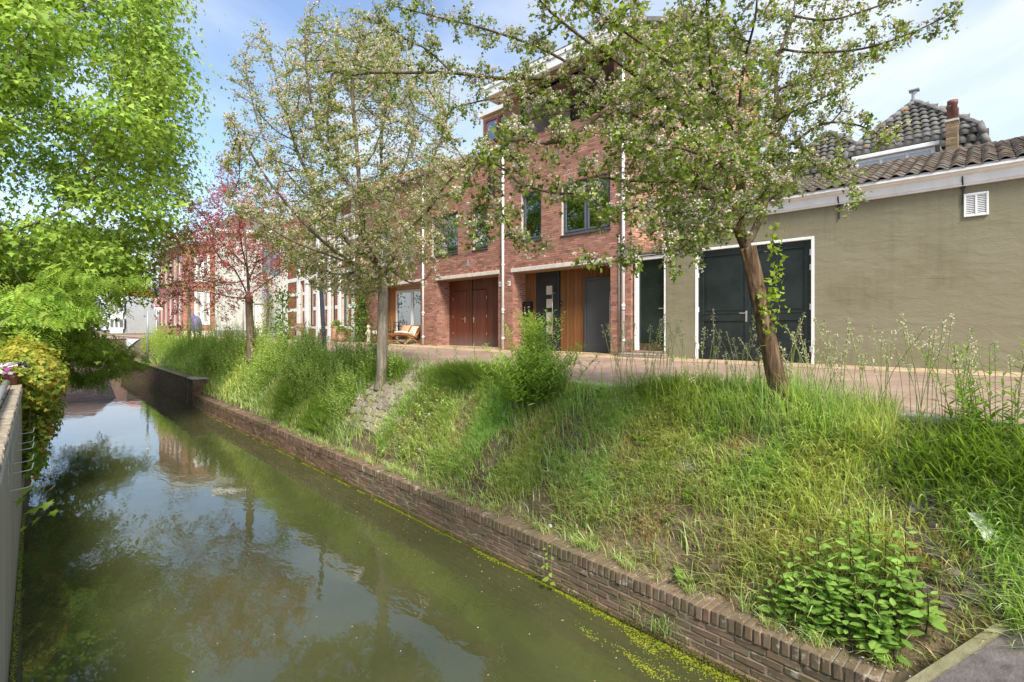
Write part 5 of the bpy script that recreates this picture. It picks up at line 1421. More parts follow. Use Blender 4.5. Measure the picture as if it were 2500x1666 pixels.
# ---- person in a hooded rain cape, stooping by the corner house
pp = at(480, 804, 30.0); PZ = .13
fw2 = Vector((-.9, -.35, 0)).normalized(); sd2 = Vector((-fw2.y, fw2.x, 0))
per = thing('person', 'stooping person in a purple grey hooded rain cape near the corner house', 'person', (pp.x, pp.y, PZ))
def pw(f_, s_, z): return Vector((pp.x, pp.y, PZ)) + fw2 * f_ + sd2 * s_ + Vector((0, 0, z))
nodes = [(0, 0, .86, .14), (.06, 0, 1.02, .15), (.20, 0, 1.20, .15), (.30, 0, 1.30, .075), (.36, 0, 1.36, .10), (.40, 0, 1.42, .085),      # pelvis spine neck head
         (0, .11, .80, .10), (.06, .12, .46, .07), (-.02, .12, .10, .05), (.12, .12, .04, .045),
         (0, -.11, .80, .10), (-.08, -.12, .46, .07), (-.18, -.12, .10, .05), (-.05, -.12, .04, .045),
         (.18, .20, 1.16, .06), (.30, .23, .92, .045), (.46, .16, .80, .038), (.18, -.20, 1.16, .06), (.30, -.23, .92, .045), (.46, -.16, .80, .038)]
ed = [(0, 1), (1, 2), (2, 3), (3, 4), (4, 5), (0, 6), (6, 7), (7, 8), (8, 9), (0, 10), (10, 11), (11, 12), (12, 13), (2, 14), (14, 15), (15, 16), (2, 17), (17, 18), (18, 19)]
me = bpy.data.meshes.new('body'); me.from_pydata([tuple(pw(*n_[:3])) for n_ in nodes], ed, []); me.update()
M_jeans = mat_noise('dark_jeans', (.03, .035, .06), (.05, .06, .09), 8, .85, .2, .1)
bo = link('body', me, M_jeans, per)
sk = bo.modifiers.new('skin', 'SKIN'); 
for i, n_ in enumerate(nodes): me.skin_vertices[0].data[i].radius = (n_[3], n_[3])
me.skin_vertices[0].data[0].use_root = True
ss_ = bo.modifiers.new('sub', 'SUBSURF'); ss_.levels = 2; ss_.render_levels = 2
M_cape = mat_noise('purple_cape', (.115, .095, .165), (.165, .14, .225), 5, .6, .35, .2, 14)
def loft(rings, nseg=22, fold=0.0):
    mb = MB(); vs_ = []
    for (f_, z, rf, rs, tilt) in rings:
        for k in range(nseg):
            a = 2 * math.pi * k / nseg; w_ = 1 + fold * math.sin(a * 5 + z * 3)
            vs_.append(pw(f_ + rf * math.cos(a) * w_, rs * math.sin(a) * w_, z - tilt * math.cos(a)))
    fs = []
    for i in range(len(rings) - 1):
        for k in range(nseg): fs.append((i * nseg + k, i * nseg + (k + 1) % nseg, (i + 1) * nseg + (k + 1) % nseg, (i + 1) * nseg + k))
    mb.add(vs_, fs); return mb
loft([(-.02, .42, .24, .25, 0), (-.02, .55, .25, .27, 0), (-.03, .80, .26, .29, .02), (.02, 1.02, .24, .29, .06), (.13, 1.20, .19, .26, .10), (.24, 1.30, .13, .16, .10), (.30, 1.34, .11, .12, .06)], fold=.05).build('rain_cape', M_cape, per, smooth=True)
loft([(.28, 1.27, .12, .13, .02), (.34, 1.36, .155, .145, -.02), (.37, 1.44, .145, .135, -.02), (.37, 1.51, .09, .09, 0), (.36, 1.535, .02, .02, 0)]).build('hood', M_cape, per, smooth=True)
mb = MB(); n = 12; c = pw(.47, 0, 1.40)
mb.add([c + sd2 * (.075 * math.cos(2 * math.pi * k / n)) + Vector((0, 0, .095 * math.sin(2 * math.pi * k / n))) + fw2 * .03 * math.cos(2 * math.pi * k / n) ** 2 * -1 for k in range(n)] + [c + fw2 * .045], [(k, (k + 1) % n, n) for k in range(n)])
mb.build('face', mat_noise('skin', (.42, .26, .19), (.48, .31, .23), 6, .6, .3, 0), per, smooth=True)

# ---- litter
lp, lZ = bank_at(2402, 1312)
mb = MB(); n = 6; vs_ = []; rr = Matrix.Translation(lp + Vector((0, -.02, .07))) @ Matrix.Rotation(R(38), 4, 'Z') @ Matrix.Rotation(R(48), 4, 'X') @ Matrix.Rotation(R(12), 4, 'Y')
for i in range(n + 1):
    for j in range(3): vs_.append(rr @ Vector((-.055 + .055 * j, -.09 + .03 * i, .006 * math.sin(i * .9) + .004 * j)))
mb.add(vs_, [(i * 3 + j, i * 3 + j + 1, (i + 1) * 3 + j + 1, (i + 1) * 3 + j) for i in range(n) for j in range(2)])
pc_ = mb.build('paper_scrap', mat_noise('paper', (.58, .60, .58), (.66, .68, .66), 4, .7, .3, .05), label='crumpled white paper scrap lying in the bank grass', cat='litter')
# ================================================================== vegetation
def unit(v): return v / np.maximum(np.linalg.norm(v, axis=-1, keepdims=True), 1e-9)
def frames(nrm, spin=None, along=None):
    """rotation matrices whose third column is nrm and second column points along"""
    nrm = unit(np.asarray(nrm, float)); n = len(nrm)
    ref = along if along is not None else rng.normal(size=(n, 3))
    y = unit(ref - nrm * np.sum(ref * nrm, 1, keepdims=True)); x = np.cross(y, nrm)
    return np.stack([x, y, nrm], -1)
class Leaves:
    def __init__(self): self.v = []; self.f = {}; self.c = []; self.n = 0
    def add(self, tv, tf, pos, F, sc, col):
        tv = np.asarray(tv, float); N_ = len(pos)
        if N_ == 0: return
        sc = np.broadcast_to(np.asarray(sc, float), (N_,))
        v = np.einsum('nij,kj->nki', F, tv) * sc[:, None, None] + np.asarray(pos)[:, None, :]
        self.v.append(v.reshape(-1, 3)); k = len(tv)
        self.c.append(np.repeat(np.asarray(col, float), k, 0))
        for f in tf:
            a = (np.arange(N_)[:, None, None] * k + np.asarray(f)[None]).reshape(-1, np.asarray(f).shape[1]) + self.n
            self.f.setdefault(a.shape[1], []).append(a)
        self.n += N_ * k
    def build(self, name, mat, parent=None, **kw):
        me = npmesh(name, np.concatenate(self.v), [np.concatenate(a) for a in self.f.values()], np.concatenate(self.c))
        return link(name, me, mat, parent, **kw)
def tint(n, cols, var=.18, wts=None):
    cols = np.asarray(cols, float); i = rng.choice(len(cols), n, p=wts)
    return cols[i] * rng.uniform(1 - var, 1 + var, (n, 1)) * rng.uniform(1 - var * .3, 1 + var * .3, (n, 3))
# leaf outlines (unit length, base at origin, growing along +y)
LOBE = (np.array([(0, 0, 0), (.44, .38, .07), (.22, .52, .03), (0, 1.05, 0), (-.22, .52, .03), (-.44, .38, .07)]), [np.array([[0, 1, 2, 3], [0, 3, 4, 5]])])
MAPLE = (np.array([(0, 0, 0), (.60, .26, .09), (.25, .44, .03), (.0, 1.0, .0), (-.25, .44, .03), (-.60, .26, .09)]), [np.array([[0, 1, 2, 3], [0, 3, 4, 5]])])
MAPLE5 = (np.array([(0, 0, 0), (.42, -.06, .05), (.30, .18, .02), (.62, .42, .10), (.26, .48, .03), (.0, 1.0, .0), (-.26, .48, .03), (-.62, .42, .10), (-.30, .18, .02), (-.42, -.06, .05)]), [np.array([[0, 1, 2, 3, 4, 5], [0, 5, 6, 7, 8, 9]])])
LANCE = (np.array([(0, 0, 0), (.10, .35, .03), (.07, .72, .0), (0, 1, -.08), (-.07, .72, .0), (-.10, .35, .03)]), [np.array([[0, 1, 2, 5], [5, 2, 4, 4]])[:1], np.array([[5, 2, 3, 4]])])
OVATE = (np.array([(0, 0, 0), (.29, .26, .06), (.26, .56, .05), (0, 1, -.05), (-.26, .56, .05), (-.29, .26, .06)]), [np.array([[0, 1, 2, 3], [0, 3, 4, 5]])])
QUADL = (np.array([(0, 0, 0), (.34, .5, .06), (0, 1, 0), (-.34, .5, .06)]), [np.array([[0, 1, 2, 3]])])
PETAL = (np.array([(-.52, -.12, 0), (.10, -.54, 0), (.52, .14, .0), (-.08, .54, 0)]), [np.array([[0, 1, 2, 3]])])
M_leaf = mat_leaf('leaf_green', .48)
M_grass = mat_leaf('grass_green', .48, .5, .3)
M_blossom = mat_leaf('blossom', .30, .7, .2, (1.0, .98, .9))
def mat_bark(name, c1, c2, c3, sc=1.0, lich=None):
    m, t, out = newmat(name); p = posn(t)
    mp_ = N(t, 'ShaderNodeMapping'); mp_.inputs['Scale'].default_value = (26 * sc, 26 * sc, 3.6 * sc); L(t, p, mp_.inputs[0])
    f = noi(t, mp_.outputs[0], 1.0, 7, .65, .6)
    c = ramp(t, f, [(.30, c1), (.5, c2), (.70, c3)])
    if lich: c = mixc_(t, ramp(t, noi(t, p, 6, 5, .6), [(.56, (0, 0, 0)), (.70, (1, 1, 1))]), c, lich)
    bsdf(t, out, c, .9, .2, 0, f, .9, .03); return m
M_barkF = mat_bark('bark_warm', (.022, .014, .009), (.13, .08, .045), (.27, .185, .115), .8)
M_barkS = mat_bark('bark_grey', (.10, .08, .055), (.24, .20, .145), (.38, .33, .25), 1.0)
M_barkB = mat_bark('bark_branch', (.050, .036, .022), (.10, .075, .045), (.17, .13, .075), 1.5, (.17, .13, .03))
M_barkR = mat_bark('bark_red_tree', (.06, .045, .03), (.15, .115, .075), (.25, .20, .14))

def catmull(P_, n=6):
    P_ = [np.asarray(p, float) for p in P_]; out = []
    Q = [2 * P_[0] - P_[1]] + P_ + [2 * P_[-1] - P_[-2]]
    for i in range(1, len(Q) - 2):
        for k in range(n):
            t = k / n; a, b, c, d = Q[i - 1], Q[i], Q[i + 1], Q[i + 2]
            out.append(.5 * ((2 * b) + (-a + c) * t + (2 * a - 5 * b + 4 * c - d) * t * t + (-a + 3 * b - 3 * c + d) * t ** 3))
    out.append(P_[-1]); return out
def resample(pts, step):
    pts = np.array(pts); d = np.concatenate([[0], np.cumsum(np.linalg.norm(np.diff(pts, axis=0), axis=1))])
    n = max(2, int(d[-1] / step) + 1); q = np.linspace(0, d[-1], n)
    return np.stack([np.interp(q, d, pts[:, i]) for i in range(3)], 1)
def trunk(name, pts, rad, mat, parent, n=26, ridge=.10, kf=3.0, flare=.35):
    pts = resample(catmull(pts, 6), .03); rad = np.interp(np.linspace(0, 1, len(pts)), np.linspace(0, 1, len(rad)), rad)
    mb = MB(); vs_ = []; up = None
    for i, p in enumerate(pts):
        d = Vector(pts[min(i + 1, len(pts) - 1)] - pts[max(i - 1, 0)]).normalized()
        if up is None: up = d.orthogonal().normalized()
        up = (up - d * up.dot(d)).normalized(); s_ = d.cross(up)
        h = i * .03
        for k in range(n):
            a = 2 * math.pi * k / n
            tw = a + h * .25
            rr = rad[i] * (1 + ridge * mnoise.noise((math.cos(tw) * kf, math.sin(tw) * kf, h * 1.1)) + ridge * .7 * mnoise.noise((math.cos(tw) * kf * 2.6, math.sin(tw) * kf * 2.6, h * 2.4 + 9)))
            rr *= 1 + flare * max(0, 1 - h / .35) ** 2
            vs_.append(Vector(p) + (up * math.cos(a) + s_ * math.sin(a)) * rr)
    fs = []
    for i in range(len(pts) - 1):
        for k in range(n): fs.append((i * n + k, i * n + (k + 1) % n, (i + 1) * n + (k + 1) % n, (i + 1) * n + k))
    fs.append(tuple((len(pts) - 1) * n + k for k in range(n)))
    mb.add(vs_, fs); return mb.build(name, mat, parent, smooth=True)
def colonize(nodes, parent, att, step, infl, kill, iters=200, up=.12, jit=.12):
    nodes = [np.asarray(p, float) for p in nodes]; parent = list(parent)
    att = np.asarray(att, float)
    arr = np.array(nodes); d2 = ((att[:, None, :] - arr[None]) ** 2).sum(2)
    near = d2.argmin(1); nd = d2.min(1); alive = np.ones(len(att), bool)
    for it in range(iters):
        alive &= nd > kill * kill
        act = alive & (nd < infl * infl)
        if not act.any(): break
        idx = np.where(act)[0]; src = near[idx]
        dirs = unit(att[idx] - np.array(nodes)[src])
        acc = {}
        for s_, d in zip(src, dirs): acc.setdefault(s_, []).append(d)
        new = []
        for s_, ds in acc.items():
            d = np.sum(ds, 0) + rng.normal(size=3) * jit; d[2] += up
            d = d / (np.linalg.norm(d) + 1e-9)
            new.append((s_, nodes[s_] + d * step))
        st = len(nodes)
        for s_, p in new: nodes.append(p); parent.append(s_)
        na = np.array([p for _, p in new])
        dd = ((att[:, None, :] - na[None]) ** 2).sum(2); m_ = dd.min(1); am = dd.argmin(1) + st
        b = m_ < nd; nd = np.where(b, m_, nd); near = np.where(b, am, near)
    return np.array(nodes), np.array(parent)
def radii(nodes, parent, tip=.003, ex=2.4, rmax=None):
    n = len(nodes); acc = np.zeros(n); r = np.zeros(n); kids = np.zeros(n, int)
    for i in range(n):
        if parent[i] >= 0: kids[parent[i]] += 1
    for i in range(n - 1, -1, -1):
        r[i] = tip if kids[i] == 0 else acc[i] ** (1 / ex)
        if parent[i] >= 0: acc[parent[i]] += r[i] ** ex
    if rmax: r = np.minimum(r, rmax)
    return r, kids
def order_ok(nodes, parent):      # parents must precede children
    return all(p < i for i, p in enumerate(parent))
def branch_mesh(nodes, parent, r, skip=0, minr=0.0):
    n = len(nodes); kid = [[] for _ in range(n)]
    for i, p in enumerate(parent):
        if p >= 0: kid[p].append(i)
    mb = MB(); done = set()
    starts = [0]
    while starts:
        s_ = starts.pop(); ch = [s_]
        if parent[s_] >= 0: ch = [parent[s_], s_]
        cur = s_
        while kid[cur]:
            ks = sorted(kid[cur], key=lambda q: -r[q]); starts.extend(ks[1:]); cur = ks[0]; ch.append(cur)
        pts = [nodes[i] for i in ch]; rr = [r[i] for i in ch]
        if parent[s_] >= 0: rr[0] = min(rr[0], rr[1] * 1.25)
        if max(rr) < minr: continue
        big = max(rr); mb.tube(pts, rr, 8 if big > .03 else (6 if big > .014 else (4 if big > .006 else 3)), cap=False)
    return mb

def hawthorn_dress(nodes, parent, r, kids, thr, lv, bl, n_leaf, n_clu, lsz, csz, lcols, fcols, skipf=None, clu_n=9, spread=.05, fw=None):
    idx = np.where(r < thr)[0]
    if skipf is not None: idx = idx[~skipf(nodes[idx])]
    P_ = nodes[idx]; par_ = parent[idx]; D_ = unit(P_ - nodes[np.maximum(par_, 0)])
    rep = rng.poisson(n_leaf, len(idx)); pos = np.repeat(P_, rep, 0) + rng.normal(size=(rep.sum(), 3)) * spread
    dd = np.repeat(D_, rep, 0); nr = rng.normal(size=pos.shape) * .7 + np.array([0, 0, .75]); al = dd * .6 + rng.normal(size=pos.shape) * .8
    lv.add(*LOBE, pos, frames(nr, along=al), rng.uniform(.75, 1.25, len(pos)) * lsz, tint(len(pos), lcols, .2))
    rep = rng.poisson(n_clu, len(idx)); cpos = np.repeat(P_, rep, 0) + rng.normal(size=(rep.sum(), 3)) * spread * .8 + np.array([0, 0, .6 * spread])
    nc = len(cpos); cn_ = unit(rng.normal(size=(nc, 3)) * .45 + np.array([0, 0, 1.0]))
    ccol = tint(nc, fcols, .10, fw)
    q = np.repeat(np.arange(nc), clu_n); off = unit(rng.normal(size=(len(q), 3)) + cn_[q] * .9)
    csz_ = csz * rng.uniform(.65, 1.25, nc)
    fp = cpos[q] + off * csz_[q][:, None] * rng.uniform(.5, 1, (len(q), 1))
    bl.add(*PETAL, fp, frames(off + rng.normal(size=off.shape) * .35), csz * rng.uniform(.38, .60, len(q)), ccol[q] * rng.uniform(.85, 1.12, (len(q), 1)))

# ---- hawthorn with the leaning trunk
ZF = 4.47
def PF(x, y, dz=0.0): p = at(x, y, ZF + dz); return np.array(p)
tF = thing('hawthorn_tree', 'leaning white hawthorn in blossom with bare brown trunk at the bank top', 'tree', tuple(at(1912, 1012, ZF)), 'hawthorn trees along the bank')
tp = [PF(1915, 1030), PF(1903, 960), PF(1886, 880), PF(1864, 780), PF(1842, 680), PF(1824, 605)]
trunk('trunk', tp, [.092, .080, .073, .069, .068, .072], M_barkF, tF, n=34, ridge=.17, kf=3.4)
nodes = [PF(1824, 612)]; parent = [-1]
def spray(pts, step=.07, connect=True):
    P_ = resample(catmull([PF(*p) if len(p) == 3 else PF(p[0], p[1]) for p in pts], 5), step)
    j = int(((np.array(nodes) - P_[0]) ** 2).sum(1).argmin())
    for p in P_[1:] if ((np.array(nodes[j]) - P_[0]) ** 2).sum() < .03 else P_:
        nodes.append(p); parent.append(j); j = len(nodes) - 1
main = [
 [(1824, 612), (1800, 545, -.05), (1795, 500, -.1), (1815, 430, -.1), (1832, 380, -.15)],
 [(1824, 600), (1853, 540, .08), (1866, 500, .15), (1880, 420, .2), (1883, 357, .2), (1895, 255, .25), (1895, 178, .3), (1908, 120, .3), (1935, 40, .4), (1950, -80, .5)],
 [(1883, 357, .2), (1920, 290, .5), (1978, 198, .8), (1998, 140, 1.0), (2010, 40, 1.2), (2030, -60, 1.3)],
 [(1815, 430, -.1), (1806, 268, -.4), (1819, 147, -.6), (1844, 45, -.8), (1850, -60, -.9)],
 [(1815, 430, -.1), (1760, 320, .3), (1723, 236, .5), (1698, 159, .6), (1672, 64, .8), (1655, -60, .9)],
 [(1832, 380, -.15), (1780, 300, -.6), (1742, 220, -.9), (1730, 100, -1.1), (1722, -40, -1.2)],
 [(1795, 500, -.1), (1700, 330, .0), (1640, 260, .1), (1577, 191, .2), (1526, 108, .3), (1456, 45, .5), (1400, -30, .6)],
 [(1700, 330, .0), (1620, 255, -.5), (1564, 195, -.7), (1462, 121, -1.0), (1392, 70, -1.1), (1328, 13, -1.2), (1280, -50, -1.3)],
 [(1640, 260, .1), (1560, 250, .5), (1519, 230, .6), (1443, 191, .8), (1347, 191, .9), (1207, 191, 1.0), (1105, 178, 1.1), (1000, 178, 1.15), (914, 178, 1.2), (850, 185, 1.2)],
 [(1443, 191, .8), (1380, 150, .9), (1300, 110, 1.0), (1180, 70, 1.1), (1060, 40, 1.2), (960, 15, 1.3)],
 [(1347, 191, .9), (1250, 230, .7), (1160, 250, .6), (1100, 270, .6), (1080, 330, .6)],
 [(1105, 178, 1.1), (1040, 120, 1.1), (980, 90, 1.15), (930, 40, 1.2)],
 [(850, 185, 1.2), (815, 175, 1.2), (806, 210, 1.2), (800, 300, 1.2), (805, 400, 1.2)],
 [(1700, 330, .0), (1600, 300, -.3), (1487, 261, -.5), (1398, 268, -.6), (1300, 290, -.7), (1240, 300, -.7)],
 [(1795, 500, -.1), (1700, 450, -.6), (1602, 443, -.9), (1513, 440, -1.0), (1462, 433, -1.05), (1392, 472, -1.1), (1296, 459, -1.1), (1258, 440, -1.1), (1232, 414, -1.1), (1170, 380, -1.1)],
 [(1487, 261, -.5), (1400, 330, -.8), (1330, 350, -.9), (1260, 340, -1.0), (1207, 382, -1.0), (1194, 446, -1.0), (1188, 510, -1.0), (1172, 560, -1.0), (1150, 595, -1.0)],
 [(1194, 446, -1.0), (1215, 500, -1.0), (1232, 535, -1.0), (1270, 612, -1.0)],
 [(1207, 382, -1.0), (1165, 400, -1.0), (1140, 450, -1.0)],
 [(1800, 545, -.05), (1774, 520, -.3), (1720, 510, -.7), (1650, 520, -1.0), (1570, 505, -1.2), (1510, 520, -1.25)],
 [(1800, 555, -.05), (1740, 560, -.4), (1690, 590, -.8), (1640, 612, -1.0), (1551, 622, -1.1), (1500, 640, -1.15), (1450, 648, -1.15)],
 [(1815, 540, 0), (1770, 545, .4), (1700, 560, .6), (1640, 550, .8), (1590, 570, .9)],
 [(1883, 357, .2), (1934, 352, .0), (1998, 306, -.2), (2061, 300, -.3), (2120, 315, -.35), (2155, 340, -.35)],
 [(2040, 302, -.25), (2052, 275, -.25), (2060, 245, -.25)],
 [(1883, 380, .2), (1947, 375, -.1), (1998, 408, -.3), (2048, 440, -.4), (2099, 478, -.45)],
 [(1890, 300, .22), (1934, 274, .0), (2029, 230, -.3), (2085, 200, -.4)],
 [(1895, 220, .28), (1990, 190, .3), (2060, 165, .3), (2110, 140, .3)],
 [(1908, 120, .3), (1966, 128, .1), (2060, 125, -.1), (2125, 115, -.2), (2220, 83, -.35), (2316, 38, -.45)],
 [(1935, 40, .4), (2020, 50, .3), (2100, 30, .2), (2180, 0, .1), (2240, -40, .1)],
 [(1866, 500, .15), (1900, 470, .5), (1930, 430, .8), (1950, 400, 1.0)],
 [(1800, 545, -.05), (1850, 490, -.5), (1880, 450, -.7)],
 [(1806, 268, -.4), (1700, 200, -1.0), (1600, 130, -1.4), (1500, 60, -1.6), (1420, 0, -1.7)],
 [(1723, 236, .5), (1600, 120, 1.2), (1550, 30, 1.5), (1520, -60, 1.6)],
 [(1815, 430, -.1), (1750, 400, -.9), (1690, 370, -1.3), (1600, 350, -1.5), (1520, 340, -1.5)],
 [(1832, 380, -.15), (1700, 420, .6), (1600, 400, 1.0), (1540, 360, 1.2)],
]
for p in main: spray(p)
att = []
for p in main:
    P_ = resample(catmull([PF(*q) if len(q) == 3 else PF(q[0], q[1]) for q in p], 5), .05)
    k0 = int(len(P_) * .22)
    P_ = P_[k0:]
    m_ = int(len(P_) * 2.7)
    att.append(P_[rng.integers(0, len(P_), m_)] + rng.normal(size=(m_, 3)) * np.array([.095, .095, .08]))
core_ = []
while len(core_) < 620:                                   # dense heart of the crown
    x, y, dz = rng.uniform(1440, 1930), rng.uniform(-40, 560), rng.uniform(-1.3, 1.3)
    if ((x - 1700) / 235) ** 2 + ((y - 300) / 290) ** 2 + (dz / 1.4) ** 2 < 1 and y < 575: core_.append(PF(x, y, dz))
att.append(np.array(core_))
nodesA, parA = colonize(nodes, parent, np.concatenate(att), .06, .42, .062, 70, .02, .18)
r, kids = radii(nodesA, parA, .0031, 2.45, .05)
branch_mesh(nodesA, parA, r).build('branches', M_barkB, tF, smooth=True)
lv, bl = Leaves(), Leaves()
LC = [(.164, .243, .044), (.222, .309, .055), (.293, .376, .074), (.117, .177, .037)]
FC = [(.58, .53, .39), (.52, .46, .33), (.53, .42, .32), (.62, .58, .46)]
hawthorn_dress(nodesA, parA, r, kids, .0075, lv, bl, 9.0, 2.4, .037, .029, LC, FC, None, 11, .028)
lv.build('crown', M_leaf, tF); bl.build('blossom', M_blossom, tF)
# young shoots on the trunk
sh = Leaves(); mb = MB()
for (pts, n) in (([(1858, 770), (1890, 700), (1898, 640), (1885, 585), (1890, 560)], 95), ([(1868, 820), (1895, 790), (1905, 760), (1892, 725), (1890, 700)], 40), ([(1856, 765), (1866, 740)], 10), ([(1872, 830), (1862, 800)], 8)):
    P_ = resample(catmull([PF(x, y, -.08) for x, y in pts], 5), .02); mb.tube(P_[::3], .003, 4)
    k = rng.integers(0, len(P_), n); pos = P_[k] + rng.normal(size=(n, 3)) * .036
    sh.add(*LOBE, pos, frames(rng.normal(size=(n, 3)) + np.array([0, -.3, .5])), rng.uniform(.04, .062, n), tint(n, [(.30, .42, .05), (.36, .46, .06), (.24, .36, .05)], .15))
mb.build('shoot_stem', M_barkB, tF); sh.build('young_shoots', M_leaf, tF, kind='stuff')

# ---- second hawthorn
ZS = 9.1
def PS(x, y, dz=0.0): return np.array(at(x, y, ZS + dz))
tS = thing('hawthorn_tree', 'upright white hawthorn in pinkish blossom with straight grey trunk beside the steel post', 'tree', tuple(at(932, 925, ZS)), 'hawthorn trees along the bank')
trunk('trunk', [PS(931, 950), PS(932, 870), PS(934, 790), PS(935, 720), PS(932, 680)], [.108, .098, .090, .092, .085], M_barkS, tS, ridge=.13, kf=2.6)
nodes = [PS(933, 700)]; parent = [-1]
def spray2(pts, step=.12):
    P_ = resample(catmull([PS(*p) for p in pts], 5), step)
    j = int(((np.array(nodes) - P_[0]) ** 2).sum(1).argmin())
    for p in P_[1:]: nodes.append(p); parent.append(j); j = len(nodes) - 1
limbs = [[(933, 700), (955, 640, .2), (985, 570, .4), (1020, 480, .5), (1060, 380, .6), (1090, 300, .7), (1100, 200, .8)],
 [(933, 700), (915, 640, -.1), (890, 580, -.3), (880, 480, -.5), (870, 350, -.6), (860, 200, -.6), (880, 90, -.6)],
 [(915, 640, -.1), (850, 590, .2), (790, 500, .5), (730, 380, .8), (690, 250, 1.0), (655, 110, 1.0)],
 [(933, 700), (890, 660, -.3), (820, 630, -.8), (740, 600, -1.2), (690, 575, -1.4), (640, 545, -1.5), (600, 510, -1.5)],
 [(955, 640, .2), (940, 500, .6), (930, 350, .9), (945, 220, 1.0), (950, 80, 1.0)],
 [(890, 660, -.3), (800, 600, -.9), (720, 520, -1.3), (640, 420, -1.5), (590, 330, -1.5), (560, 290, -1.5)],
 [(985, 570, .4), (1040, 520, .1), (1090, 450, -.3), (1140, 400, -.5)],
 [(955, 660, .1), (1000, 690, -.3), (1040, 680, -.5), (1060, 640, -.6), (1080, 590, -.6)],
 [(880, 480, -.5), (800, 380, -1.0), (760, 250, -1.2), (745, 120, -1.2), (750, 40, -1.2)],
 [(850, 590, .2), (740, 470, 1.2), (650, 350, 1.4), (610, 220, 1.4), (600, 130, 1.4), (640, 75, 1.4)],
 [(890, 660, -.3), (830, 670, .4), (760, 660, .8), (700, 640, 1.0)],
 [(940, 500, .6), (990, 400, 1.2), (1010, 300, 1.4), (1000, 180, 1.4)]]
for p in limbs: spray2(p)
prof_ = [(1.25, .4), (1.6, 1.0), (2.2, 1.6), (3.0, 2.05), (3.8, 2.2), (4.6, 2.0), (5.2, 1.5), (6.0, .8)]
att = []
axS = PS(862, 804); zs, rs = zip(*prof_)
while len(att) < 3300:
    z = rng.uniform(1.3, 6.0); rad = np.interp(z, zs, rs) * math.sqrt(rng.uniform(.02, 1)); a = rng.uniform(0, 2 * math.pi)
    p = np.array([axS[0] + rad * math.cos(a), axS[1] + rad * math.sin(a), z])
    if mnoise.noise((p[0] * 1.1, p[1] * 1.1, p[2] * .6)) < -.12: continue
    att.append(p)
for (x, y, dz) in [(600, 75, .8), (565, 135, .8), (640, 62, 0), (750, 28, -.6), (835, 60, .4), (705, 100, .2), (880, 75, -.3), (948, 62, .3), (1000, 110, .5), (556, 290, -.8), (570, 400, -.6), (1050, 130, .6), (800, 110, 1.0), (925, 130, -1.0), (560, 470, -.5), (690, 170, -1.2), (615, 160, 1.2), (860, 40, .8), (1080, 200, -.2)]:
    for k in range(9): att.append(PS(x, y + k * 11, dz) + rng.normal(size=3) * .05)
for p in limbs:
    P_ = resample([PS(*q) for q in p], .1)[4:]; att.extend(P_ + rng.normal(size=P_.shape) * .14)
nodesA, parA = colonize(nodes, parent, np.array(att), .10, .85, .11, 80, .35, .12)
r, kids = radii(nodesA, parA, .0045, 2.5, .075)
branch_mesh(nodesA, parA, r).build('branches', MATS['bark_red_tree'], tS, smooth=True)
lv, bl = Leaves(), Leaves()
hawthorn_dress(nodesA, parA, r, kids, .013, lv, bl, 5.8, 3.3, .048, .042, [(.195, .286, .052), (.247, .351, .065), (.312, .416, .078)], [(.62, .51, .37), (.56, .45, .33), (.64, .56, .40), (.66, .60, .43)], None, 8, .045)
lv.build('crown', M_leaf, tS); bl.build('blossom', M_blossom, tS)

# ---- red hawthorn
ZR = 14.2
def PR(x, y, dz=0.0): return np.array(at(x, y, ZR + dz))
tR = thing('hawthorn_tree', 'red flowering hawthorn with open crooked branches before the white house', 'tree', tuple(at(613, 870, ZR)), 'hawthorn trees along the bank')
trunk('trunk', [PR(613, 880), PR(611, 820), PR(609, 770), PR(608, 722)], [.12, .105, .095, .10], M_barkR, tR, ridge=.12)
nodes = [PR(608, 730)]; parent = [-1]
def spray3(pts, step=.14):
    P_ = resample(catmull([PR(*p) for p in pts], 5), step)
    j = int(((np.array(nodes) - P_[0]) ** 2).sum(1).argmin())
    for p in P_[1:]: nodes.append(p); parent.append(j); j = len(nodes) - 1
limbs = [[(608, 730), (590, 690, -.3), (570, 655, -.7), (545, 640, -1.0), (520, 600, -1.2), (525, 560, -1.2), (545, 520, -1.2)],
 [(608, 730), (560, 725, .3), (510, 715, .6), (450, 712, .8), (400, 740, .9)],
 [(608, 725), (604, 660, 0), (600, 600, .1), (590, 540, .3), (560, 480, .4), (555, 430, .4)],
 [(605, 690), (625, 640, .4), (640, 570, .6), (665, 500, .8), (690, 450, .9)],
 [(590, 690, -.3), (540, 690, -.8), (480, 680, -1.1), (440, 640, -1.3), (410, 630, -1.4)],
 [(600, 650, 0), (560, 610, .6), (530, 580, .9), (500, 530, 1.1), (470, 500, 1.2), (445, 470, 1.2)],
 [(608, 720), (650, 690, -.4), (690, 660, -.7), (720, 640, -.8), (740, 600, -.8)],
 [(625, 640, .4), (660, 620, 1.0), (700, 580, 1.2), (730, 560, 1.2)],
 [(604, 660), (590, 600, -.8), (585, 540, -1.2), (600, 480, -1.3)],
 [(500, 530, 1.1), (460, 500, .7), (430, 495, .6), (405, 500, .5)],
 [(560, 480, .4), (540, 440, .5), (545, 400, .5), (556, 385, .5)], [(480, 680, -1.1), (440, 690, -1.2), (400, 700, -1.2), (370, 720, -1.2)], [(445, 470, 1.2), (430, 455, 1.2), (418, 440, 1.2)],
 [(450, 712, .8), (430, 760, .7), (415, 790, .7)], [(520, 600, -1.2), (460, 590, -1.3), (420, 580, -1.4), (400, 600, -1.4)], [(510, 715, .6), (520, 750, .5), (545, 770, .5)]]
for p in limbs: spray3(p)
att = []
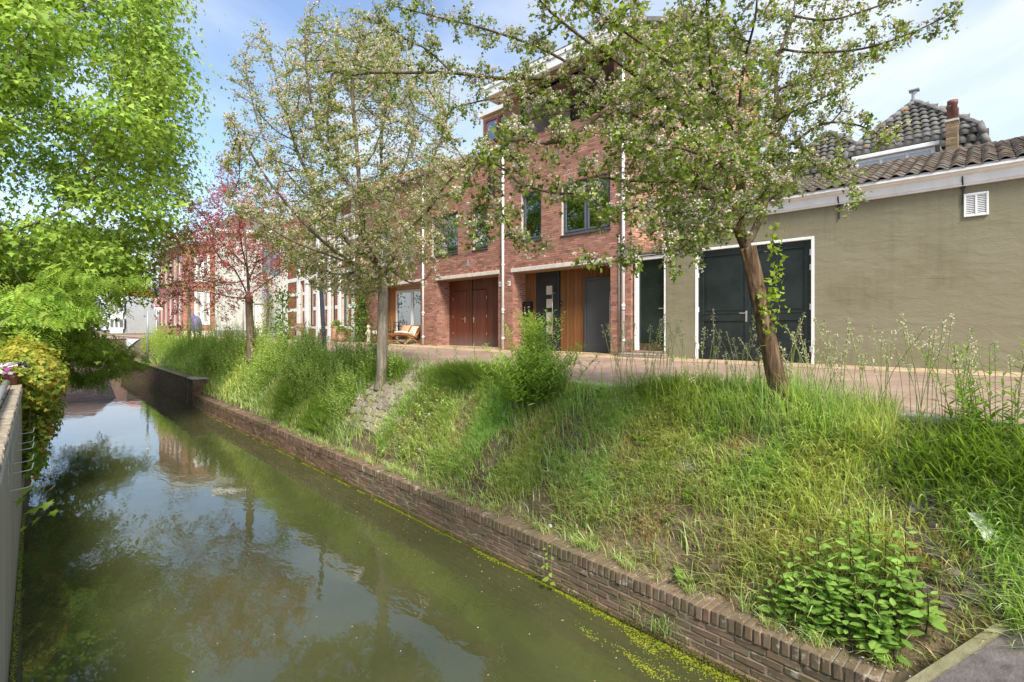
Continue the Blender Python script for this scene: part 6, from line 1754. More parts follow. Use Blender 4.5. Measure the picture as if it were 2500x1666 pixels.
for p in limbs:
    P_ = resample([PR(*q) for q in p], .08)[3:]; att.extend(P_[rng.integers(0, len(P_), int(len(P_) * 1.6))] + rng.normal(size=(int(len(P_) * 1.6), 3)) * .26)
while len(att) < 1250:
    x, y, dz = rng.uniform(415, 760), rng.uniform(445, 700), rng.uniform(-1.7, 1.7)
    if ((x - 600) / 175) ** 2 + ((y - 585) / 135) ** 2 + (dz / 1.8) ** 2 < 1 and mnoise.noise((x * .02, y * .02, dz)) > -.05: att.append(PR(x, y, dz))
nodesA, parA = colonize(nodes, parent, np.array(att), .12, .7, .14, 50, .05, .2)
r, kids = radii(nodesA, parA, .0036, 2.45, .07)
branch_mesh(nodesA, parA, r).build('branches', M_barkR, tR, smooth=True)
lv, bl = Leaves(), Leaves()
hawthorn_dress(nodesA, parA, r, kids, .012, lv, bl, 3.2, 2.2, .055, .060, [(.143, .221, .039), (.208, .286, .058), (.195, .156, .052)], [(.56, .10, .12), (.66, .19, .21), (.48, .10, .09), (.68, .25, .29)], None, 9, .08)
lv.build('crown', M_leaf, tR); bl.build('blossom', M_blossom, tR)
# thin young tree by the person
ys = at(462, 840, 27.0)
tY = thing('young_tree', 'thin bare stemmed young tree standing before the corner house', 'tree', tuple(ys))
mb = MB(); mb.tube([tuple(ys - Vector((0, 0, .2))), tuple(ys + Vector((.02, 0, 1.2))), tuple(ys + Vector((-.1, 0, 2.6))), tuple(ys + Vector((-.15, 0, 3.6)))], [.10, .085, .06, .03], 10); mb.build('trunk', M_barkR, tY, smooth=True)
nodes = [np.array(ys + Vector((-.1, 0, 2.4)))]; att = np.array(nodes[0]) + np.array([0, 0, 1.3]) + rng.normal(size=(160, 3)) * np.array([.7, .7, .8])
nodesA, parA = colonize(nodes, [-1], att, .15, 2.0, .2, 40); r, kids = radii(nodesA, parA, .005, 2.3, .04); branch_mesh(nodesA, parA, r).build('branches', M_barkR, tY)
lv = Leaves(); n = 700; k = rng.integers(0, len(nodesA), n); lv.add(*LOBE, nodesA[k] + rng.normal(size=(n, 3)) * .1, frames(rng.normal(size=(n, 3)) + np.array([0, 0, .6])), .06, tint(n, [(.16, .20, .05), (.22, .16, .08)])); lv.build('crown', M_leaf, tY)

# ---- maple on the left bank
def blob_tree(name, label, base, top, cen, rad, natt, step, nleaf, lsz, tmpl, cols, group=None, catkin=0, spread=.34, rmax=.16, seed_noise=.8, thr=.03, tip=.006, keep=None, zmin=.2):
    t = thing(name, label, 'tree', tuple(base), group)
    base, top = np.array(base), np.array(top)
    trunk('trunk', [base - np.array([0, 0, .2]), base + (top - base) * .5 + np.array([.1, .05, 0]), top], [rmax * 1.1, rmax * .9, rmax * .8], M_barkR, t, n=18)
    att = []
    while len(att) < natt:
        d = rng.normal(size=3); d /= np.linalg.norm(d); q = rng.uniform(.25, 1) ** .5
        p = np.array(cen) + d * q * np.array(rad)
        if mnoise.noise(tuple(p * seed_noise)) < -.12 or p[2] < zmin: continue
        if keep is not None and not keep(p): continue
        att.append(p)
    nd, pr = colonize([top], [-1], np.array(att), step, 3.5, step * 1.15, 80, .1, .15)
    r, kids = radii(nd, pr, tip, 2.4, rmax * .8)
    branch_mesh(nd, pr, r, minr=.006).build('branches', M_barkR, t, smooth=True)
    idx = np.where(r < thr)[0]; wn_ = np.array([mnoise.noise((q_[0] * .8, q_[1] * .8, q_[2] * 1.5)) for q_ in nd[idx]]); wn_ = np.clip(.9 + 2.4 * wn_, .06, 3)
    per_ = nleaf / wn_.sum(); rep = rng.poisson(per_ * wn_)
    P_ = np.repeat(nd[idx], rep, 0); off = rng.normal(size=P_.shape) * np.array([spread, spread, spread * .30])
    off[:, 2] -= .35 * (off[:, 0] ** 2 + off[:, 1] ** 2)
    pos = P_ + off
    out_ = unit(off * np.array([1, 1, .2]) + 1e-6)
    nr = np.array([0, 0, .62]) + out_ * .85 + rng.normal(size=pos.shape) * .42
    al = out_ + np.array([0, 0, -.55]) + rng.normal(size=pos.shape) * .35
    lv = Leaves(); lv.add(*tmpl, pos, frames(nr, along=al), rng.uniform(.55, 1.25, len(pos)) * lsz, tint(len(pos), cols, .2) * np.repeat(1 + .16 * rng.normal(size=len(idx)), rep)[:, None].clip(.6, 1.4)); lv.build('crown', M_leaf, t)
    if catkin:
        k = rng.integers(0, len(pos), catkin); cp = pos[k] - np.array([0, 0, .05]); q = np.repeat(np.arange(catkin), 7)
        cl = Leaves(); pp_ = cp[q] - np.array([0, 0, 1.0]) * (np.tile(np.arange(7), catkin)[:, None] * .016) + rng.normal(size=(len(q), 3)) * .008
        cl.add(*PETAL, pp_, frames(rng.normal(size=pp_.shape)), .022, tint(len(q), [(.42, .46, .08), (.50, .50, .10)], .12)); cl.build('catkins', M_leaf, t)
    return t
MC = [(.247, .390, .058), (.325, .481, .078), (.416, .559, .104), (.195, .299, .046)]
def right_edge(p):                    # the crown stops short of the open sky over the canal
    q = np.array(p[:2]); Z = q @ FWD; return Z > 1 and (q @ RGT) / Z * FPX + CX < 455 - max(0, (p[2] - 6.5)) * 6 - max(0, 4.2 - p[2]) * 54
mb_ = sn(14.6, -1.55, -.75)
blob_tree('maple_tree', 'tall maple with fresh green leaves and hanging catkins on the left bank', tuple(mb_), (mb_.x - .1, mb_.y - .1, 2.2), tuple(at(150, 330, 12.2)), (4.0, 3.7, 6.2), 900, .30, 78000, .112, MAPLE, MC, 'leafy trees on the left bank', 2600, .40, keep=right_edge)
# ash like shrub with feathered leaves over the water
PIN = [];PINF = []
for k in range(5):
    for s_ in (-1, 1):
        b = len(PIN); y = .15 + k * .17; PIN += [(0, y, 0), (s_ * .16, y + .02, .03), (s_ * .34, y + .09, -.02), (s_ * .15, y + .10, .0)]; PINF.append([b, b + 1, b + 2, b + 3])
b = len(PIN); PIN += [(0, .95, 0), (.06, 1.05, 0), (0, 1.22, -.03), (-.06, 1.05, 0)]; PINF.append([b, b + 1, b + 2, b + 3])
PINN = (np.array(PIN, float), [np.array(PINF)])
def ash_keep(p):
    q = np.array(p[:2]); Z = q @ FWD; x = (q @ RGT) / Z * FPX + CX; y = HY - (p[2] - CAMZ) / Z * FPX
    return Z > 1 and x < (355 if y < 690 else 262) and y < 905 and (x > 40 or y < 830)
ab = sn(11.6, -1.0, -.75)
blob_tree('ash_shrub', 'bushy young ash with feathered leaves hanging over the canal', tuple(ab), (ab.x, ab.y, .1), tuple(at(185, 745, 11.2)), (1.9, 1.9, 1.35), 520, .17, 5200, .26, PINN, [(.260, .416, .058), (.351, .520, .078), (.442, .598, .098), (.195, .312, .046)], 'leafy trees on the left bank', 0, .20, .05, keep=ash_keep, thr=.02, tip=.004)
ab = sn(16.0, -.7, -.6)
blob_tree('ash_shrub', 'second young ash leaning over the canal near the brick ramp', tuple(ab), (ab.x, ab.y, .3), tuple(at(225, 885, 14.3)), (1.25, 1.25, .75), 300, .15, 1500, .24, PINN, [(.286, .442, .058), (.377, .546, .078), (.208, .325, .046)], 'leafy trees on the left bank', 0, .16, .05, thr=.02, tip=.004, zmin=-1.1)
# further trees on the left bank
for (s_, n_, hh, rr, lab) in ((21, -4.6, 6.5, 2.7, 'broad green tree behind the maple on the left bank'), (12.5, -6.2, 7.0, 3.4, 'dense green tree standing back from the left bank'), (27, -8, 6.5, 3.4, 'green tree beside the far end of the canal'), (20, -11.5, 9.0, 4.5, 'large tree far back on the left bank'), (5.5, -9.5, 8.0, 4.2, 'leafy tree on the left bank outside the canal wall'), (31, -6.5, 13.5, 4.6, 'tall tree far along the left bank'), (38, -10, 15, 5.2, 'tallest tree at the far end of the left bank'), (24, -14, 12, 5.0, 'tall tree behind the other trees of the left bank')):
    b = sn(s_, n_, -.75 if s_ < 20 else -.2)
    blob_tree('broadleaf_tree', lab, tuple(b), (b.x, b.y, 1.8), (b.x, b.y, hh * .58 + .4), (rr, rr, hh * .5), 380, .38, 15000, .17, QUADL, [(.182, .299, .046), (.247, .377, .058), (.312, .455, .078)], 'leafy trees on the left bank', 0, .45, .15)
# ================================================================== the overgrown bank
GC = [(.381, .566, .166), (.467, .659, .200), (.566, .735, .266), (.636, .740, .422), (.311, .459, .133)]
STRAW = [(.56, .46, .25), (.52, .37, .20), (.60, .52, .31)]
class Blades:
    """grass: every blade a bent tapering strip"""
    def __init__(self): self.v = []; self.c = []; self.n = 0
    def add(self, base, length, width, bend, col, lean=None):
        N_ = len(base); a = rng.uniform(0, 2 * math.pi, N_)
        d = np.stack([np.cos(a), np.sin(a), np.zeros(N_)], 1)
        if lean is not None: d = unit(d + lean)
        sd_ = np.stack([-d[:, 1], d[:, 0], np.zeros(N_)], 1)
        L_ = length[:, None]; B = bend[:, None]
        pts = []
        for q, wq_ in ((0, 1.0), (.38, .95), (.72, .62), (1.0, 0)):
            up_ = L_ * (q - .42 * B * q ** 2.2) * np.array([0, 0, 1.0]); fo = L_ * (B * .78 * q ** 1.9) * d
            c = base + up_ + fo
            if wq_ > 0: pts += [c - sd_ * width[:, None] * .5 * wq_, c + sd_ * width[:, None] * .5 * wq_]
            else: pts.append(c)
        v = np.stack(pts, 1); self.v.append(v.reshape(-1, 3)); self.c.append(np.repeat(col, 7, 0)); self.n += N_
    def build(self, name, **k):
        v = np.concatenate(self.v); i = np.arange(self.n)[:, None] * 7
        q = np.concatenate([i + np.array([0, 1, 3, 2]), i + np.array([2, 3, 5, 4])]); t_ = i + np.array([4, 5, 6])
        return link(name, npmesh(name, v, [q, t_], np.concatenate(self.c)), M_grass, **k)
def vnoise(x, y, f, o): return np.array([mnoise.noise((a * f, b * f, o)) for a, b in zip(x, y)])
COB_C, _ = bank_at(925, 985)
def sample_bank(n, x0, x1, t0, t1, pw=1.0, clear=True):
    X = x0 + (x1 - x0) * rng.random(n) ** pw; T_ = rng.uniform(t0, t1, n)
    P_ = bank_pt(X, T_)
    if clear:
        dn = vnoise(P_[:, 0], P_[:, 1] * 1.3, 1.9, 4.2)
        keep = rng.random(n) < np.clip(.62 + dn * 1.6, .10, 1)
        cb = np.exp(-(((X - COB_C.x) / .8) ** 2 + ((T_ - .62) / .48) ** 2)); keep &= rng.random(n) > cb * 1.5
        edge = (T_ < .10); keep &= ~(edge & (rng.random(n) < .55))
        X, T_, P_ = X[keep], T_[keep], P_[keep]
    return X, T_, P_
g = Blades()
def lay(n, x0, x1, t0, t1, lmin, lmax, w0, w1, straw=.10, bend=(.25, 1.15), pw=1.0, clear=True, tall=None):
    X, T_, P_ = sample_bank(n, x0, x1, t0, t1, pw, clear); m_ = len(X)
    ln = rng.uniform(lmin, lmax, m_) * (1 + .45 * vnoise(X, T_ * 1.2, 1.3, 7))
    if tall is not None: ln *= tall(X, T_)
    col = tint(m_, GC, .18); big = vnoise(X, T_ * 1.4, .8, 12)
    col *= (1 + .30 * big)[:, None]; yl = np.clip(vnoise(X, T_ * 1.1, 1.1, 41) * 1.1, 0, .42)[:, None]; col = col * (1 - yl) + col.mean(1, keepdims=True) * np.array([1.55, 1.45, .55]) * yl
    st_ = rng.random(m_) < straw * np.clip(1 + 3.2 * vnoise(X, T_ * 1.5, 2.2, 21), 0, 3.5)
    col[st_] = tint(int(st_.sum()), STRAW, .15); ln[st_] *= .65
    g.add(P_ - np.array([0, 0, .01]), ln, rng.uniform(w0, w1, m_), rng.uniform(*bend, m_), col, np.array([0, -.45, 0]))
tallk = lambda X, T_: (1 - .35 * sstep(.75, 1.0, T_)) * (1 + .8 * np.exp(-((X + 1.35) / .8) ** 2) * sstep(.6, .9, T_))
lay(44000, .75, -3.2, .03, 1.0, .11, .33, .005, .0105, .30, (.4, 1.5), tall=tallk)
lay(20000, .75, -7.5, .0, 1.0, .05, .14, .004, .008, 1.4, (.7, 1.5), clear=False)
lay(38000, -3.2, -7.0, .03, 1.0, .12, .32, .0065, .012, .24, (.4, 1.4), tall=tallk)
lay(26000, -7.0, -13, .03, 1.0, .14, .34, .010, .016, .08)
lay(15000, -13, -29, .03, 1.0, .18, .42, .018, .028, .06, clear=False)
lay(3200, -.5, -2.3, .68, 1.0, .26, .50, .005, .009, .10, (.15, .8), clear=False)      # rank grass round the leaning tree
tc_, _ = bank_at(1120, 965)
X = rng.normal(tc_.x, .42, 5200); T_ = np.clip(rng.normal(.86, .09, 5200), .5, 1); P_ = bank_pt(X, T_)
g.add(P_, rng.uniform(.22, .46, 5200), rng.uniform(.006, .010, 5200), rng.uniform(.5, 1.3, 5200), tint(5200, [(.17, .29, .05), (.22, .34, .07), (.28, .38, .10)], .15), np.array([.1, -.5, 0]))
for (cx_, ct, nn) in ((-11.4, .25, 2500), (-8.2, .8, 2000), (-9.6, .15, 1500), (-2.2, .9, 2500), (.15, .62, 2200)):
    X = rng.normal(cx_, .35, nn); T_ = np.clip(rng.normal(ct, .10, nn), .05, 1); P_ = bank_pt(X, T_)
    g.add(P_, rng.uniform(.22, .48, nn), rng.uniform(.008, .012, nn), rng.uniform(.5, 1.3, nn), tint(nn, [(.20, .32, .05), (.27, .40, .07)], .15))
for k in range(110):                     # tufts hanging over the coping and rooted in the wall
    s_ = rng.uniform(.6, 12); X, _y = sn(s_, WALLN + .2).xy
    nn = rng.integers(14, 40); base = np.array(sn(s_, WALLN + rng.uniform(.10, .24), WTOP)) + rng.normal(size=(nn, 3)) * np.array([.04, .03, .004])
    g.add(base, rng.uniform(.06, .2, nn), rng.uniform(.004, .007, nn), rng.uniform(.7, 1.4, nn), tint(nn, GC + STRAW[:1], .15), np.array([0, -.6, 0]))
wt = np.array(sn(2.15, WALLN - .01, WATER + .08)); nn = 46
g.add(wt + rng.normal(size=(nn, 3)) * np.array([.10, .015, .03]), rng.uniform(.18, .42, nn), rng.uniform(.004, .007, nn), rng.uniform(.5, 1.2, nn), tint(nn, GC, .12), np.array([0, -.7, 0]))
# strip of grass and moss between kerb and bank top, and at the facade foot
grass_o = g.build('grass', label='tall spring grass covering the canal bank', cat='grass', kind='stuff')

# ---- seeding grasses
sv = Leaves(); sm = MB()
def seeder(P0, h, lean, col):
    top = P0 + np.array([lean[0], lean[1], h]); midp = P0 + np.array([lean[0] * .3, lean[1] * .3, h * .55])
    sm.tube(resample(catmull([P0, midp, top], 4), h / 5), .0028, 3, cap=False)
    n = rng.integers(20, 44); q = rng.uniform(0, 1, n) ** 1.2
    wd = .035 * np.sin(np.pi * np.clip(q * .9 + .1, 0, 1)) * rng.uniform(.3, 1, n); a = rng.uniform(0, 2 * np.pi, n)
    pos = top - (top - midp) * (q * .42)[:, None] + np.stack([np.cos(a) * wd, np.sin(a) * wd, np.zeros(n)], 1)
    sv.add(*QUADL, pos, frames(rng.normal(size=(n, 3)), along=np.tile([0, 0, 1.0], (n, 1)) + rng.normal(size=(n, 3)) * .5), rng.uniform(.012, .022, n), np.tile(col, (n, 1)) * rng.uniform(.8, 1.15, (n, 1)))
for k in range(230):
    X = rng.uniform(-3.2, .9) if k < 190 else rng.uniform(-8.5, -3.2)
    P_ = bank_pt([X], [rng.uniform(.72, 1.0)])[0]
    seeder(P_, rng.uniform(.45, .95) * (1 if k < 190 else .6), rng.normal(size=2) * .10, np.array([(.56, .52, .34), (.48, .46, .28), (.42, .44, .22)][k % 3]))
sm.build('seed_stalks', M_grass if False else mat_noise('stalk', (.20, .26, .07), (.32, .34, .12), 5, .7), label='thin seeding grass stalks standing above the bank top', cat='grass stalks', kind='stuff')
sv.build('seed_heads', M_blossom, label='pale feathery seed heads of the tall grass', cat='seed heads', kind='stuff')

# ---- leafy weeds
class Shoots:
    def __init__(self): self.l = Leaves(); self.m = MB()
    def add(self, P0, h, lean, nl, lsz, tmpl, cols, droop=.1, rad=.004, stemcol=None, spread=1.0, up=.55):
        P0 = np.asarray(P0); top = P0 + np.array([lean[0], lean[1], h]); mid_ = P0 + np.array([lean[0] * .35, lean[1] * .35, h * .55])
        pl = resample(catmull([P0, mid_, top], 4), h / 6); self.m.tube(pl, np.linspace(rad, rad * .4, len(pl)), 3, cap=False)
        q = np.linspace(.12, 1, nl); i = q * (len(pl) - 1); i0 = np.minimum(i.astype(int), len(pl) - 2); pos = pl[i0] + (pl[i0 + 1] - pl[i0]) * (i - i0)[:, None]
        a = np.arange(nl) * 2.4 + rng.uniform(0, 6); d = np.stack([np.cos(a), np.sin(a), np.full(nl, up) - droop * (1 - q)], 1) + rng.normal(size=(nl, 3)) * .15
        nr = np.stack([-np.cos(a) * .55, -np.sin(a) * .55, np.ones(nl)], 1) + rng.normal(size=(nl, 3)) * .2
        self.l.add(*tmpl, pos, frames(nr, along=d), lsz * rng.uniform(.7, 1.2, nl) * (1.1 - .55 * q), tint(nl, cols, .15))
    def build(self, t, stem_mat, lname='leaves', kind='stuff'):
        self.m.build('stem', stem_mat, t); self.l.build(lname, M_leaf, t, kind=kind)
M_stem = mat_noise('green_stem', (.12, .17, .04), (.20, .25, .07), 6, .7)
M_stemd = mat_noise('dark_stem', (.035, .025, .02), (.06, .045, .03), 6, .7)
un = Shoots()
WC = [(.399, .579, .167), (.524, .718, .208), (.650, .739, .253), (.314, .439, .134)]
def weed_field(n, x0, x1, t0, t1, h0, h1, tmpl, lsz, nl, cols=WC):
    X = rng.uniform(min(x0, x1), max(x0, x1), n); T_ = rng.uniform(t0, t1, n); k = vnoise(X, T_ * 3, .9, 31)
    P_ = bank_pt(X, T_)
    for p, kk in zip(P_, k):
        if kk < -.25 or (abs(p[0] - COB_C.x) < .75 and rng.random() < .9): continue
        un.add(p, rng.uniform(h0, h1) * (1 + .6 * kk), rng.normal(size=2) * .10, nl, lsz, tmpl, cols)
weed_field(760, -7.6, -13.2, .35, 1.0, .35, .75, OVATE, .072, 24)
weed_field(560, -8.0, -14.5, .15, .9, .3, .7, LANCE, .10, 30)
weed_field(600, -13, -20, .2, 1.0, .45, .95, OVATE, .088, 24)
weed_field(520, -18, -34, .15, 1.0, .5, 1.0, OVATE, .085, 22, [(.290, .422, .066), (.383, .541, .092), (.449, .607, .106)])
weed_field(150, -5.5, -8.5, .05, .55, .12, .30, OVATE, .06, 12)
weed_field(170, -.2, -6, .1, .9, .06, .16, OVATE, .07, 8, [(.20, .33, .04), (.26, .40, .05)])
uo = thing('undergrowth', 'dense leafy weeds covering the far part of the canal bank', 'undergrowth', tuple(bank_pt([-11], [.5])[0]))
uo['kind'] = 'stuff'
un.build(uo, M_stem)
# broad dock leaves in the weeds
for j, (px, py, lab) in enumerate(((590, 872, 'broad leaved dock plant among the weeds behind the pillar'), (1570, 1090, 'broad leaved dock plant in the middle of the grassy bank'), (1680, 1430, 'low dock rosette beside the brick coping'), (1060, 1010, 'dock plant with upright leaves beside the cobbles'))):
    p, Zd = bank_at(px, py); t = thing('dock_plant', lab, 'plant', tuple(p), 'dock plants on the bank')
    k_ = 9 if j else 12; dl_ = Leaves(); sc_ = .17 if j else .34
    for q in range(k_):
        a = q * 2.4 + j; d = np.array([[math.cos(a), math.sin(a), .75]]); nr = np.array([[-math.cos(a) * .8, -math.sin(a) * .8, 1.0]])
        one = Leaves(); one.add(*OVATE, np.array([p]) + d * .02, frames(nr, along=d), sc_ * rng.uniform(.7, 1.1), tint(1, [(.17, .30, .045), (.23, .38, .06)])); one.build('leaf', M_leaf, t)
# willowherb bush in the middle of the bank top
def herb(label, px, py, stems, hs, wid, lsz, nl, cols, ZZ=None):
    p, Zh = bank_at(px, py); t = thing('willowherb_plant', label, 'plant', tuple(p), 'willowherb on the bank'); s_ = Shoots()
    for k in range(stems):
        q = np.array(p) + np.array([*(rng.normal(size=2) * wid * .30), 0]); q[2] = p.z - .02
        s_.add(q, rng.uniform(*hs), (q[:2] - np.array(p)[:2]) * .9 + rng.normal(size=2) * .05, nl, lsz, LANCE, cols, rad=.0045, up=.75)
    s_.build(t, M_stem); return p
herb('large bushy willowherb clump before the slatted entrance', 1305, 985, 110, (.45, .78), .52, .15, 44, [(.24, .38, .07), (.30, .45, .09), (.36, .52, .11)])
p0 = herb('taller pointed top of the willowherb clump in front of the letter box', 1300, 962, 34, (.85, 1.12), .32, .14, 60, [(.28, .44, .08), (.35, .52, .10), (.40, .56, .12)])
herb('upright willowherb stems beside the kerb above the paper scrap', 2420, 1075, 9, (.40, .75), .36, .13, 34, [(.17, .30, .04), (.23, .38, .05), (.28, .43, .06)])
herb('willowherb stems at the edge of the bank by the olive wall', 2470, 1110, 7, (.35, .65), .30, .13, 30, [(.16, .28, .04), (.21, .35, .05)])
herb('small thistle like weed beside the kerb before the green door', 1545, 985, 7, (.25, .42), .16, .05, 22, [(.17, .24, .06), (.26, .30, .08)])
# nettles by the wing wall: each plant its own stem and leaves
def serrate():
    P_ = []; n = 7
    for k in range(n + 1):
        q = k / n; w_ = .36 * math.sin(math.pi * min(1, .10 + q * .92)) ** .8 * (1 - .25 * q)
        P_.append((w_, q, .05 * (w_ / .3)))
        if k < n: P_.append((w_ * .80, q + .5 / n + .02, .035))
    Rr = [p for p in P_]; Lf_ = [(-x, y, z) for x, y, z in reversed(P_)]
    return Rr, Lf_
Rr, Lf_ = serrate(); NV = [(0, 0, 0)] + Rr + [(0, 1.08, -.03)]; nR = len(NV)
NV = np.array(NV + Lf_); nLr = len(Lf_)
def nettle_mesh(ci):
    mb = MB(); col = [(.26, .44, .09), (.34, .52, .12), (.20, .34, .07)][ci]
    sp_ = [(0, 0, 0), (0, .35, -.02), (0, .7, -.02), (0, 1.08, -.06)]
    vs_ = [tuple(p) for p in NV]
    right = list(range(0, nR)); left = [0] + [nR - 1] + list(range(nR, nR + nLr))
    mb.add(vs_, [tuple(right), tuple([0, nR - 1] + list(range(nR, nR + nLr)))], col)
    me = mb.mesh('leaf'); me.materials.append(M_leaf); return me
NM = [nettle_mesh(i) for i in range(3)]
npos = [(1990, 1480, .44), (2075, 1440, .50), (2120, 1425, .55), (2205, 1440, .42), (1945, 1530, .36), (2020, 1560, .40), (2100, 1530, .46), (2180, 1530, .40), (2240, 1500, .36), (2060, 1600, .34), (2140, 1590, .36), (1920, 1495, .30), (2200, 1580, .30), (2110, 1640, .28), (1980, 1590, .28), (2260, 1560, .28), (2030, 1500, .38), (2150, 1480, .40), (2080, 1660, .26), (2180, 1640, .24)]
npos += [(1935, 1460, .34), (2000, 1525, .36), (2050, 1545, .38), (2120, 1560, .36), (2165, 1560, .34), (1965, 1550, .3), (2090, 1480, .42), (2035, 1620, .3), (2120, 1605, .3), (2215, 1545, .3), (1905, 1525, .26), (2245, 1530, .3), (2065, 1570, .34), (2150, 1620, .28)]
for j, (px, py, h) in enumerate(npos):
    p, Zn = bank_at(px, py)
    t = thing('nettle_plant', 'tall flowering nettle with dark stem rising above the nettle patch' if h > .41 else ('low leafy nettle at the foot of the patch by the brick coping' if h < .31 else 'leafy nettle of middle height inside the patch beside the wing wall'), 'plant', tuple(p), 'nettles beside the wing wall')
    lean = rng.normal(size=2) * .05 + np.array([0, -.04]); top = np.array(p) + np.array([lean[0], lean[1], h])
    mb = MB(); mb.tube([tuple(p - Vector((0, 0, .02))), tuple((np.array(p) + top) / 2 + np.array([.01, 0, 0])), tuple(top)], [.0045, .004, .002], 5); mb.build('stem', M_stemd, t)
    npair = 7
    for k in range(npair):
        q = .22 + .78 * (k + .3) / npair; c = np.array(p) + (top - np.array(p)) * q; a0 = (k % 2) * 1.57 + j * .7
        for s_ in (0, 1):
            a = a0 + s_ * math.pi + rng.normal() * .2; d = np.array([[math.cos(a), math.sin(a), .18 - .45 * (1 - q)]]); nr = np.array([[-math.cos(a) * .25 + rng.normal() * .2, -math.sin(a) * .25 + rng.normal() * .2 - .2, 1.0]])
            F = frames(nr, along=d)[0]; o = bpy.data.objects.new('leaf', NM[rng.integers(0, 3)]); COL.objects.link(o); par(o, t)
            sz = .100 * (1.15 - .62 * q) * rng.uniform(.55, 1.3); M = Matrix(F.tolist()).to_4x4(); M = Matrix.Translation(c + d[0] * .025) @ M @ Matrix.Scale(sz, 4)
            o.matrix_basis = M
    if h > .41:
        fl = Leaves(); n = 46; pos = top + np.stack([rng.normal(size=n) * .018, rng.normal(size=n) * .018, rng.uniform(-.16, .03, n)], 1); fl.add(*QUADL, pos, frames(rng.normal(size=(n, 3))), .010, tint(n, [(.30, .36, .14), (.36, .40, .18)])); fl.build('flower_string', M_leaf, t)
# plant rooted in the quay wall
p = sn(3.25, WALLN - .02, -1.62)
t = thing('wall_plant', 'small heart leaved plant growing from the quay wall joint', 'plant', tuple(p))
mb = MB(); mb.tube([tuple(p + Vector((0, .03, -.10))), tuple(p + Vector((.02, -.05, .0))), tuple(p + Vector((.01, -.03, .13))), tuple(p + Vector((.02, -.03, .24)))], .0028, 5); mb.build('stem', M_stem, t)
for k in range(12):
    q = k / 11; a = k * 2.3; c = np.array(p) + np.array([.02 * math.sin(k), -.05, -.11 + .35 * q]); d = np.array([[math.cos(a), -abs(math.sin(a)) - .2, .1]]); nr = np.array([[0, -.6, 1.0]]) + rng.normal(size=(1, 3)) * .2
    one = Leaves(); one.add(*OVATE, np.array([c]) + d * .02, frames(nr, along=d), .062 * (1.1 - .5 * q), tint(1, [(.24, .38, .06), (.30, .44, .07)])); one.build('leaf', M_leaf, t)
# dandelion clocks
for (px, py, h, lab) in ((2430, 1178, .17, 'dandelion clock on a long stalk above the paper scrap'), (1048, 1012, .12, 'dandelion clock beside the dock plant and cobbles'), (1024, 1098, .10, 'dandelion clock low on the bank under the cobbles'), (1073, 1088, .10, 'dandelion clock below the long grass tuft'), (1343, 1285, .07, 'dandelion clock close to the brick coping'), (1098, 1122, .08, 'dandelion clock in the lower bank grass')):
    p, Zd = bank_at(px, py + h * FPX / 3.5 * (3.5 / max(3.0, 1)) * .6); top = at(px, py, Zd); t = thing('dandelion', lab, 'flower', tuple(p), 'dandelion clocks on the bank')
    mb = MB(); mb.tube([tuple(p), tuple((p + top) / 2 + Vector((.006, 0, 0))), tuple(top)], .0022, 5); mb.build('stalk', M_stem, t)
    n = 130; d = unit(rng.normal(size=(n, 3))); hd = Leaves(); hd.add(*PETAL, np.array(top) + d * .021, frames(d + rng.normal(size=d.shape) * .3), .011, tint(n, [(.66, .65, .58), (.72, .71, .66)], .08)); hd.build('seed_head', M_blossom, t)

# ---- cobbles set in the bank
m, t, out = newmat('cobble_stone')
p = posn(t); oi = N(t, 'ShaderNodeObjectInfo')
c = ramp(t, oi.outputs['Random'], [(0, (.20, .165, .13)), (.4, (.30, .26, .20)), (.75, (.36, .33, .23)), (1, (.26, .20, .17))])
c = mixc_(t, 1.0, c, ramp(t, noi(t, p, 14, 6, .65), [(.3, (.7, .7, .7)), (.7, (1.25, 1.25, 1.25))]), 'MULTIPLY')
c = mixc_(t, ramp(t, noi(t, p, 5, 5, .6), [(.5, (0, 0, 0)), (.68, (.8, .8, .8))]), c, (.33, .31, .12))
bsdf(t, out, c, .92, .2, 0, noi(t, p, 50, 5, .65), .7, .012); M_cob = m
cme = []
for k in range(4):
    mb = MB().bbox(-.098, .098, -.070, .070, -.07, .045, .022); mb.v = [tuple(q_ + random.uniform(-.010, .010) for q_ in v_) for v_ in mb.v]; me = mb.mesh('cobble', False); me.materials.append(M_cob); cme.append(me)
dme = []
M_dark = mat_noise('dark_stone', (.085, .075, .068), (.17, .15, .135), 12, .95, .2, .7, 50, objrand=.2)
for k in range(3):
    mb = MB().bbox(-.11, .11, -.08, .08, -.07, .04, .026); mb.v = [tuple(q_ + random.uniform(-.016, .016) for q_ in v_) for v_ in mb.v]; me = mb.mesh('stone', False); me.materials.append(M_dark); dme.append(me)
def bank_frame(X, T_):
    a = bank_pt([X, X - .12, X], [T_, T_, min(1, T_ + .06)]); ex = Vector(a[0] - a[1]).normalized(); ey = Vector(a[2] - a[0]).normalized(); nz_ = ex.cross(ey).normalized(); ey = nz_.cross(ex)
    return Vector(a[0]), Matrix((ex, ey, nz_)).transposed().to_4x4()
nr_ = 0
for r_ in range(13):
    T_ = .22 + r_ * .060
    for k in range(10):
        X = COB_C.x + 1.0 - k * .208 + (r_ % 2) * .1 + (.62 - T_) * .35
        if abs(X - COB_C.x) > .95 or (abs(X - COB_C.x) > .6 and rng.random() < .4): continue
        P0, Rm = bank_frame(X, min(.99, T_)); o = bpy.data.objects.new('cobble', cme[rng.integers(0, 4)]); COL.objects.link(o); o.parent = bank
        o.matrix_basis = Matrix.Translation(P0 + Vector((0, 0, rng.uniform(-.012, .012)))) @ Rm @ Matrix.Rotation(rng.normal() * .06, 4, 'Z') @ Matrix.Rotation(rng.normal() * .05, 4, 'X'); nr_ += 1
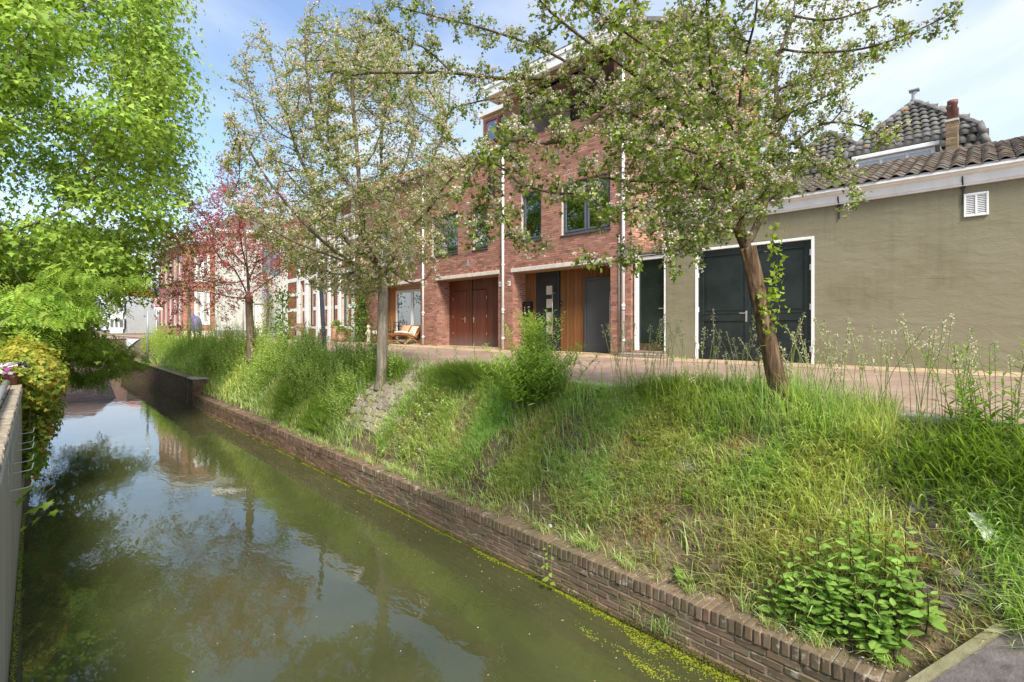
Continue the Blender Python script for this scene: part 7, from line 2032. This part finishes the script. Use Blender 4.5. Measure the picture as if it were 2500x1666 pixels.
spots = [(2330, 1185), (2395, 1205), (2300, 1260), (2370, 1290), (2310, 1330), (2440, 1420), (2380, 1445), (2420, 1480), (2330, 1480), (1660, 1060), (1690, 1040), (1640, 1120), (1680, 1150), (2440, 1150), (2470, 1100), (2290, 1440), (1480, 1160), (1400, 1100), (1520, 1220), (2470, 1460)]
for (px, py) in spots:
    p, Zd = bank_at(px, py); y0, y1 = float(ywall(p.x)), float(ykerb(p.x)); T0 = (p.y - y0) / (y1 - y0)
    for q in range(5):
        if q and rng.random() < .25: continue
        P0, Rm = bank_frame(p.x + (q % 3 - 1) * .135 + rng.normal() * .015, min(.97, max(.05, T0 + (q // 3) * .075 + rng.normal() * .008)))
        o = bpy.data.objects.new('stone', dme[rng.integers(0, 3)]); COL.objects.link(o); o.parent = bank
        o.matrix_basis = Matrix.Translation(P0 + Vector((0, 0, rng.uniform(-.015, .012)))) @ Rm @ Matrix.Rotation(rng.normal() * .15, 4, 'Z') @ Matrix.Rotation(rng.normal() * .08, 4, 'X') @ Matrix.Scale(rng.uniform(.5, .68), 4)

# ---- duckweed and moss along the quay, petals on the water
dw = Leaves(); n = 9000
s_ = .5 + 17 * rng.random(n) ** 1.7; wdt = .018 + .05 * np.clip(vnoise(s_, s_ * 0, 1.3, 3) + .15, 0, 1) + .11 * sstep(3.4, 1.2, s_)
s_ = s_[(vnoise(s_, s_ * 0, 2.1, 17) > -.12) | (s_ < 3)]; n = len(s_); wdt = .018 + .05 * np.clip(vnoise(s_, s_ * 0, 1.3, 3) + .15, 0, 1) + .11 * sstep(3.4, 1.2, s_); off = -np.abs(rng.normal(size=n)) * wdt * .55
pos = np.stack([s_ * CD[0] + (WALLN - .012 + off) * CN[0], s_ * CD[1] + (WALLN - .012 + off) * CN[1], WATER + rng.uniform(.003, .012, n)], 1)
dw.add(*PETAL, pos, frames(np.array([0, 0, 1.0]) + rng.normal(size=(n, 3)) * .22), rng.uniform(.008, .017, n), tint(n, [(.34, .40, .035), (.42, .46, .05), (.24, .30, .03)], .15))
n = 2200; s_ = .2 + 9 * rng.random(n); pos = np.stack([s_ * CD[0] - .14 * CN[0] + rng.uniform(0, .03, n) * CN[0], s_ * CD[1] - .14 * CN[1] + rng.uniform(0, .03, n) * CN[1], WATER + rng.uniform(.003, .10, n) ** 1.0], 1)
dw.add(*PETAL, pos, frames(np.array([0, .4, 1.0]) + rng.normal(size=(n, 3)) * .3), rng.uniform(.008, .015, n), tint(n, [(.34, .40, .035), (.24, .30, .03)], .15))
for k in range(14):                            # small rafts
    cs_, cn__ = rng.uniform(.6, 2.6), WALLN - rng.uniform(.1, .42); nn = rng.integers(30, 120)
    q = rng.normal(size=(nn, 2)) * np.array([.09, .025]); ss2, nn2 = cs_ + q[:, 0], np.minimum(cn__ + q[:, 1] + q[:, 0] * .2, WALLN - .01)
    pos = np.stack([ss2 * CD[0] + nn2 * CN[0], ss2 * CD[1] + nn2 * CN[1], np.full(nn, WATER + .004)], 1); dw.add(*PETAL, pos, frames(np.array([0, 0, 1.0]) + rng.normal(size=(nn, 3)) * .12), rng.uniform(.008, .014, nn), tint(nn, [(.38, .43, .045), (.44, .47, .06)], .12))
dw.build('duckweed', M_leaf, label='yellow green duckweed floating along the quay walls', cat='duckweed', kind='stuff')
ms = Leaves(); n = 9000; s_ = .5 + 12 * rng.random(n) ** 1.5; z = WATER + np.abs(rng.normal(size=n)) * (.035 + .05 * np.clip(vnoise(s_, s_ * 0, 1.7, 9) + .2, 0, 1))
pos = np.stack([s_ * CD[0] + (WALLN - .004 - rng.uniform(0, .012, n)) * CN[0], s_ * CD[1] + (WALLN - .004) * CN[1] - rng.uniform(0, .012, n), z], 1)
ms.add(*PETAL, pos, frames(np.array([0, -1.0, .5]) + rng.normal(size=(n, 3)) * .5), rng.uniform(.006, .012, n), tint(n, [(.14, .17, .02), (.22, .25, .03), (.30, .32, .04), (.09, .10, .02)], .2))
ms.build('wall_moss', M_leaf, label='green moss on the waterline bricks of the quay wall', cat='moss', kind='stuff')
pe = Leaves(); n = 520; s_ = rng.uniform(2, 24, n); nn_ = rng.uniform(0, WALLN - .05, n)
nn_[:200] = WALLN - np.abs(rng.normal(size=200)) * .35; nn_ = np.clip(nn_, -.1, WALLN - .03)
pos = np.stack([s_ * CD[0] + nn_ * CN[0], s_ * CD[1] + nn_ * CN[1], np.full(n, WATER + .003)], 1)
pe.add(*PETAL, pos, frames(np.tile([0, 0, 1.0], (n, 1))), rng.uniform(.006, .016, n), tint(n, [(.70, .66, .58), (.5, .5, .2), (.45, .32, .2)], .12))
n = 2600; s_ = rng.uniform(.6, 13, n); nn_ = WALLN + rng.uniform(.01, .33, n)
pos = np.stack([s_ * CD[0] + nn_ * CN[0], s_ * CD[1] + nn_ * CN[1], WTOP + .004 + rng.uniform(0, .008, n)], 1)
pe.add(*PETAL, pos, frames(np.array([0, 0, 1.0]) + rng.normal(size=(n, 3)) * .2), rng.uniform(.004, .011, n), tint(n, [(.62, .58, .48), (.36, .27, .15), (.28, .20, .12)], .15))
pe.build('fallen_petals', M_blossom, label='fallen hawthorn petals scattered on water and coping', cat='petals', kind='stuff')

# ---- yellow ivy over the concrete wall
iv = thing('ivy', 'yellowing ivy spilling over the concrete wall towards the water', 'ivy', tuple(sn(10.3, -.2, -.2)))
IVY = (np.array([(0, 0, 0), (.30, -.12, .04), (.50, .22, .06), (.22, .38, .02), (0, .95, 0), (-.22, .38, .02), (-.50, .22, .06), (-.30, -.12, .04)]), [np.array([[0, 1, 2, 3, 4], [0, 4, 5, 6, 7]])])
il = Leaves(); 
for (s0_, n0_, z0_, rs_, rn_, rz_, nn, yel) in ((10.4, -.10, -.02, 1.25, .42, .46, 5200, .8), (10.8, .0, -.55, .95, .30, .5, 2600, .35), (9.6, -.62, .05, .7, .34, .30, 2000, .85), (11.4, -.65, .16, 1.3, .5, .42, 2200, .6), (10.1, -.04, -1.0, .75, .17, .42, 1200, .2)):
    d = unit(rng.normal(size=(nn, 3))); q = rng.uniform(.6, 1.12, nn)
    sc3 = d * q[:, None] * np.array([rs_, rn_, rz_]); s_, n_, z = s0_ + sc3[:, 0], n0_ + sc3[:, 1], z0_ + sc3[:, 2]
    k = 1 + .55 * vnoise(s_, n_ + z, 2.6, 5); s_ = s0_ + (s_ - s0_) * k; z = np.maximum(z0_ + (z - z0_) * k, WATER + .03)
    pos = np.stack([s_ * CD[0] + n_ * CN[0], s_ * CD[1] + n_ * CN[1], z], 1)
    dn = d[:, :1] * np.array([CD[0], CD[1], 0]) + d[:, 1:2] * np.array([CN[0], CN[1], 0]) + d[:, 2:] * np.array([0, 0, 1.0])
    col = tint(nn, [(.50, .44, .07), (.46, .43, .08), (.38, .40, .07)], .14); gr_ = rng.random(nn) > yel * np.clip(.75 + z * .6, .1, 1.2); col[gr_] = tint(int(gr_.sum()), [(.20, .32, .035), (.27, .38, .045), (.11, .19, .03), (.42, .22, .05)], .18, [.35, .35, .2, .1])
    il.add(*IVY, pos, frames(dn + np.array([0, 0, .55]) + rng.normal(size=dn.shape) * .35, along=np.tile([0, 0, -1.0], (nn, 1)) + rng.normal(size=dn.shape) * .5), rng.uniform(.045, .078, nn), col)
il.build('leaves', M_leaf, iv, kind='stuff')
mb = MB()
for k in range(16):
    a = sn(9.4 + k * .14, -.3, -.02); mb.tube([tuple(a), tuple(sn(9.4 + k * .14, -.08, .02)), tuple(sn(9.5 + k * .14, -.07, -.5)), tuple(sn(9.55 + k * .14, -.1, -1.1))], .006, 5)
mb.build('stem', M_barkR, iv)
# maple seedling on the concrete wall
p = at(92, 1235, 4.25)
t = thing('maple_seedling', 'maple seedling with large lobed leaves on the concrete wall', 'plant', tuple(at(75, 1330, 4.25)))
mb = MB(); r0 = at(60, 1345, 4.25)
for q in (at(70, 1215, 4.2), at(105, 1205, 4.25), at(120, 1245, 4.3), at(85, 1265, 4.15), at(60, 1290, 4.2)): mb.tube([tuple(r0), tuple((r0 + q) / 2 + Vector((0, 0, .02))), tuple(q)], [.004, .003, .002], 5)
mb.build('stem', M_stemd, t)
mb = MB(); mb.tube([tuple(at(95, 1225, 4.3)), tuple(at(132, 1130, 4.4))], .0025, 5); mb.tube([tuple(at(98, 1215, 4.3)), tuple(at(135, 1185, 4.4))], .002, 5); mb.build('dry_twig', M_barkS, t)
for (px, py, sz) in ((70, 1205, .105), (102, 1200, .11), (55, 1230, .09), (118, 1240, .10), (84, 1255, .12), (130, 1262, .07), (62, 1300, .06), (95, 1278, .08)):
    c = np.array(at(px, py - 14, 4.2 + rng.uniform(-.1, .1))); a = rng.uniform(0, 6.3); one = Leaves(); nr = np.array([[.35, -.55, .8]]) + rng.normal(size=(1, 3)) * .2; one.add(*MAPLE5, c[None], frames(nr, along=np.array([[.5, -.2, -.8]]) + rng.normal(size=(1, 3)) * .3), sz, tint(1, [(.30, .46, .06), (.35, .50, .07)])); one.build('leaf', M_leaf, t)
# petunias by the handlebar
p = at(24, 905, 6.6); pt_ = thing('flower_pot', 'pot of white and purple petunias on the concrete wall', 'flower pot', (p.x, p.y, -.03))
mb = MB(); mb.lathe([(.07, 0), (.10, .14), (.11, .14), (.11, .165), (.09, .165)], (p.x, p.y, -.03), 16); mb.build('pot', M_terra, pt_, smooth=True)
fl = Leaves(); n = 130; pos = np.array([p.x, p.y, .16]) + rng.normal(size=(n, 3)) * np.array([.11, .11, .06]); fl.add(*OVATE, pos, frames(rng.normal(size=(n, 3)) + np.array([0, 0, 1.0])), .05, tint(n, [(.12, .22, .04), (.18, .29, .05)])); fl.build('leaves', M_leaf, pt_, kind='stuff')
fl = Leaves(); n = 46; d = unit(rng.normal(size=(n, 3)) + np.array([.2, -.5, .6])); pos = np.array([p.x, p.y, .16]) + d * np.array([.17, .17, .10]); fl.add(*PETAL, pos, frames(d), .055, tint(n, [(.72, .70, .70), (.45, .08, .35), (.66, .52, .62)], .08)); fl.build('petunia_blooms', M_blossom, pt_, kind='stuff')

# ---- climbers along the houses
def climber(name, label, pts, Z, wid, nl, lsz, cols, stem=.03, dep=.25):
    P_ = resample(catmull([np.array(at(x, y, Z)) for x, y in pts], 5), .05); t = thing(name, label, 'climber', tuple(P_[0]))
    mb = MB(); mb.tube([tuple(q) for q in P_[::4]], stem, 6); mb.build('stem', M_barkR, t, smooth=True)
    k = rng.integers(0, len(P_), nl); q = P_[k] + rng.normal(size=(nl, 3)) * np.array([wid, dep, wid * .8]); lv = Leaves()
    lv.add(*OVATE, q, frames(rng.normal(size=(nl, 3)) * .6 + np.array([.1, -.9, .5]), along=np.tile([0, 0, -1.0], (nl, 1)) + rng.normal(size=(nl, 3)) * .5), lsz * rng.uniform(.7, 1.2, nl), tint(nl, cols, .2)); lv.build('leaves', M_leaf, t, kind='stuff'); return t
climber('ivy_climber', 'dark green climber on the corner between banded house and brick terrace', [(882, 835), (880, 780), (884, 720), (878, 660)], 21.6, .28, 2600, .10, [(.09, .17, .03), (.14, .23, .04), (.20, .30, .05)])
t = climber('wisteria', 'wisteria with yellowish leaves climbing the white house wall', [(650, 818), (654, 770), (655, 730), (650, 690), (640, 660)], 39.4, .30, 900, .14, [(.26, .26, .07), (.20, .27, .05), (.30, .24, .10)], .10)
fl = Leaves(); n = 160; pos = np.array(at(649, 716, 39.2)) + rng.normal(size=(n, 3)) * np.array([.35, .2, .30]); fl.add(*PETAL, pos, frames(rng.normal(size=(n, 3))), .09, tint(n, [(.36, .28, .50), (.46, .38, .58)], .1)); fl.build('wisteria_blooms', M_blossom, t, kind='stuff')
climber('hop_climber', 'tall green climbing weed rising from the bank towards the blossoming branches', [(700, 850), (692, 800), (690, 760), (688, 730), (700, 705)], 14.0, .16, 650, .085, [(.16, .29, .04), (.22, .36, .05)], .012, .16)
for (pot_, hh, nn, cc, tm, sz) in ((POT1, .35, 90, [(.26, .36, .12), (.34, .42, .16)], LANCE, .34), (POT2, .28, 420, [(.13, .24, .035), (.19, .31, .05)], QUADL, .06)):
    fl = Leaves(); t, c = pot_; d = unit(rng.normal(size=(nn, 3)) + np.array([0, 0, .7])); pos = np.array(c) + (d * np.array([.05, .05, .03]) if tm is LANCE else d * np.array([.22, .22, hh]))
    fl.add(*tm, pos, frames(rng.normal(size=(nn, 3)) + np.array([0, -.4, .6]), along=d), sz, tint(nn, cc, .15)); fl.build('plant_leaves', M_leaf, t, kind='stuff')
# mossy tufts along the foot of the facades
ft = Blades()
X = rng.uniform(-16, -4.9, 900); P_ = np.stack([X, DY - np.abs(rng.normal(size=900)) * .05 - .03, gz(X)], 1); kk = vnoise(X, X * 0, 1.4, 2) > .02
P_ = P_[kk]; nn = len(P_); ft.add(P_, rng.uniform(.03, .12, nn), rng.uniform(.006, .012, nn), rng.uniform(.3, 1.2, nn), tint(nn, GC, .15))
ft.build('facade_weeds', label='small tufts of weeds along the foot of the facades', cat='weeds', kind='stuff')
